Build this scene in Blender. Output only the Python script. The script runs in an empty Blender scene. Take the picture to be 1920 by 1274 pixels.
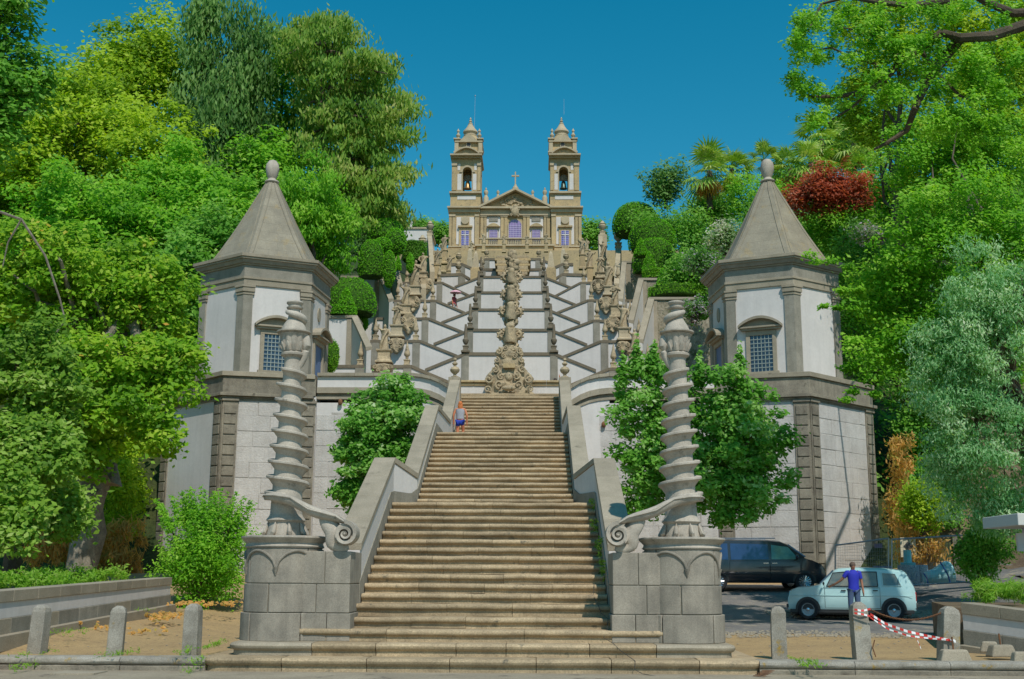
import bpy, bmesh, math, random
import numpy as np
from mathutils import Vector, Matrix, noise as mnoise

# ------------------------------------------------------------------ camera, sky, sun, exposure
FPX = 2200.0
CAM = Vector((1.02, 0.0, 1.6))
YAW, PITCH, ROLL = math.radians(-1.154), math.radians(11.34), math.radians(0.275)
def _ray(X, Z, D):
    c, s = math.cos(PITCH), math.sin(PITCH)
    z = c*Z + s*D; yr = -s*Z + c*D
    c, s = math.cos(YAW), math.sin(YAW)
    return Vector((c*X + s*yr, -s*X + c*yr, z))
sc = bpy.context.scene
cam_data = bpy.data.cameras.new('camera'); cam = bpy.data.objects.new('camera', cam_data)
sc.collection.objects.link(cam); sc.camera = cam
cr, sr = math.cos(ROLL), math.sin(ROLL)
Rt, Up, Fw = _ray(cr, sr, 0), _ray(-sr, cr, 0), _ray(0, 0, 1)
cam.matrix_world = Matrix(((Rt.x, Up.x, -Fw.x, CAM.x), (Rt.y, Up.y, -Fw.y, CAM.y), (Rt.z, Up.z, -Fw.z, CAM.z), (0, 0, 0, 1)))
cam_data.lens = FPX/1920*36; cam_data.sensor_width = 36; cam_data.clip_end = 3000; cam_data.clip_start = 0.1
SUN_EL, SUN_AZ = 52.0, 20.0      # azimuth: degrees to the right of straight behind the camera
world = bpy.data.worlds.new('World'); sc.world = world; world.use_nodes = True
wn = world.node_tree.nodes; wl = world.node_tree.links
sky = wn.new('ShaderNodeTexSky'); sky.sky_type = 'NISHITA'; sky.sun_disc = False
sky.sun_elevation = math.radians(SUN_EL); sky.sun_rotation = math.radians(180 - SUN_AZ)
sky.altitude = 200; sky.air_density = 1.0; sky.dust_density = 0.3; sky.ozone_density = 2.5
hs = wn.new('ShaderNodeHueSaturation'); hs.inputs['Hue'].default_value = 0.468; hs.inputs['Saturation'].default_value = 1.45; hs.inputs['Value'].default_value = 1.0
wl.new(sky.outputs[0], hs.inputs['Color'])
wl.new(hs.outputs[0], wn['Background'].inputs['Color']); wn['Background'].inputs['Strength'].default_value = 0.132
sun_d = bpy.data.lights.new('sun', 'SUN'); sun_d.energy = 4.1; sun_d.angle = math.radians(0.5); sun_d.color = (1.0, 0.95, 0.86)
sun = bpy.data.objects.new('sun', sun_d); sc.collection.objects.link(sun)
e, a = math.radians(SUN_EL), math.radians(SUN_AZ)
to_sun = Vector((math.sin(a)*math.cos(e), -math.cos(a)*math.cos(e), math.sin(e)))
sun.rotation_euler = to_sun.to_track_quat('Z', 'Y').to_euler(); sun.location = to_sun*60
sc.view_settings.view_transform = 'Standard'; sc.view_settings.look = 'None'
sc.view_settings.gamma = 1; sc.view_settings.use_curve_mapping = False
sc.view_settings.exposure = -0.25
sc.render.engine = 'CYCLES'
sc.cycles.max_bounces = 7; sc.cycles.transparent_max_bounces = 6; sc.cycles.diffuse_bounces = 5

def P(px, py, Y):
    """point of the world seen at a pixel of the 1920x1274 photograph, at distance Y up the stair axis"""
    du, dv = px-960, py-637
    u = cr*du + sr*dv; v = -sr*du + cr*dv
    r = _ray(u/FPX, -v/FPX, 1.0)
    return CAM + r*((Y-CAM.y)/r.y)

# ------------------------------------------------------------------ mesh helpers
COL = sc.collection
def rnd(s): return random.Random(s)
def tag(o, label=None, cat=None, group=None, kind=None):
    if label: o['label'] = label
    if cat: o['category'] = cat
    if group: o['group'] = group
    if kind: o['kind'] = kind
    return o
def empty(name, loc, label, cat, group=None, rz=0.0):
    o = bpy.data.objects.new(name, None); COL.objects.link(o); o.location = loc; o.rotation_euler = (0, 0, rz); o.empty_display_size = .2
    return tag(o, label, cat, group)
def wloc(o):
    v = Vector((0, 0, 0))
    while o is not None: v += o.location; o = o.parent
    return v
def copy_tree(o, parent=None):
    c = o.copy(); COL.objects.link(c); c.parent = parent
    for ch in list(o.children): copy_tree(ch, c)
    return c
class MB:
    def __init__(s): s.v = []; s.f = []
    def add(s, vs, fs):
        n = len(s.v); s.v += [tuple(p) for p in vs]; s.f += [tuple(i+n for i in f) for f in fs]; return s
    def box(s, x0, x1, y0, y1, z0, z1):
        return s.add([(x0,y0,z0),(x1,y0,z0),(x1,y1,z0),(x0,y1,z0),(x0,y0,z1),(x1,y0,z1),(x1,y1,z1),(x0,y1,z1)],
                     [(0,3,2,1),(4,5,6,7),(0,1,5,4),(1,2,6,5),(2,3,7,6),(3,0,4,7)])
    def hexa(s, p):   # 8 points: bottom loop of 4, top loop of 4
        return s.add(p, [(0,3,2,1),(4,5,6,7),(0,1,5,4),(1,2,6,5),(2,3,7,6),(3,0,4,7)])
    def loft(s, rings, cap=True, closed=True):
        n = len(rings[0]); vs = [p for r in rings for p in r]; fs = []
        for i in range(len(rings)-1):
            for j in range(n if closed else n-1):
                k = (j+1) % n
                fs.append((i*n+j, i*n+k, (i+1)*n+k, (i+1)*n+j))
        if cap: fs.append(tuple(range(n-1, -1, -1))); fs.append(tuple((len(rings)-1)*n+j for j in range(n)))
        return s.add(vs, fs)
    def prism_y(s, poly, y0, y1):        # poly in x,z
        return s.loft([[(x, y0, z) for x, z in poly], [(x, y1, z) for x, z in poly]])
    def prism_x(s, poly, x0, x1):        # poly in y,z
        return s.loft([[(x0, y, z) for y, z in poly], [(x1, y, z) for y, z in poly]])
    def prism_z(s, poly, z0, z1):
        return s.loft([[(x, y, z0) for x, y in poly], [(x, y, z1) for x, y in poly]])
    def lathe(s, prof, c=(0,0,0), seg=16, sq=None, cap=True):   # prof: (r,z); sq -> polygon with sq sides
        k = sq or seg; off = math.pi/4 if sq == 4 else 0
        rings = [[(c[0]+r*math.cos(off+2*math.pi*j/k), c[1]+r*math.sin(off+2*math.pi*j/k), c[2]+z) for j in range(k)] for r, z in prof]
        return s.loft(rings, cap=cap)
    def tube(s, pts, rad, seg=8, squash=1.0):
        pts = [Vector(p) for p in pts]; rings = []; nrm = None
        if not hasattr(rad, '__len__'): rad = [rad]*len(pts)
        for i, p in enumerate(pts):
            t = (pts[min(i+1, len(pts)-1)] - pts[max(i-1, 0)]).normalized()
            if nrm is None: nrm = t.cross(Vector((0.13, 0.21, 1))).normalized() if abs(t.z) < .95 else t.cross(Vector((1, 0, 0))).normalized()
            nrm = (nrm - t*nrm.dot(t)).normalized(); b = t.cross(nrm)
            rings.append([p + (nrm*math.cos(2*math.pi*j/seg) + b*math.sin(2*math.pi*j/seg)*squash)*rad[i] for j in range(seg)])
        return s.loft(rings)
    def ball(s, c, r, seg=12, rings=8):
        rx, ry, rz = r if hasattr(r, '__len__') else (r, r, r)
        R = [[(c[0]+rx*math.sin(math.pi*i/rings)*math.cos(2*math.pi*j/seg), c[1]+ry*math.sin(math.pi*i/rings)*math.sin(2*math.pi*j/seg), c[2]-rz*math.cos(math.pi*i/rings)) for j in range(seg)] for i in range(1, rings)]
        R = [[(c[0], c[1], c[2]-rz)]*seg] + R + [[(c[0], c[1], c[2]+rz)]*seg]
        return s.loft(R, cap=False)
    def jitter(s, amp, sc_=3.0, seed=0):
        o = Vector((seed*7.3, seed*3.1, 0))
        s.v = [tuple(Vector(p) + mnoise.noise_vector(Vector(p)*sc_+o)*amp) for p in s.v]; return s
    def mirror(s):   # adds the mirror image about x=0
        n = len(s.v); vs = [(-x, y, z) for x, y, z in s.v]; fs = [tuple(reversed(f)) for f in s.f]
        return s.add(vs, [tuple(i for i in f) for f in fs])
    def build(s, name, mat, parent=None, smooth=False, world=True, bevel=0, subsurf=0, kind=None, label=None, cat=None, group=None, wn_=False):
        off = wloc(parent) if (parent is not None and world) else Vector((0, 0, 0))
        me = bpy.data.meshes.new(name)
        me.from_pydata([(x-off.x, y-off.y, z-off.z) for x, y, z in s.v], [], s.f)
        me.materials.append(mat); me.validate()
        bm = bmesh.new(); bm.from_mesh(me); bmesh.ops.recalc_face_normals(bm, faces=bm.faces); bm.to_mesh(me); bm.free()
        if smooth:
            me.polygons.foreach_set('use_smooth', [True]*len(me.polygons))
            if smooth != 'all':
                try: me.set_sharp_from_angle(angle=math.radians(40))
                except Exception: pass
        o = bpy.data.objects.new(name, me); COL.objects.link(o)
        if parent is not None: o.parent = parent
        if bevel:
            m = o.modifiers.new('bevel', 'BEVEL'); m.width = bevel; m.segments = 2; m.limit_method = 'ANGLE'; m.angle_limit = math.radians(40)
        if subsurf:
            m = o.modifiers.new('sub', 'SUBSURF'); m.levels = subsurf; m.render_levels = subsurf
        return tag(o, label, cat, group, kind)
def lerp(a, b, t): return a + (b-a)*t

# ------------------------------------------------------------------ materials
MATS = {}
def nodes_of(m): return m.node_tree.nodes, m.node_tree.links
def mk(name, c1, c2=None, rough=.85, s=1.2, fine=30, fa=.22, bump=.25, dist=.01, rv=.10, spots=None, sp_sc=4.0, sp_th=.62, metal=0, spec=.25, coat=0, streak=0.0):
    m = bpy.data.materials.new(name); m.use_nodes = True; N, L = nodes_of(m); b = N['Principled BSDF']
    c2 = c2 or tuple(x*.8 for x in c1)
    geo = N.new('ShaderNodeNewGeometry'); oi = N.new('ShaderNodeObjectInfo')
    mp = N.new('ShaderNodeVectorMath'); mp.operation = 'ADD'; L.new(geo.outputs['Position'], mp.inputs[0])
    n1 = N.new('ShaderNodeTexNoise'); n1.inputs['Scale'].default_value = s; n1.inputs['Detail'].default_value = 7; n1.inputs['Roughness'].default_value = .62
    L.new(mp.outputs[0], n1.inputs['Vector'])
    n2 = N.new('ShaderNodeTexNoise'); n2.inputs['Scale'].default_value = fine; n2.inputs['Detail'].default_value = 4; n2.inputs['Roughness'].default_value = .75
    L.new(mp.outputs[0], n2.inputs['Vector'])
    r1 = N.new('ShaderNodeValToRGB'); r1.color_ramp.elements[0].position = .36; r1.color_ramp.elements[1].position = .64
    r1.color_ramp.elements[0].color = (*c1, 1); r1.color_ramp.elements[1].color = (*c2, 1); L.new(n1.outputs['Fac'], r1.inputs['Fac'])
    col = r1.outputs['Color']
    if spots:
        n3 = N.new('ShaderNodeTexNoise'); n3.inputs['Scale'].default_value = sp_sc; n3.inputs['Detail'].default_value = 9; n3.inputs['Roughness'].default_value = .7
        L.new(mp.outputs[0], n3.inputs['Vector'])
        r3 = N.new('ShaderNodeValToRGB'); r3.color_ramp.elements[0].position = sp_th-.05; r3.color_ramp.elements[1].position = sp_th+.05
        L.new(n3.outputs['Fac'], r3.inputs['Fac'])
        mx = N.new('ShaderNodeMixRGB'); L.new(r3.outputs['Color'], mx.inputs['Fac']); L.new(col, mx.inputs['Color1']); mx.inputs['Color2'].default_value = (*spots, 1); col = mx.outputs['Color']
    mr = N.new('ShaderNodeMapRange'); mr.inputs['From Min'].default_value = .3; mr.inputs['From Max'].default_value = .7
    mr.inputs['To Min'].default_value = 1-fa; mr.inputs['To Max'].default_value = 1+fa; L.new(n2.outputs['Fac'], mr.inputs['Value'])
    mo = N.new('ShaderNodeMapRange'); mo.inputs['To Min'].default_value = 1-rv; mo.inputs['To Max'].default_value = 1+rv; L.new(oi.outputs['Random'], mo.inputs['Value'])
    mm = N.new('ShaderNodeMath'); mm.operation = 'MULTIPLY'; L.new(mr.outputs[0], mm.inputs[0]); L.new(mo.outputs[0], mm.inputs[1])
    fac = mm.outputs[0]
    if streak:
        mp2 = N.new('ShaderNodeMapping'); mp2.inputs['Scale'].default_value = (5, 5, .35); L.new(geo.outputs['Position'], mp2.inputs['Vector'])
        n4 = N.new('ShaderNodeTexNoise'); n4.inputs['Scale'].default_value = 1.0; n4.inputs['Detail'].default_value = 6; L.new(mp2.outputs[0], n4.inputs['Vector'])
        m4 = N.new('ShaderNodeMapRange'); m4.inputs['From Min'].default_value = .45; m4.inputs['From Max'].default_value = .8; m4.inputs['To Min'].default_value = 1; m4.inputs['To Max'].default_value = 1-streak
        L.new(n4.outputs['Fac'], m4.inputs['Value']); m5 = N.new('ShaderNodeMath'); m5.operation = 'MULTIPLY'; L.new(fac, m5.inputs[0]); L.new(m4.outputs[0], m5.inputs[1]); fac = m5.outputs[0]
    vm = N.new('ShaderNodeVectorMath'); vm.operation = 'SCALE'; L.new(col, vm.inputs[0]); L.new(fac, vm.inputs['Scale'])
    L.new(vm.outputs[0], b.inputs['Base Color'])
    b.inputs['Roughness'].default_value = rough; b.inputs['Metallic'].default_value = metal
    b.inputs['Specular IOR Level'].default_value = spec
    if coat: b.inputs['Coat Weight'].default_value = coat; b.inputs['Coat Roughness'].default_value = .06
    if bump:
        bp = N.new('ShaderNodeBump'); bp.inputs['Strength'].default_value = bump; bp.inputs['Distance'].default_value = dist
        ad = N.new('ShaderNodeMath'); ad.operation = 'ADD'; L.new(n1.outputs['Fac'], ad.inputs[0]); L.new(n2.outputs['Fac'], ad.inputs[1])
        L.new(ad.outputs[0], bp.inputs['Height']); L.new(bp.outputs['Normal'], b.inputs['Normal'])
    MATS[name] = m; return m
def mkleaf(name, cols, transl=.5, rough=.6, pos=None, nsc=.35):
    """leaf colours run over a per-leaf attribute; a slow noise shifts them from bough to bough"""
    m = bpy.data.materials.new(name); m.use_nodes = True; N, L = nodes_of(m); b = N['Principled BSDF']; out = N['Material Output']
    at = N.new('ShaderNodeAttribute'); at.attribute_name = 'v'
    r = N.new('ShaderNodeValToRGB'); el = r.color_ramp.elements
    pos = pos or [i/(len(cols)-1) for i in range(len(cols))]
    el[0].position = pos[0]; el[0].color = (*cols[0], 1); el[1].position = pos[-1]; el[1].color = (*cols[-1], 1)
    for p, c in zip(pos[1:-1], cols[1:-1]): q = el.new(p); q.color = (*c, 1)
    L.new(at.outputs['Fac'], r.inputs['Fac'])
    L.new(r.outputs['Color'], b.inputs['Base Color']); b.inputs['Roughness'].default_value = rough; b.inputs['Specular IOR Level'].default_value = .3
    tr = N.new('ShaderNodeBsdfTranslucent'); vm = N.new('ShaderNodeVectorMath'); vm.operation = 'MULTIPLY'; L.new(r.outputs['Color'], vm.inputs[0]); vm.inputs[1].default_value = (1.2, 1.2, .5)
    L.new(vm.outputs[0], tr.inputs['Color'])
    mx = N.new('ShaderNodeMixShader'); mx.inputs[0].default_value = transl; L.new(b.outputs[0], mx.inputs[1]); L.new(tr.outputs[0], mx.inputs[2]); L.new(mx.outputs[0], out.inputs['Surface'])
    MATS[name] = m; return m
def plain(name, c, rough=.5, metal=0, spec=.5, coat=0, rv=.0):
    return mk(name, c, c, rough=rough, fa=.05, bump=0, rv=rv, metal=metal, spec=spec, coat=coat)
W_ = mk('whitewash', (.66,.62,.59), (.60,.565,.535), s=.7, fine=9, fa=.05, bump=.2, dist=.02, rv=.03, streak=.09)
W_stone = mk('whitewashed_stone', (.58,.545,.51), (.50,.465,.43), s=1.6, fine=14, fa=.10, bump=.8, dist=.03, rv=.05, spots=(0.365, 0.348, 0.313), sp_sc=5, sp_th=.69, streak=.12)
MORT = mk('dark_joint', (.36,.33,.29), (.56,.53,.49), s=3, fine=30, rv=.03)
G_pil = mk('grey_granite', (0.313, 0.287, 0.235), (0.235, 0.217, 0.174), s=2.0, fine=35, fa=.25, spots=(0.174, 0.157, 0.122), sp_sc=3, sp_th=.66, streak=.15)
G_rust = mk('weathered_granite', (0.296, 0.261, 0.200), (0.200, 0.174, 0.135), s=1.6, fine=28, fa=.28, bump=.5, dist=.02, spots=(0.122, 0.104, 0.078), sp_sc=3.5, sp_th=.62, streak=.25)
G_cope = mk('coping_granite', (0.365, 0.313, 0.235), (0.287, 0.248, 0.183), s=1.4, fine=40, fa=.25, spots=(0.191, 0.165, 0.122), sp_sc=2.5, sp_th=.66)
G_step = mk('step_granite', (.45,.345,.215), (.32,.245,.155), s=2.0, fine=30, fa=.34, bump=.45, dist=.012, spots=(0.148, 0.131, 0.096), sp_sc=3.0, sp_th=.64, rv=.15, spec=.15)
G_ped = mk('pedestal_granite', (.35,.31,.25), (.245,.22,.18), s=2.0, fine=45, fa=.24, bump=.3, spots=(0.365, 0.339, 0.270), sp_sc=6, sp_th=.68, rv=.08, streak=.28)
G_joint = mk('pale_mortar', (0.400, 0.365, 0.287), (0.331, 0.296, 0.226), s=4, fine=40, rv=.02)
G_col = mk('column_granite', (.50,.445,.37), (.39,.345,.285), s=2.0, fine=40, fa=.2, bump=.55, spots=(0.209, 0.187, 0.148), sp_sc=4, sp_th=.64, streak=.28, rv=.03)
G_roof = mk('roof_stone', (0.313, 0.278, 0.209), (0.244, 0.217, 0.165), s=1.3, fine=20, fa=.16, spots=(0.304, 0.244, 0.148), sp_sc=1.5, sp_th=.6, rv=.025, streak=.1)
G_gold = mk('golden_granite', (0.505, 0.374, 0.200), (0.383, 0.296, 0.174), s=.7, fine=9, fa=.22, spots=(0.209, 0.165, 0.104), sp_sc=2.2, sp_th=.62, rv=.06)
G_goldp = mk('pale_golden_granite', (0.487, 0.400, 0.270), (0.400, 0.331, 0.226), s=.9, fine=12, fa=.2, rv=.05)
G_rail = mk('rail_granite', (.20,.165,.115), (.15,.125,.09), s=1.5, fine=20, fa=.25, rv=.06)
G_stat = mk('statue_stone', (0.505, 0.400, 0.252), (0.348, 0.278, 0.183), s=3.0, fine=18, fa=.3, bump=.5, dist=.03, spots=(0.174, 0.148, 0.104), sp_sc=4, sp_th=.6, rv=.1)
G_lich = mk('lichened_stone', (0.348, 0.322, 0.270), (0.235, 0.213, 0.174), s=3, fine=50, fa=.35, bump=.5, dist=.01, spots=(0.365, 0.235, 0.044), sp_sc=3.2, sp_th=.645, rv=.1)
SAND = mk('sandy_earth', (0.418, 0.287, 0.139), (0.348, 0.239, 0.122), s=.7, fine=25, fa=.32, bump=.4, dist=.02, spots=(0.244, 0.165, 0.087), sp_sc=5, sp_th=.60)
ROADF = mk('stone_paving', (0.348, 0.296, 0.217), (0.270, 0.226, 0.165), s=.9, fine=25, fa=.22, bump=.4, dist=.015, spots=(0.113, 0.096, 0.078), sp_sc=1.5, sp_th=.62)
ASPH = mk('grey_gravel_road', (.15,.145,.14), (.24,.22,.20), s=.6, fine=22, fa=.28, bump=.5, dist=.02, spots=(.36,.31,.23), sp_sc=2.2, sp_th=.60)
EARTH = mk('brown_earth', (.13,.09,.06), (.20,.15,.09), s=1.0, fine=12, fa=.35, bump=.7, dist=.06)
HILL = mk('undergrowth_ground', (.035,.06,.015), (.07,.085,.025), s=.6, fine=6, fa=.4, bump=.9, dist=.2)
BARK = mk('bark', (.13,.10,.07), (.08,.065,.045), s=3, fine=18, fa=.3, bump=.9, dist=.04)
BARKL = mk('pale_bark', (.26,.23,.18), (.15,.13,.10), s=3, fine=18, fa=.3, bump=.7, dist=.03)
GLASSD = mk('dark_glass', (.035,.055,.09), (.05,.08,.13), rough=.12, s=.8, fine=3, fa=.2, bump=0, spec=.7)
GLASSP = mk('violet_glass', (.20,.15,.42), (.28,.16,.34), rough=.2, s=.5, fine=2, fa=.2, bump=0, spec=.5)
IRON = plain('dark_iron', (.06,.06,.06), rough=.55, metal=.3)
GRILL = plain('pale_grille', (.32,.36,.33), rough=.5, metal=.1)
STEEL = plain('galvanised_steel', (.42,.43,.45), rough=.4, metal=.7)
RUST = mk('rusty_iron', (.24,.11,.05), (.14,.07,.04), s=8, fine=40)
RED = plain('tape_red', (.62,.04,.03), rough=.45)
WHT = plain('tape_white', (.80,.80,.80), rough=.45)
# ------------------------------------------------------------------ ground, roads, hill
def hillz(x, y):
    z = float(np.interp(y, [-40, 21.2, 21.6, 31, 36, 43, 46, 48.5, 50, 53, 60, 66, 90, 110, 150, 180, 260, 400],
                        [-.1, -.1, .10, .16, .31, 1.07, 1.3, 1.6, 4, 7.5, 9.6, 12, 21, 27, 39, 46, 52, 60]))
    ax = abs(x)
    if y > 50 and ax > 14: z += (min(ax, 42)-14)*.45*min(1, (y-50)/20)
    if x < -7 and y < 46: z += .30*min(1, (-7-x)/2.3)*min(1, max(0, (y-21.7)/3.5))
    if x > 13 and 22 < y < 50: z += min(1.6, (x-13)*.16)*min(1, max(0, (y-26)/10))
    if ax < 9 and y > 50: z = min(z, 8.4) if y < 61 else z-.8
    return z
def sheet(name, mat, x0, x1, y0, y1, step, dz=0.0, mask=None, zf=hillz, rough_=0.0, kind='structure'):
    xs = np.arange(x0, x1+1e-6, step); ys = np.arange(y0, y1+1e-6, step); b = MB(); idx = {}
    for j, y in enumerate(ys):
        for i, x in enumerate(xs):
            z = zf(x, y)+dz
            if rough_: z += mnoise.noise(Vector((x*.9, y*.9, 0)))*rough_
            idx[i, j] = len(b.v); b.v.append((x, y, z))
    for j in range(len(ys)-1):
        for i in range(len(xs)-1):
            if mask is None or mask((xs[i]+xs[i+1])/2, (ys[j]+ys[j+1])/2):
                b.f.append((idx[i, j], idx[i+1, j], idx[i+1, j+1], idx[i, j+1]))
    return b.build(name, mat, smooth='all', kind=kind)
far = MB(); far.add([(-1500,-600,-.6),(1500,-600,-.6),(1500,3000,-.6),(-1500,3000,-.6)], [(0,1,2,3)]); far.build('terrain', HILL, kind='structure')
MB().box(-60, 60, -40, 21.62, -.5, -.1).build('paved_road', ROADF, kind='structure')
sheet('sandy_ground', SAND, -40, 40, 21.6, 48, .4)
sheet('hillside', HILL, -100, 100, 46, 262, 2.0, dz=-.03)
sheet('gravel_road', ASPH, 3.9, 32, 29.6, 45.6, .4, dz=.012, mask=lambda x, y: y > 30.4+.5*math.sin(x*1.1) - (x > 14)*1.2)
sheet('earth_bank', EARTH, 17.5, 38, 40, 54, .5, zf=lambda x, y: hillz(x, y)+max(0, min(2.6, (x-18.5)*.4))*min(1, max(0, (y-40)/4)), rough_=.25)

# ------------------------------------------------------------------ staircase
stair = empty('stone_staircase', (0, 21, 0), 'long flight of worn brown granite steps rising between low walls to the ornate fountain', 'staircase')
r = rnd(5)
noses = [(21.4, .134), (22.0, .36), (22.6, .586), (23.15, .79), (23.6, 1.03)]
for i in range(5, 17): noses.append((23.6+.433*(i-4), 1.03+.1917*(i-4)))
ends = [(P(368,1237,21.4).x, P(1440,1237,21.4).x), (P(424,1209,22).x, P(1383,1209,22).x), (P(556,1182,22.6).x, P(1254,1182,22.6).x),
        (P(620,1159,23.15).x, P(1187,1159,23.15).x), (P(654,1135,23.6).x, P(1157,1135,23.6).x)] + [(-2.46, 2.46)]*12
def nose_profile(Y, z, h, depth):
    q = min(.11, h*.55)
    pr = [(Y+.055, z-h), (Y+.055, z-q-.025), (Y+.02, z-q)]
    for k in range(7):
        t = math.pi*(-.5 + k/6.0)
        pr.append((Y+q/2-.02 - math.cos(t)*q*.5, z-q/2+math.sin(t)*q*.5))
    pr += [(Y+depth, z), (Y+depth, z-h)]
    return pr
def step_row(Y, z, h, depth, xa, xb, nst, rr, round_l=0, round_r=0, top=False):
    cuts = [xa] + sorted(xa+(xb-xa)*(k+rr.uniform(-.28, .28))/nst for k in range(1, nst)) + [xb]
    for k in range(nst):
        a, c = cuts[k]+(.003 if k else 0), cuts[k+1]-(.003 if k < nst-1 else 0)
        jy, jz = rr.uniform(-.008, .008), rr.uniform(-.006, .004)
        b = MB(); pr = nose_profile(Y+jy, z+jz, h, depth)
        nseg = 5; rings = []
        for q in range(nseg+1):
            x = lerp(a, c, q/nseg)
            rings.append([(x, y+mnoise.noise(Vector((x*2.5, y*3, z*9)))*.02, zz+mnoise.noise(Vector((x*3, 5+y*4, z*7)))*.014*(1 if zz > z-h+.01 else 0)) for y, zz in pr])
        b.loft(rings)
        b.build('step_stone', G_step, stair, smooth=True)
def big_step(Y, z, h, xa, xb, back, rr, rad):
    """a wide bottom step with rounded ends that carries the pedestals, cut into stones"""
    n = 7; q = .12
    def outline(off):
        pts = []
        for k in range(9):
            t = math.pi*(1+.5*k/8)       # left front corner
            pts.append((xa+rad+(rad-off)*math.cos(t), Y+rad+(rad-off)*math.sin(t)))
        for k in range(1, 14): pts.append((lerp(xa+rad, xb-rad, k/14), Y+off))
        for k in range(9):
            t = math.pi*(1.5+.5*k/8)
            pts.append((xb-rad+(rad-off)*math.cos(t), Y+rad+(rad-off)*math.sin(t)))
        pts += [(xb-off, back), (xa+off, back)]
        return pts
    cuts = [xa-1]+[lerp(xa, xb, (k+rr.uniform(-.2, .2))/n) for k in range(1, n)]+[xb+1]
    for k in range(n):
        b = MB(); rings = []
        for off, zz in [(.06, z-h), (.06, z-q-.02), (.02, z-q), (-.01, z-q*.7), (-.015, z-q*.4), (.01, z-q*.12), (.05, z)]:
            rings.append([(min(max(x, cuts[k]+.006), cuts[k+1]-.006), y, zz+mnoise.noise(Vector((x*2, y*3, z*9)))*.01*(zz > z-h+.01)) for x, y in outline(off)])
        b.loft(rings); b.build('step_stone', G_step if 0 < k < n-1 or r.random() < .5 else G_cope, stair, smooth=True)
big_step(21.4, .134, .26, ends[0][0], ends[0][1], 25.0, r, .42)
big_step(22.0, .36, .226, ends[1][0], ends[1][1], 24.8, r, .36)
for i in range(2, 17):
    Y, z = noses[i]; h = z-noses[i-1][1]
    dep = (noses[i+1][0]-Y+.12) if i < 16 else 2.2
    step_row(Y, z, h, dep, ends[i][0], ends[i][1], [4, 4, 3, 4, 3][i % 5], r)
F2 = [(30.3+.40*i, 3.33+.1713*(i+1)) for i in range(15)]
for i, (Y, z) in enumerate(F2): step_row(Y, z, .1713, .52 if i < 14 else 6.5, -2.0, 2.0, [3, 3, 4, 2, 3][i % 5], r)
F3 = [(42.3+.335*i, 5.9+.1765*(i+1)) for i in range(17)]
for i, (Y, z) in enumerate(F3): step_row(Y, z, .1765, .45 if i < 16 else 1.7, -1.98, 1.98, [2, 3, 2][i % 3], r)
MB().box(-2.44, 2.44, 24.2, 29.6, -.3, .9).box(-1.98, 1.98, 30.5, 42, -.3, 3.2).box(-1.97, 1.97, 42.4, 48, 3.2, 5.7).build('core', G_step, stair)
MB().box(-2.5, 2.5, 28.9, 30.6, 3.0, 3.326).build('landing', G_step, stair)
# rope-thin cable lying down the right-hand side of the lower steps
cab = []
for i, (px, py, Y) in enumerate([(1114,1096,24.5),(1113,1118,24.1),(1122,1136,23.62),(1127,1150,23.5),(1140,1160,23.16),(1139,1178,22.9),(1132,1196,22.6),(1150,1207,22.1),(1163,1220,21.95),(1180,1232,21.6),(1191,1240,21.42),(1190,1256,21.38),(1205,1264,21.3),(1240,1270,21.0)]):
    p = P(px, py, Y-.03); cab.append(p)
MB().tube(cab, .006, 5).build('cable', IRON, label='thin black cable trailing down the right side of the bottom steps', cat='cable')

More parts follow.
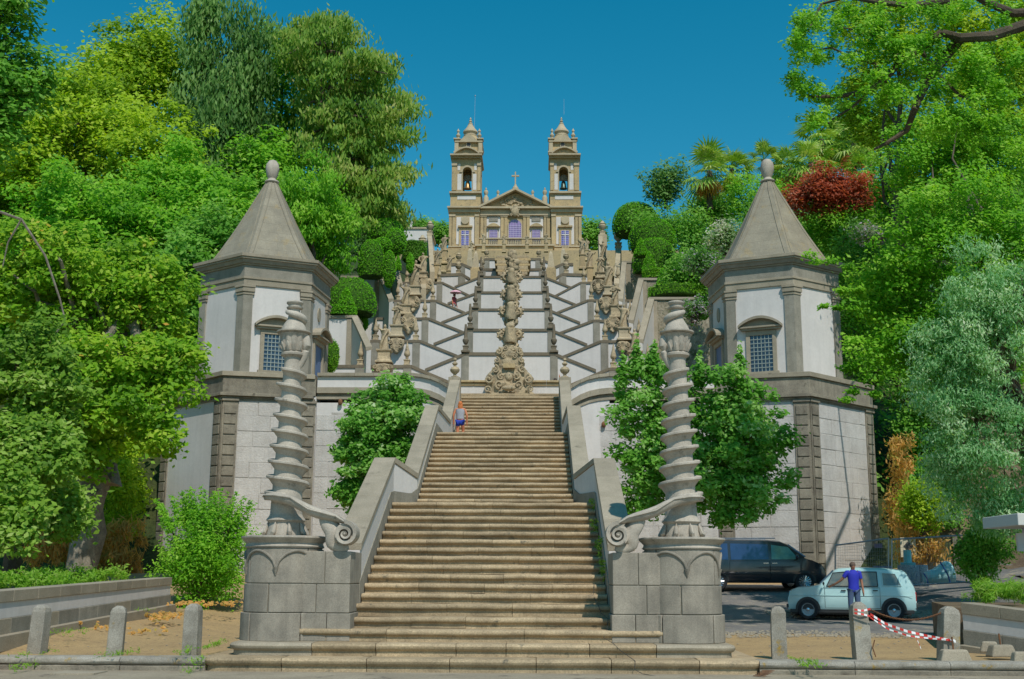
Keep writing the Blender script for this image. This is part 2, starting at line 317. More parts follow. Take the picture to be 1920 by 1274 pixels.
# ------------------------------------------------------------------ stair parapets
def parapet(side):
    sgn = side
    A = [P(672,1018,23.9), P(738,858,29.3), P(788,888,30.55), P(822,760,36.6), P(846,788,41.6), P(866,712,46.3)]
    A = [Vector((-abs(p.x), p.y, p.z)) for p in A]
    A[0].x = -2.50; A[1].x = -2.50; A[2].x = -2.04; A[3].x = -2.04; A[4].x = -2.01; A[5].x = -2.01
    wid = [.50, .50, .42, .40, .38, .38]
    word = 'left' if side < 0 else 'right'
    root = empty('stair_wall', (sgn*2.6, 24, 1), 'whitewashed wall with broad sloping granite coping along the %s side of the stairs' % word, 'wall')
    X = lambda x: x if side < 0 else -x
    def strip(p, q, w0, w1, t, mat, name, inner=0.0, nst=1):
        for k in range(nst):
            a = p.lerp(q, k/nst); b_ = p.lerp(q, (k+1)/nst); wa, wb = lerp(w0, w1, k/nst), lerp(w0, w1, (k+1)/nst)
            d = (b_-a).normalized()*.005
            a = a+d; b_ = b_-d
            b = MB(); b.hexa([(X(a.x+inner), a.y, a.z-t), (X(a.x-wa), a.y, a.z-t), (X(b_.x-wb), b_.y, b_.z-t), (X(b_.x+inner), b_.y, b_.z-t),
                              (X(a.x+inner), a.y, a.z), (X(a.x-wa), a.y, a.z), (X(b_.x-wb), b_.y, b_.z), (X(b_.x+inner), b_.y, b_.z)])
            b.build(name, mat, root, bevel=.012)
    strip(A[0], A[1], .52, .50, .15, G_cope, 'coping_stone', .03, 4)
    strip(A[2], A[3], .42, .40, .14, G_cope, 'coping_stone', .03, 3)
    strip(A[4], A[5], .38, .38, .14, G_cope, 'coping_stone', .03, 3)
    # returns where the stair narrows
    for p, q, w in ((A[1], A[2], .3), (A[3], A[4], .25)):
        b = MB(); d = .3
        a0, a1 = Vector((p.x-w, p.y+.01, p.z)), Vector((p.x+.03, p.y+.01, p.z))
        b.hexa([(X(p.x+.03), p.y+.006, p.z-.14), (X(p.x-w), p.y+.006, p.z-.14), (X(q.x-w), q.y-.006, q.z-.14), (X(q.x+.03), q.y-.006, q.z-.14),
                (X(p.x+.03), p.y+.006, p.z), (X(p.x-w), p.y+.006, p.z), (X(q.x-w), q.y-.006, q.z), (X(q.x+.03), q.y-.006, q.z)])
        b.build('coping_stone', G_cope, root, bevel=.01)
    def zstep(y):
        return float(np.interp(y, [21.4, 23.6, 28.8, 30.2, 35.9, 42.2, 47.8], [.13, 1.03, 3.33, 3.33, 5.9, 5.9, 8.9]))
    # body of the wall below the coping (whitewashed) and the granite stringer at the foot
    for (p, q, w) in ((A[0], A[1], .46), (A[1], A[2], .26), (A[2], A[3], .36), (A[3], A[4], .22), (A[4], A[5], .34)):
        b = MB(); t = .15
        b.hexa([(X(p.x), p.y, -.1), (X(p.x-w), p.y, -.1), (X(q.x-w), q.y, -.1), (X(q.x), q.y, -.1),
                (X(p.x), p.y, p.z-t), (X(p.x-w), p.y, p.z-t), (X(q.x-w), q.y, q.z-t), (X(q.x), q.y, q.z-t)])
        b.build('wall_body', W_, root)
        pts = [lerp(p.y, q.y, k/8) for k in range(9)]
        bb = MB()
        for k in range(8):
            y0, y1 = pts[k], pts[k+1]; xx0 = lerp(p.x, q.x, k/8)+.025; xx1 = lerp(p.x, q.x, (k+1)/8)+.025
            z0, z1 = zstep(y0)+.30, zstep(y1)+.30
            bb.hexa([(X(xx0), y0, -.05), (X(xx0-.06), y0, -.05), (X(xx1-.06), y1, -.05), (X(xx1), y1, -.05),
                     (X(xx0), y0, z0), (X(xx0-.06), y0, z0), (X(xx1-.06), y1, z1), (X(xx1), y1, z1)])
        bb.build('stringer', G_pil, root)
    # post at the top with its ball finial
    p = A[5]; b = MB().box(*sorted((X(p.x+.04), X(p.x-.44))), p.y-.05, p.y+.45, 6, p.z+.10); b.build('post', G_cope, root, bevel=.015)
    fz = p.z+.10; c = (X(p.x-.2), p.y+.2, fz)
    MB().lathe([(.16,0),(.16,.05),(.07,.08),(.06,.14),(.17,.24),(.20,.33),(.15,.42),(.06,.46),(.05,.50),(.11,.56),(.11,.60),(.05,.65),(.04,.68),(.08,.73),(.06,.79),(.01,.82)], c, 14).build('finial', G_stat, root, smooth=True)
    return A, root
PA, wallL = parapet(-1); _, wallR = parapet(1)

# ------------------------------------------------------------------ pedestals and spiral columns
def pedestal(s):
    cx, cy = s*3.87, 23.2
    word = 'left' if s < 0 else 'right'
    root = empty('pedestal', (cx, cy, .36), 'massive rounded granite pedestal carrying the %s spiral column, joined to a square block' % word, 'pedestal')
    R = .74; zb = .36
    # levels measured in the photograph
    z1, z2, z3 = P(533,1150,22.5).z, P(533,1095,22.5).z, P(533,1027,22.5).z
    ztop = P(533,1005,22.4).z; zbl = P(630,1034,22.6).z
    def plan(rad, grow=0.0):   # drum merging towards the stair: semicircle-ish plan
        pts = []
        for k in range(25):
            t = math.radians(-195+ 210*k/24.0) if s < 0 else math.radians(-195+210*k/24.0)
            pts.append((cx+rad*math.cos(t), cy+rad*math.sin(t)))
        return pts
    def drum(z0, zz, rad, a0, a1, mat, name, ndiv=10, inner=.45):
        b = MB(); rings = []
        o = [(cx+rad*math.cos(math.radians(lerp(a0, a1, k/ndiv))), cy+rad*math.sin(math.radians(lerp(a0, a1, k/ndiv)))) for k in range(ndiv+1)]
        i_ = [(cx+inner*math.cos(math.radians(lerp(a1, a0, k/ndiv))), cy+inner*math.sin(math.radians(lerp(a1, a0, k/ndiv)))) for k in range(ndiv+1)]
        b.prism_z(o+i_, z0, zz); return b.build(name, mat, root, smooth=True, bevel=.012)
    g = 1.0
    cuts = {0: [(-200, -128), (-127, -52), (-51, 20), (21, 90), (91, 159)], 1: [(-200, -100), (-99, -22), (-21, 60), (61, 159)], 2: [(-185, -140), (-139, -41), (-40, 20), (21, 90), (91, 174)]}
    for ci, (a, c, rad) in enumerate([(zb, z1, R+.045), (z1+.012, z2, R), (z2+.012, z3, R-.01)]):
        for a0, a1 in cuts[ci]: drum(a, c, rad, a0+.4, a1-.4, G_ped, 'granite_block')
    MB().lathe([(R-.04, zb+.0), (R-.04, z3)], (cx, cy, 0), 40).build('joint_core', G_joint, root)
    # cap mouldings
    MB().lathe([(R-.02,z3),(R+.01,z3),(R+.03,z3+.03),(R+.01,z3+.05),(R+.0,z3+.09),(R+.07,z3+.16),(R+.10,z3+.19),(R+.10,ztop),(R+.02,ztop+.015),(.2,ztop+.02)], (cx, cy, 0), 48).build('cap_moulding', G_col, root, smooth=True)
    # swag arches in relief on the upper drum course
    b = MB(); zt = z3-.015; dz = z3-z2
    for m in range(-3, 3):
        a0 = -90+m*62.0; a1 = a0+62.0; pts = []
        for k in range(17):
            t = k/16; ang = math.radians(lerp(a0, a1, t)); z = z2+dz*.42+dz*.5*math.sin(math.pi*t)**.55
            pts.append((cx+(R+.0)*math.cos(ang), cy+(R+.0)*math.sin(ang), z))
        b.tube(pts, .028, 8)
        ang = math.radians(a0); b.tube([(cx+(R+.005)*math.cos(ang), cy+(R+.005)*math.sin(ang), z2+dz*.46), (cx+(R)*math.cos(ang), cy+(R)*math.sin(ang), z2+dz*.22)], [.06, .008], 6)
    b.build('relief_swag', G_ped, root, smooth=True)
    # square block between drum and stair wall
    x0, x1 = (s*2.49, s*3.42)
    xm = s*3.17
    y0 = 22.66
    blocks = [(x0, s*2.72 if False else s*2.49, 0)]
    def blk(xa, xb, za, zb_, yy=y0):
        MB().box(min(xa, xb), max(xa, xb), yy, 24.1, za, zb_).build('granite_block', G_ped, root, bevel=.012)
    blk(s*2.49, s*2.97, z2+.006, zbl); blk(s*2.98, s*3.42, z2+.006, zbl)
    blk(s*2.49, s*3.12, z1+.006, z2-.006); blk(s*3.13, s*3.42, z1+.006, z2-.006)
    blk(s*2.46, s*2.90, zb, z1-.006, y0-.03); blk(s*2.91, s*3.42, zb, z1-.006, y0-.03)
    MB().box(min(s*2.52, s*3.42), max(s*2.52, s*3.42), y0+.03, 24.05, zb, zbl-.02).build('joint_core', G_joint, root)
    return cx, cy, ztop+.02, zbl

def spiral_column(s, cx, cy, z0, zbl):
    word = 'left' if s < 0 else 'right'
    root = empty('spiral_column', (cx, cy, z0), 'tall pale granite column wound by a spiral band ending in a scroll, on the %s pedestal' % word, 'column')
    ztop = P(552,563,23.2).z; H = ztop-z0
    zf = lambda py: P(540, py, 23.2).z
    # foot with leaves
    MB().lathe([(.37,0),(.375,.04),(.355,.10),(.34,.22),(.33,.25),(.36,.28),(.385,.30),(.37,.33),(.33,.38),(.315,.42)], (cx, cy, z0), 32).build('foot', G_col, root, smooth=True)
    b = MB()
    for k in range(8):
        t = math.radians(22.5+45*k); c, q = math.cos(t), math.sin(t)
        b.tube([(cx+.34*c, cy+.34*q, z0+.26), (cx+.375*c, cy+.375*q, z0+.15), (cx+.41*c, cy+.41*q, z0+.06), (cx+.46*c, cy+.46*q, z0+.035)], [.02, .07, .085, .05], 8, .6)
    b.build('foot_leaf', G_col, root, smooth=True)
    zb, zt = z0+.40, zf(682)
    MB().lathe([(lerp(.315, .165, k/14), lerp(zb-z0, zt-z0, k/14)) for k in range(15)], (cx, cy, z0), 28).build('shaft', G_col, root, smooth=True)
    # helical flange: outward ledge, flat sloping top and hollow underside
    turns = 8.35; zs, ze = zf(932), zf(690)
    nst = int(turns*40); rings = []
    ph0 = math.radians(-80) if s < 0 else math.radians(-100)
    for i in range(nst+1):
        t = i/nst; ang = ph0 - s*0 + (-s)*2*math.pi*turns*t*(-1)   # winding direction mirrors
        z = lerp(zs, ze, t); ri = lerp(.30, .15, t); ro = lerp(.445, .285, t)*(1 if t < .97 else 1-(t-.97)/.03*.35)
        th = lerp(.17, .13, t)
        c, q = math.cos(ang), math.sin(ang)
        prof = [(ri, z+.035), (ro-.015, z+.045), (ro, z+.03), (ro, z-.005), (ro-.03, z-.03), (ro-.05, z-.035), (lerp(ri, ro, .45), z-.075), (ri, z-th)]
        rings.append([(cx+rr_*c, cy+rr_*q, zz) for rr_, zz in prof])
    MB().loft(rings).build('spiral_band', G_col, root, smooth=True)
    # arm: continuation of the band that runs down to the volute on the stair wall
    W = lambda px, py, Y: (s*abs(P(px, py, Y).x), Y, P(px, py, Y).z)
    sy = 22.72; vc = Vector(W(650, 1002, sy)); R0 = .27
    end1, end2, end3 = W(610, 966, 22.70), W(632, 971, sy), W(650, 979, sy)
    path = [(cx+s*.44, cy-.02, zs-.02), (cx+s*.36, cy-.30, zs-.01), (cx+s*.10, cy-.47, zs-.03), (cx-s*.2, cy-.50, zs-.08), W(580, 958, 22.69), end1, end2, (end3[0], end3[1], end3[2]-.02)]
    def frame_ring(p, w, h):
        return [(p[0], p[1]-w, p[2]+h*.25), (p[0], p[1]-w*.8, p[2]+h*.5), (p[0], p[1]+w*.8, p[2]+h*.5), (p[0], p[1]+w, p[2]+h*.2), (p[0], p[1]+w*.7, p[2]-h*.35), (p[0], p[1]+w*.2, p[2]-h*.6), (p[0], p[1]-w*.5, p[2]-h*.55), (p[0], p[1]-w*.8, p[2]-h*.3)]
    hh = [.10, .12, .16, .19, .21, .19, .14, .08]; ww_ = [.13, .13, .14, .16, .18, .20, .21, .21]
    b = MB(); b.loft([frame_ring(p, ww_[i], hh[i]) for i, p in enumerate(path)])
    b.build('arm', G_col, root, smooth=True, subsurf=1)
    b = MB(); b.tube([(p[0], p[1]-ww_[i]*.93, p[2]+hh[i]*.12) for i, p in enumerate(path)], .018, 6); b.build('arm_bead', G_col, root, smooth=True)
    rings = []; n = 80
    for i in range(n+1):
        t = i/n; ang = math.radians(95) - t*math.radians(820)
        rad = lerp(R0, .03, t**.75); thk = lerp(.075, .022, t); w = lerp(.21, .27, min(1, t*3))
        c, q = math.cos(ang), math.sin(ang); dx = c*(-s)
        rings.append([(vc.x+dx*(rad-thk), vc.y-w, vc.z+q*(rad-thk)), (vc.x+dx*rad, vc.y-w-.015, vc.z+q*rad), (vc.x+dx*rad, vc.y+w, vc.z+q*rad), (vc.x+dx*(rad-thk), vc.y+w, vc.z+q*(rad-thk))])
    MB().loft(rings).build('volute', G_col, root, smooth=True)
    pr = [(vc.x+.21*math.cos(2*math.pi*k/24), vc.z+.21*math.sin(2*math.pi*k/24)) for k in range(24)]
    MB().prism_y(pr, vc.y-.15, vc.y+.2).ball((vc.x, vc.y-.2, vc.z), (.05, .08, .05)).build('volute_eye', G_col, root, smooth=True)
    nb = MB(); pts = [W(600, 968, sy), W(616, 982, sy), W(627, 996, sy), W(629, 1010, sy), W(622, 1022, sy), W(636, 1027, sy), W(656, 1029, sy)]
    nb.tube(pts, [.05, .12, .13, .14, .10, .085, .05], 10, 1.5); nb.build('scroll_stem', G_col, root, smooth=True, subsurf=1)
    # top: neck, fluted basket, cap plate, bell, serpent coil and small bowl
    B = zf(672); rr = .0106
    MB().lathe([(.165,zt-z0-.02),(.17,B-z0),(.24,B-z0+.05),(.245,B-z0+.09),(.19,B-z0+.12),(.20,B-z0+.16)], (cx, cy, z0), 28).build('neck_ring', G_col, root, smooth=True)
    bz = B+.14; bt = zf(628); b = MB()
    rings = []
    for k in range(9):
        t = k/8; rad = lerp(.205, .275, t**.8) + (.03 if t > .95 else 0)
        rings.append([(cx+(rad*(1+.09*abs(math.sin(6*a_))-.05))*math.cos(a_), cy+(rad*(1+.09*abs(math.sin(6*a_))-.05))*math.sin(a_), lerp(bz, bt, t)) for a_ in [2*math.pi*j/72 for j in range(72)]])
    b.loft(rings).build('fluted_basket', G_col, root, smooth=True)
    b = MB()
    for k in range(12):
        t = 2*math.pi*(k+.5)/12; c, q = math.cos(t), math.sin(t)
        b.tube([(cx+.20*c, cy+.20*q, bz), (cx+.26*c, cy+.26*q, lerp(bz, bt, .35)), (cx+.275*c, cy+.275*q, lerp(bz, bt, .5))], [.04, .045, .015], 6, .6)
    b.build('basket_leaf', G_col, root, smooth=True)
    cb = bt-z0
    bb = MB().lathe([(.24,cb-.01),(.31,cb+.01),(.345,cb+.035),(.345,cb+.06),(.26,cb+.09),(.25,cb+.13),(.21,cb+.24),(.16,cb+.34),(.13,cb+.42),(.12,cb+.52),(.11,cb+.60),(.11,cb+.64),(.16,cb+.67),(.17,cb+.70),(.13,cb+.72),(.13,cb+.76),(.165,cb+.80),(.17,cb+.83),(.15,cb+.86),(.04,cb+.865)], (cx, cy, z0), 32)
    bb.v = [(x, y, z if z < bt+.06 else bt+.06+(z-bt-.06)*.78) for x, y, z in bb.v]
    bb.build('bell_and_bowl', G_col, root, smooth=True)
    pts = []; rad = []
    for k in range(22):
        t = k/21; ang = math.radians(150 if s < 0 else 30) + s*-1*math.radians(300)*t*-1*(1 if s < 0 else 1)
        ang = math.radians(160)-math.radians(-250)*t if s < 0 else math.radians(20)-math.radians(250)*t
        pts.append((cx+lerp(.13, .2, t)*math.cos(ang), cy+lerp(.13, .2, t)*math.sin(ang), z0+cb+lerp(.50, .27, t)))
        rad.append(lerp(.04, .075, min(1, t*1.6)) if t < .9 else .065)
    MB().tube(pts, rad, 10).ball(pts[-1], (.085, .085, .075)).build('serpent_coil', G_col, root, smooth=True)
    xx = cx-s*.27     # side spout: small baluster handle hanging on the basket's inner side
    MB().tube([(xx, cy-.03, bt-.03), (xx+.0, cy-.05, bt-.10), (xx, cy-.05, bt-.24), (xx+s*.02, cy-.04, bt-.33), (xx+s*.01, cy-.04, bt-.36), (xx+s*.03, cy-.02, bt-.46), (xx+s*.10, cy, bt-.62), (xx+s*.16, cy, bt-.72)], [.05, .08, .10, .055, .075, .07, .06, .03], 12).build('side_handle', G_col, root, smooth=True)
for s in (-1, 1):
    a4 = pedestal(s); spiral_column(s, *a4)
# ------------------------------------------------------------------ bastions, terrace walls, pavilions
def obox(b, o, d, n, u0, u1, d0, d1, z0, z1):
    """box in a wall's own frame: o origin (x,y), d along the wall, n outward"""
    p = lambda u, w, z: (o[0]+d[0]*u+n[0]*w, o[1]+d[1]*u+n[1]*w, z)
    return b.hexa([p(u0,d0,z0), p(u1,d0,z0), p(u1,d1,z0), p(u0,d1,z0), p(u0,d0,z1), p(u1,d0,z1), p(u1,d1,z1), p(u0,d1,z1)])
def oprism(b, o, d, n, poly, d0, d1):   # polygon in (u,z) pushed out from d0 to d1
    p = lambda u, w, z: (o[0]+d[0]*u+n[0]*w, o[1]+d[1]*u+n[1]*w, z)
    return b.loft([[p(u, d0, z) for u, z in poly], [p(u, d1, z) for u, z in poly]])
def frame(a, c):
    L = math.hypot(c[0]-a[0], c[1]-a[1]); d = ((c[0]-a[0])/L, (c[1]-a[1])/L); n = (d[1], -d[0])
    if n[1] > 0.3: n = (-n[0], -n[1])
    return L, d, n
def stones(root, o, d, n, u0, u1, z0, z1, rowh, w, rr, mat=W_stone, skip=None):
    z = z0; row = 0
    nrow = max(1, round((z1-z0)/rowh)); rh = (z1-z0)/nrow
    for k in range(nrow):
        za, zb = z0+k*rh, z0+(k+1)*rh; u = u0; first = True
        while u < u1-.05:
            ww = w*rr.uniform(.6, 1.5)*(.6 if first and k % 2 else 1)
            e_ = min(u1, u+ww)
            if u1-e_ < w*.35: e_ = u1
            first = False
            if skip and skip((u+e_)/2, (za+zb)/2): u = e_; continue
            b = MB(); g = rr.choice([.003, .005, .008, .012]); pr = rr.uniform(.012, .034)
            j = lambda: rr.uniform(-.008, .008)
            obox(b, o, d, n, u+g+j(), e_-g+j(), 0, pr, za+g+j(), zb-g+j())
            b.build('wall_stone', mat, root, bevel=.02)
            u = e_
def centre_of(s):
    v2 = P(421, 697, 46.0) if s < 0 else P(1515, 703, 46.0)
    R = 4.81
    c = Vector((v2.x - s*R*math.cos(math.radians(255)), v2.y - R*math.sin(math.radians(255)), 0))
    if s > 0: c.x = v2.x + R*math.cos(math.radians(255))*1
    else: c.x = v2.x - R*math.cos(math.radians(255))
    return v2, c, R
def hexv(s, c, R, k, rot=0):     # k: 0..5 -> vertices v0..v5 of the hexagon, mirrored for the right side
    a_ = math.radians([135, 195, 255, 315, 15, 75][k]+rot); return (c.x + (R*math.cos(a_) if s < 0 else -R*math.cos(a_)), c.y+R*math.sin(a_))
ZTOP, ZC1, ZC2, ZW = 9.53, 9.34, 8.66, 8.40
YW = 46.95
TERR = 8.9
def bastion(s):
    word = 'left' if s < 0 else 'right'
    v2, c, R = centre_of(s)
    root = empty('bastion', (v2.x, v2.y+1, 1.2), 'tall whitewashed angular bastion with rusticated granite corners under the %s pavilion' % word, 'bastion')
    V = [hexv(s, c, R, k) for k in range(6)]
    v0, v1, v2p, v3, v4, v5 = V
    # junction of the right-hand face with the straight terrace wall
    t = (YW-v2p[1])/(v3[1]-v2p[1]); J = (v2p[0]+(v3[0]-v2p[0])*t, YW)
    rr = rnd(11 if s < 0 else 12)
    MB().prism_z([v0, v1, v2p, J, (J[0], 55)], -.5, ZC2-.01).build('wall_core', MORT if False else W_, root)
    for (a_, b_, lab, st) in ((v1, v2p, 'outer', s > 0), (v2p, J, 'inner', True), (v0, v1, 'side', False)):
        L, d, n = frame(a_, b_); zb = .9
        if lab == 'side': n = (-abs(n[0]) if s < 0 else abs(n[0]), n[1])
        wq = .60
        # rusticated corner blocks on a plain pilaster
        for (u0, u1) in ((0, wq), (L-wq, L)):
            if lab == 'inner' and u1 > L-.01: u0, u1 = L-.62, L-.02
            b = MB(); obox(b, a_, d, n, u0, u1, 0, .05, zb, ZW); b.build('corner_pilaster', G_rust, root)
            z = 1.25; k = 0
            while z < ZW-.3 and lab != 'side':
                b = MB(); h = .385; obox(b, a_, d, n, u0+.07, u1-.07 if True else u1, .05, .095, z+.02, min(z+h, ZW-.05)); b.build('corner_block', G_rust, root, bevel=.02)
                z += .41
            b = MB(); obox(b, a_, d, n, u0-.03, u1+.03, 0, .11, ZW-.06, ZW+.05); b.build('pilaster_cap', G_rust, root, bevel=.01); b = MB(); obox(b, a_, d, n, u0, u1, 0, .13, zb-.2, 1.22); b.build('pilaster_base', G_rust, root, bevel=.01)
        if st:
            b = MB(); obox(b, a_, d, n, wq, L-wq, 0, .006, zb, ZW); b.build('joint_ground', MORT, root)
            stones(root, a_, d, n, wq+.02, L-wq-.02, 1.0, ZW-.02, .62 if s < 0 else .60, 1.15, rr)
        b = MB(); obox(b, a_, d, n, wq, L-wq, 0, .04, ZW-.02, ZW+.05); b.build('string_course', G_rust, root)
    # cornice and parapet: stacked offset rings following the plan
    def ring(grow, z0, z1, mat, name, sm=False):
        b = MB(); RR = R+grow; W = [hexv(s, c, RR, k) for k in range(6)]
        tt = (YW-grow-W[2][1])/(W[3][1]-W[2][1]) if abs(W[3][1]-W[2][1]) > 1e-6 else 1
        JJ = (W[2][0]+(W[3][0]-W[2][0])*tt, YW-grow)
        b.prism_z([W[0], W[1], W[2], JJ, (JJ[0]+0*s, 55)], z0, z1); return b.build(name, mat, root, bevel=.01)
    ring(.10, ZW+.055, ZW+.13, G_rust, 'cornice')
    ring(.24, ZW+.135, ZC2, G_rust, 'cornice')
    ring(.06, ZC2+.003, ZC1, G_rust, 'parapet_band')
    ring(.16, ZC1+.003, ZTOP, G_cope, 'parapet_coping')
    return V, J, c
BL, JL, CL = bastion(-1); BR, JR, CR = bastion(1)

def terrace_wall(s, J):
    word = 'left' if s < 0 else 'right'
    root = empty('terrace_wall', (s*5, YW, 1.2), 'whitewashed stone terrace wall with white parapet curving down to the stairs on the %s' % word, 'wall')
    rr = rnd(21 if s < 0 else 22)
    x_in = s*2.62; xa = J[0]-s*.02; xc = (P(771,700,YW).x if s < 0 else -P(771,700,YW).x)
    xo = xa
    lo, hi = min(xo, x_in), max(xo, x_in)
    MB().box(lo, hi, YW, YW+.7, -.3, ZW).build('wall_core', W_, root)
    b = MB().box(lo+.62 if s < 0 else lo, hi if s < 0 else hi-.62, YW-.006, YW, .9, 8.0); b.build('joint_ground', MORT, root)
    o = (lo, YW-.006); stones(root, o, (1, 0), (0, -1), .02 if s > 0 else .02, hi-lo-.02, 1.0, 7.9, .62, 1.15, rr)
    zt0, zt1, zt2, zt3, zt4 = P(700,700,YW).z, P(700,706,YW).z, P(700,727,YW).z, P(700,738,YW).z, P(700,749,YW).z
    segs = []
    # curve in plan and elevation near the stairs
    L_ = [(700, YW, 700)]
    pts = [(xo, YW, zt0)]
    cv = [(771, 700, YW), (790, 702, YW-.05), (808, 706, YW-.14), (824, 712.5, YW-.28), (838, 721, YW-.46), (850, 731, YW-.66)]
    for (px, py, Y) in cv:
        p = P(px, py, Y); pts.append((-s*-abs(p.x) if False else (p.x if s < 0 else -p.x), Y, p.z))
    sec = [(zt0-zt1, zt0-zt0, .12, G_cope, 'coping_stone'), (zt0-zt2, zt0-zt1, .0, W_, 'parapet_wall'), (zt0-zt3, zt0-zt2, .08, G_cope, 'moulding'), (zt0-zt3+.14, zt0-zt3, -.04, G_rust, 'moulding'), (zt0-zt4, zt0-zt3+.14, .03, G_cope, 'moulding')]
    for i in range(len(pts)-1):
        (xa_, ya, za), (xb_, yb, zb_) = pts[i], pts[i+1]
        nsub = 5 if i == 0 else 1
        for q in range(nsub):
            a0 = (lerp(xa_, xb_, q/nsub), lerp(ya, yb, q/nsub), lerp(za, zb_, q/nsub)); a1 = (lerp(xa_, xb_, (q+1)/nsub), lerp(ya, yb, (q+1)/nsub), lerp(za, zb_, (q+1)/nsub))
            for dlo, dhi, pr, mat, nm in sec:
                g = .004*(1 if a1[0] > a0[0] else -1) if nm == 'coping_stone' else 0
                b = MB(); th = .45
                b.hexa([(a0[0]+g, a0[1]-pr, a0[2]-dlo), (a1[0]-g, a1[1]-pr, a1[2]-dlo), (a1[0]-g, a1[1]+th+pr, a1[2]-dlo), (a0[0]+g, a0[1]+th+pr, a0[2]-dlo),
                        (a0[0]+g, a0[1]-pr, a0[2]-dhi-.003), (a1[0]-g, a1[1]-pr, a1[2]-dhi-.003), (a1[0]-g, a1[1]+th+pr, a1[2]-dhi-.003), (a0[0]+g, a0[1]+th+pr, a0[2]-dhi-.003)])
                b.build(nm, mat, root)
            if i > 0:
                b = MB(); b.hexa([(a0[0], a0[1]+.02, -.3), (a1[0], a1[1]+.02, -.3), (a1[0], YW+.3, -.3), (a0[0], YW+.3, -.3),
                                  (a0[0], a0[1]+.02, a0[2]-(zt0-zt4)), (a1[0], a1[1]+.02, a1[2]-(zt0-zt4)), (a1[0], YW+.3, a1[2]-(zt0-zt4)), (a0[0], YW+.3, a0[2]-(zt0-zt4))]); b.build('wall_body', W_, root)
    # small orange lamp bracket under the moulding
    p = P(638 if s < 0 else 1132, 755 if s < 0 else 797, YW-.12)
    MB().lathe([(.05,-.1),(.09,-.05),(.09,.06),(.05,.12),(.02,.14)], p, 10).build('wall_lamp', RUST, root, smooth=True)
terrace_wall(-1, JL); terrace_wall(1, JR)
MB().box(-9, 9, YW+.7, 60, TERR-.3, TERR).build('terrace_floor', G_step, kind='structure')
# low wall closing the top of the stairs, the fountain stands before it
lw = empty('low_wall', (0, 50, TERR), 'low white wall with moulded granite coping behind the fountain at the top of the stairs', 'wall')
z0, z1 = P(900,724,50.0).z, P(900,714,50.0).z
MB().box(-2.35, 2.25, 50.0, 50.35, TERR, z0).build('wall_body', W_, lw)
for k in range(6):
    xa = lerp(-2.4, 2.3, k/6); xb = lerp(-2.4, 2.3, (k+1)/6)-.01
    MB().box(xa, xb, 49.94, 50.4, z0+.002, lerp(z0, z1, .55)).box(xa, xb, 49.86, 50.45, lerp(z0, z1, .6), z1).build('coping_stone', G_gold, lw, bevel=.02)

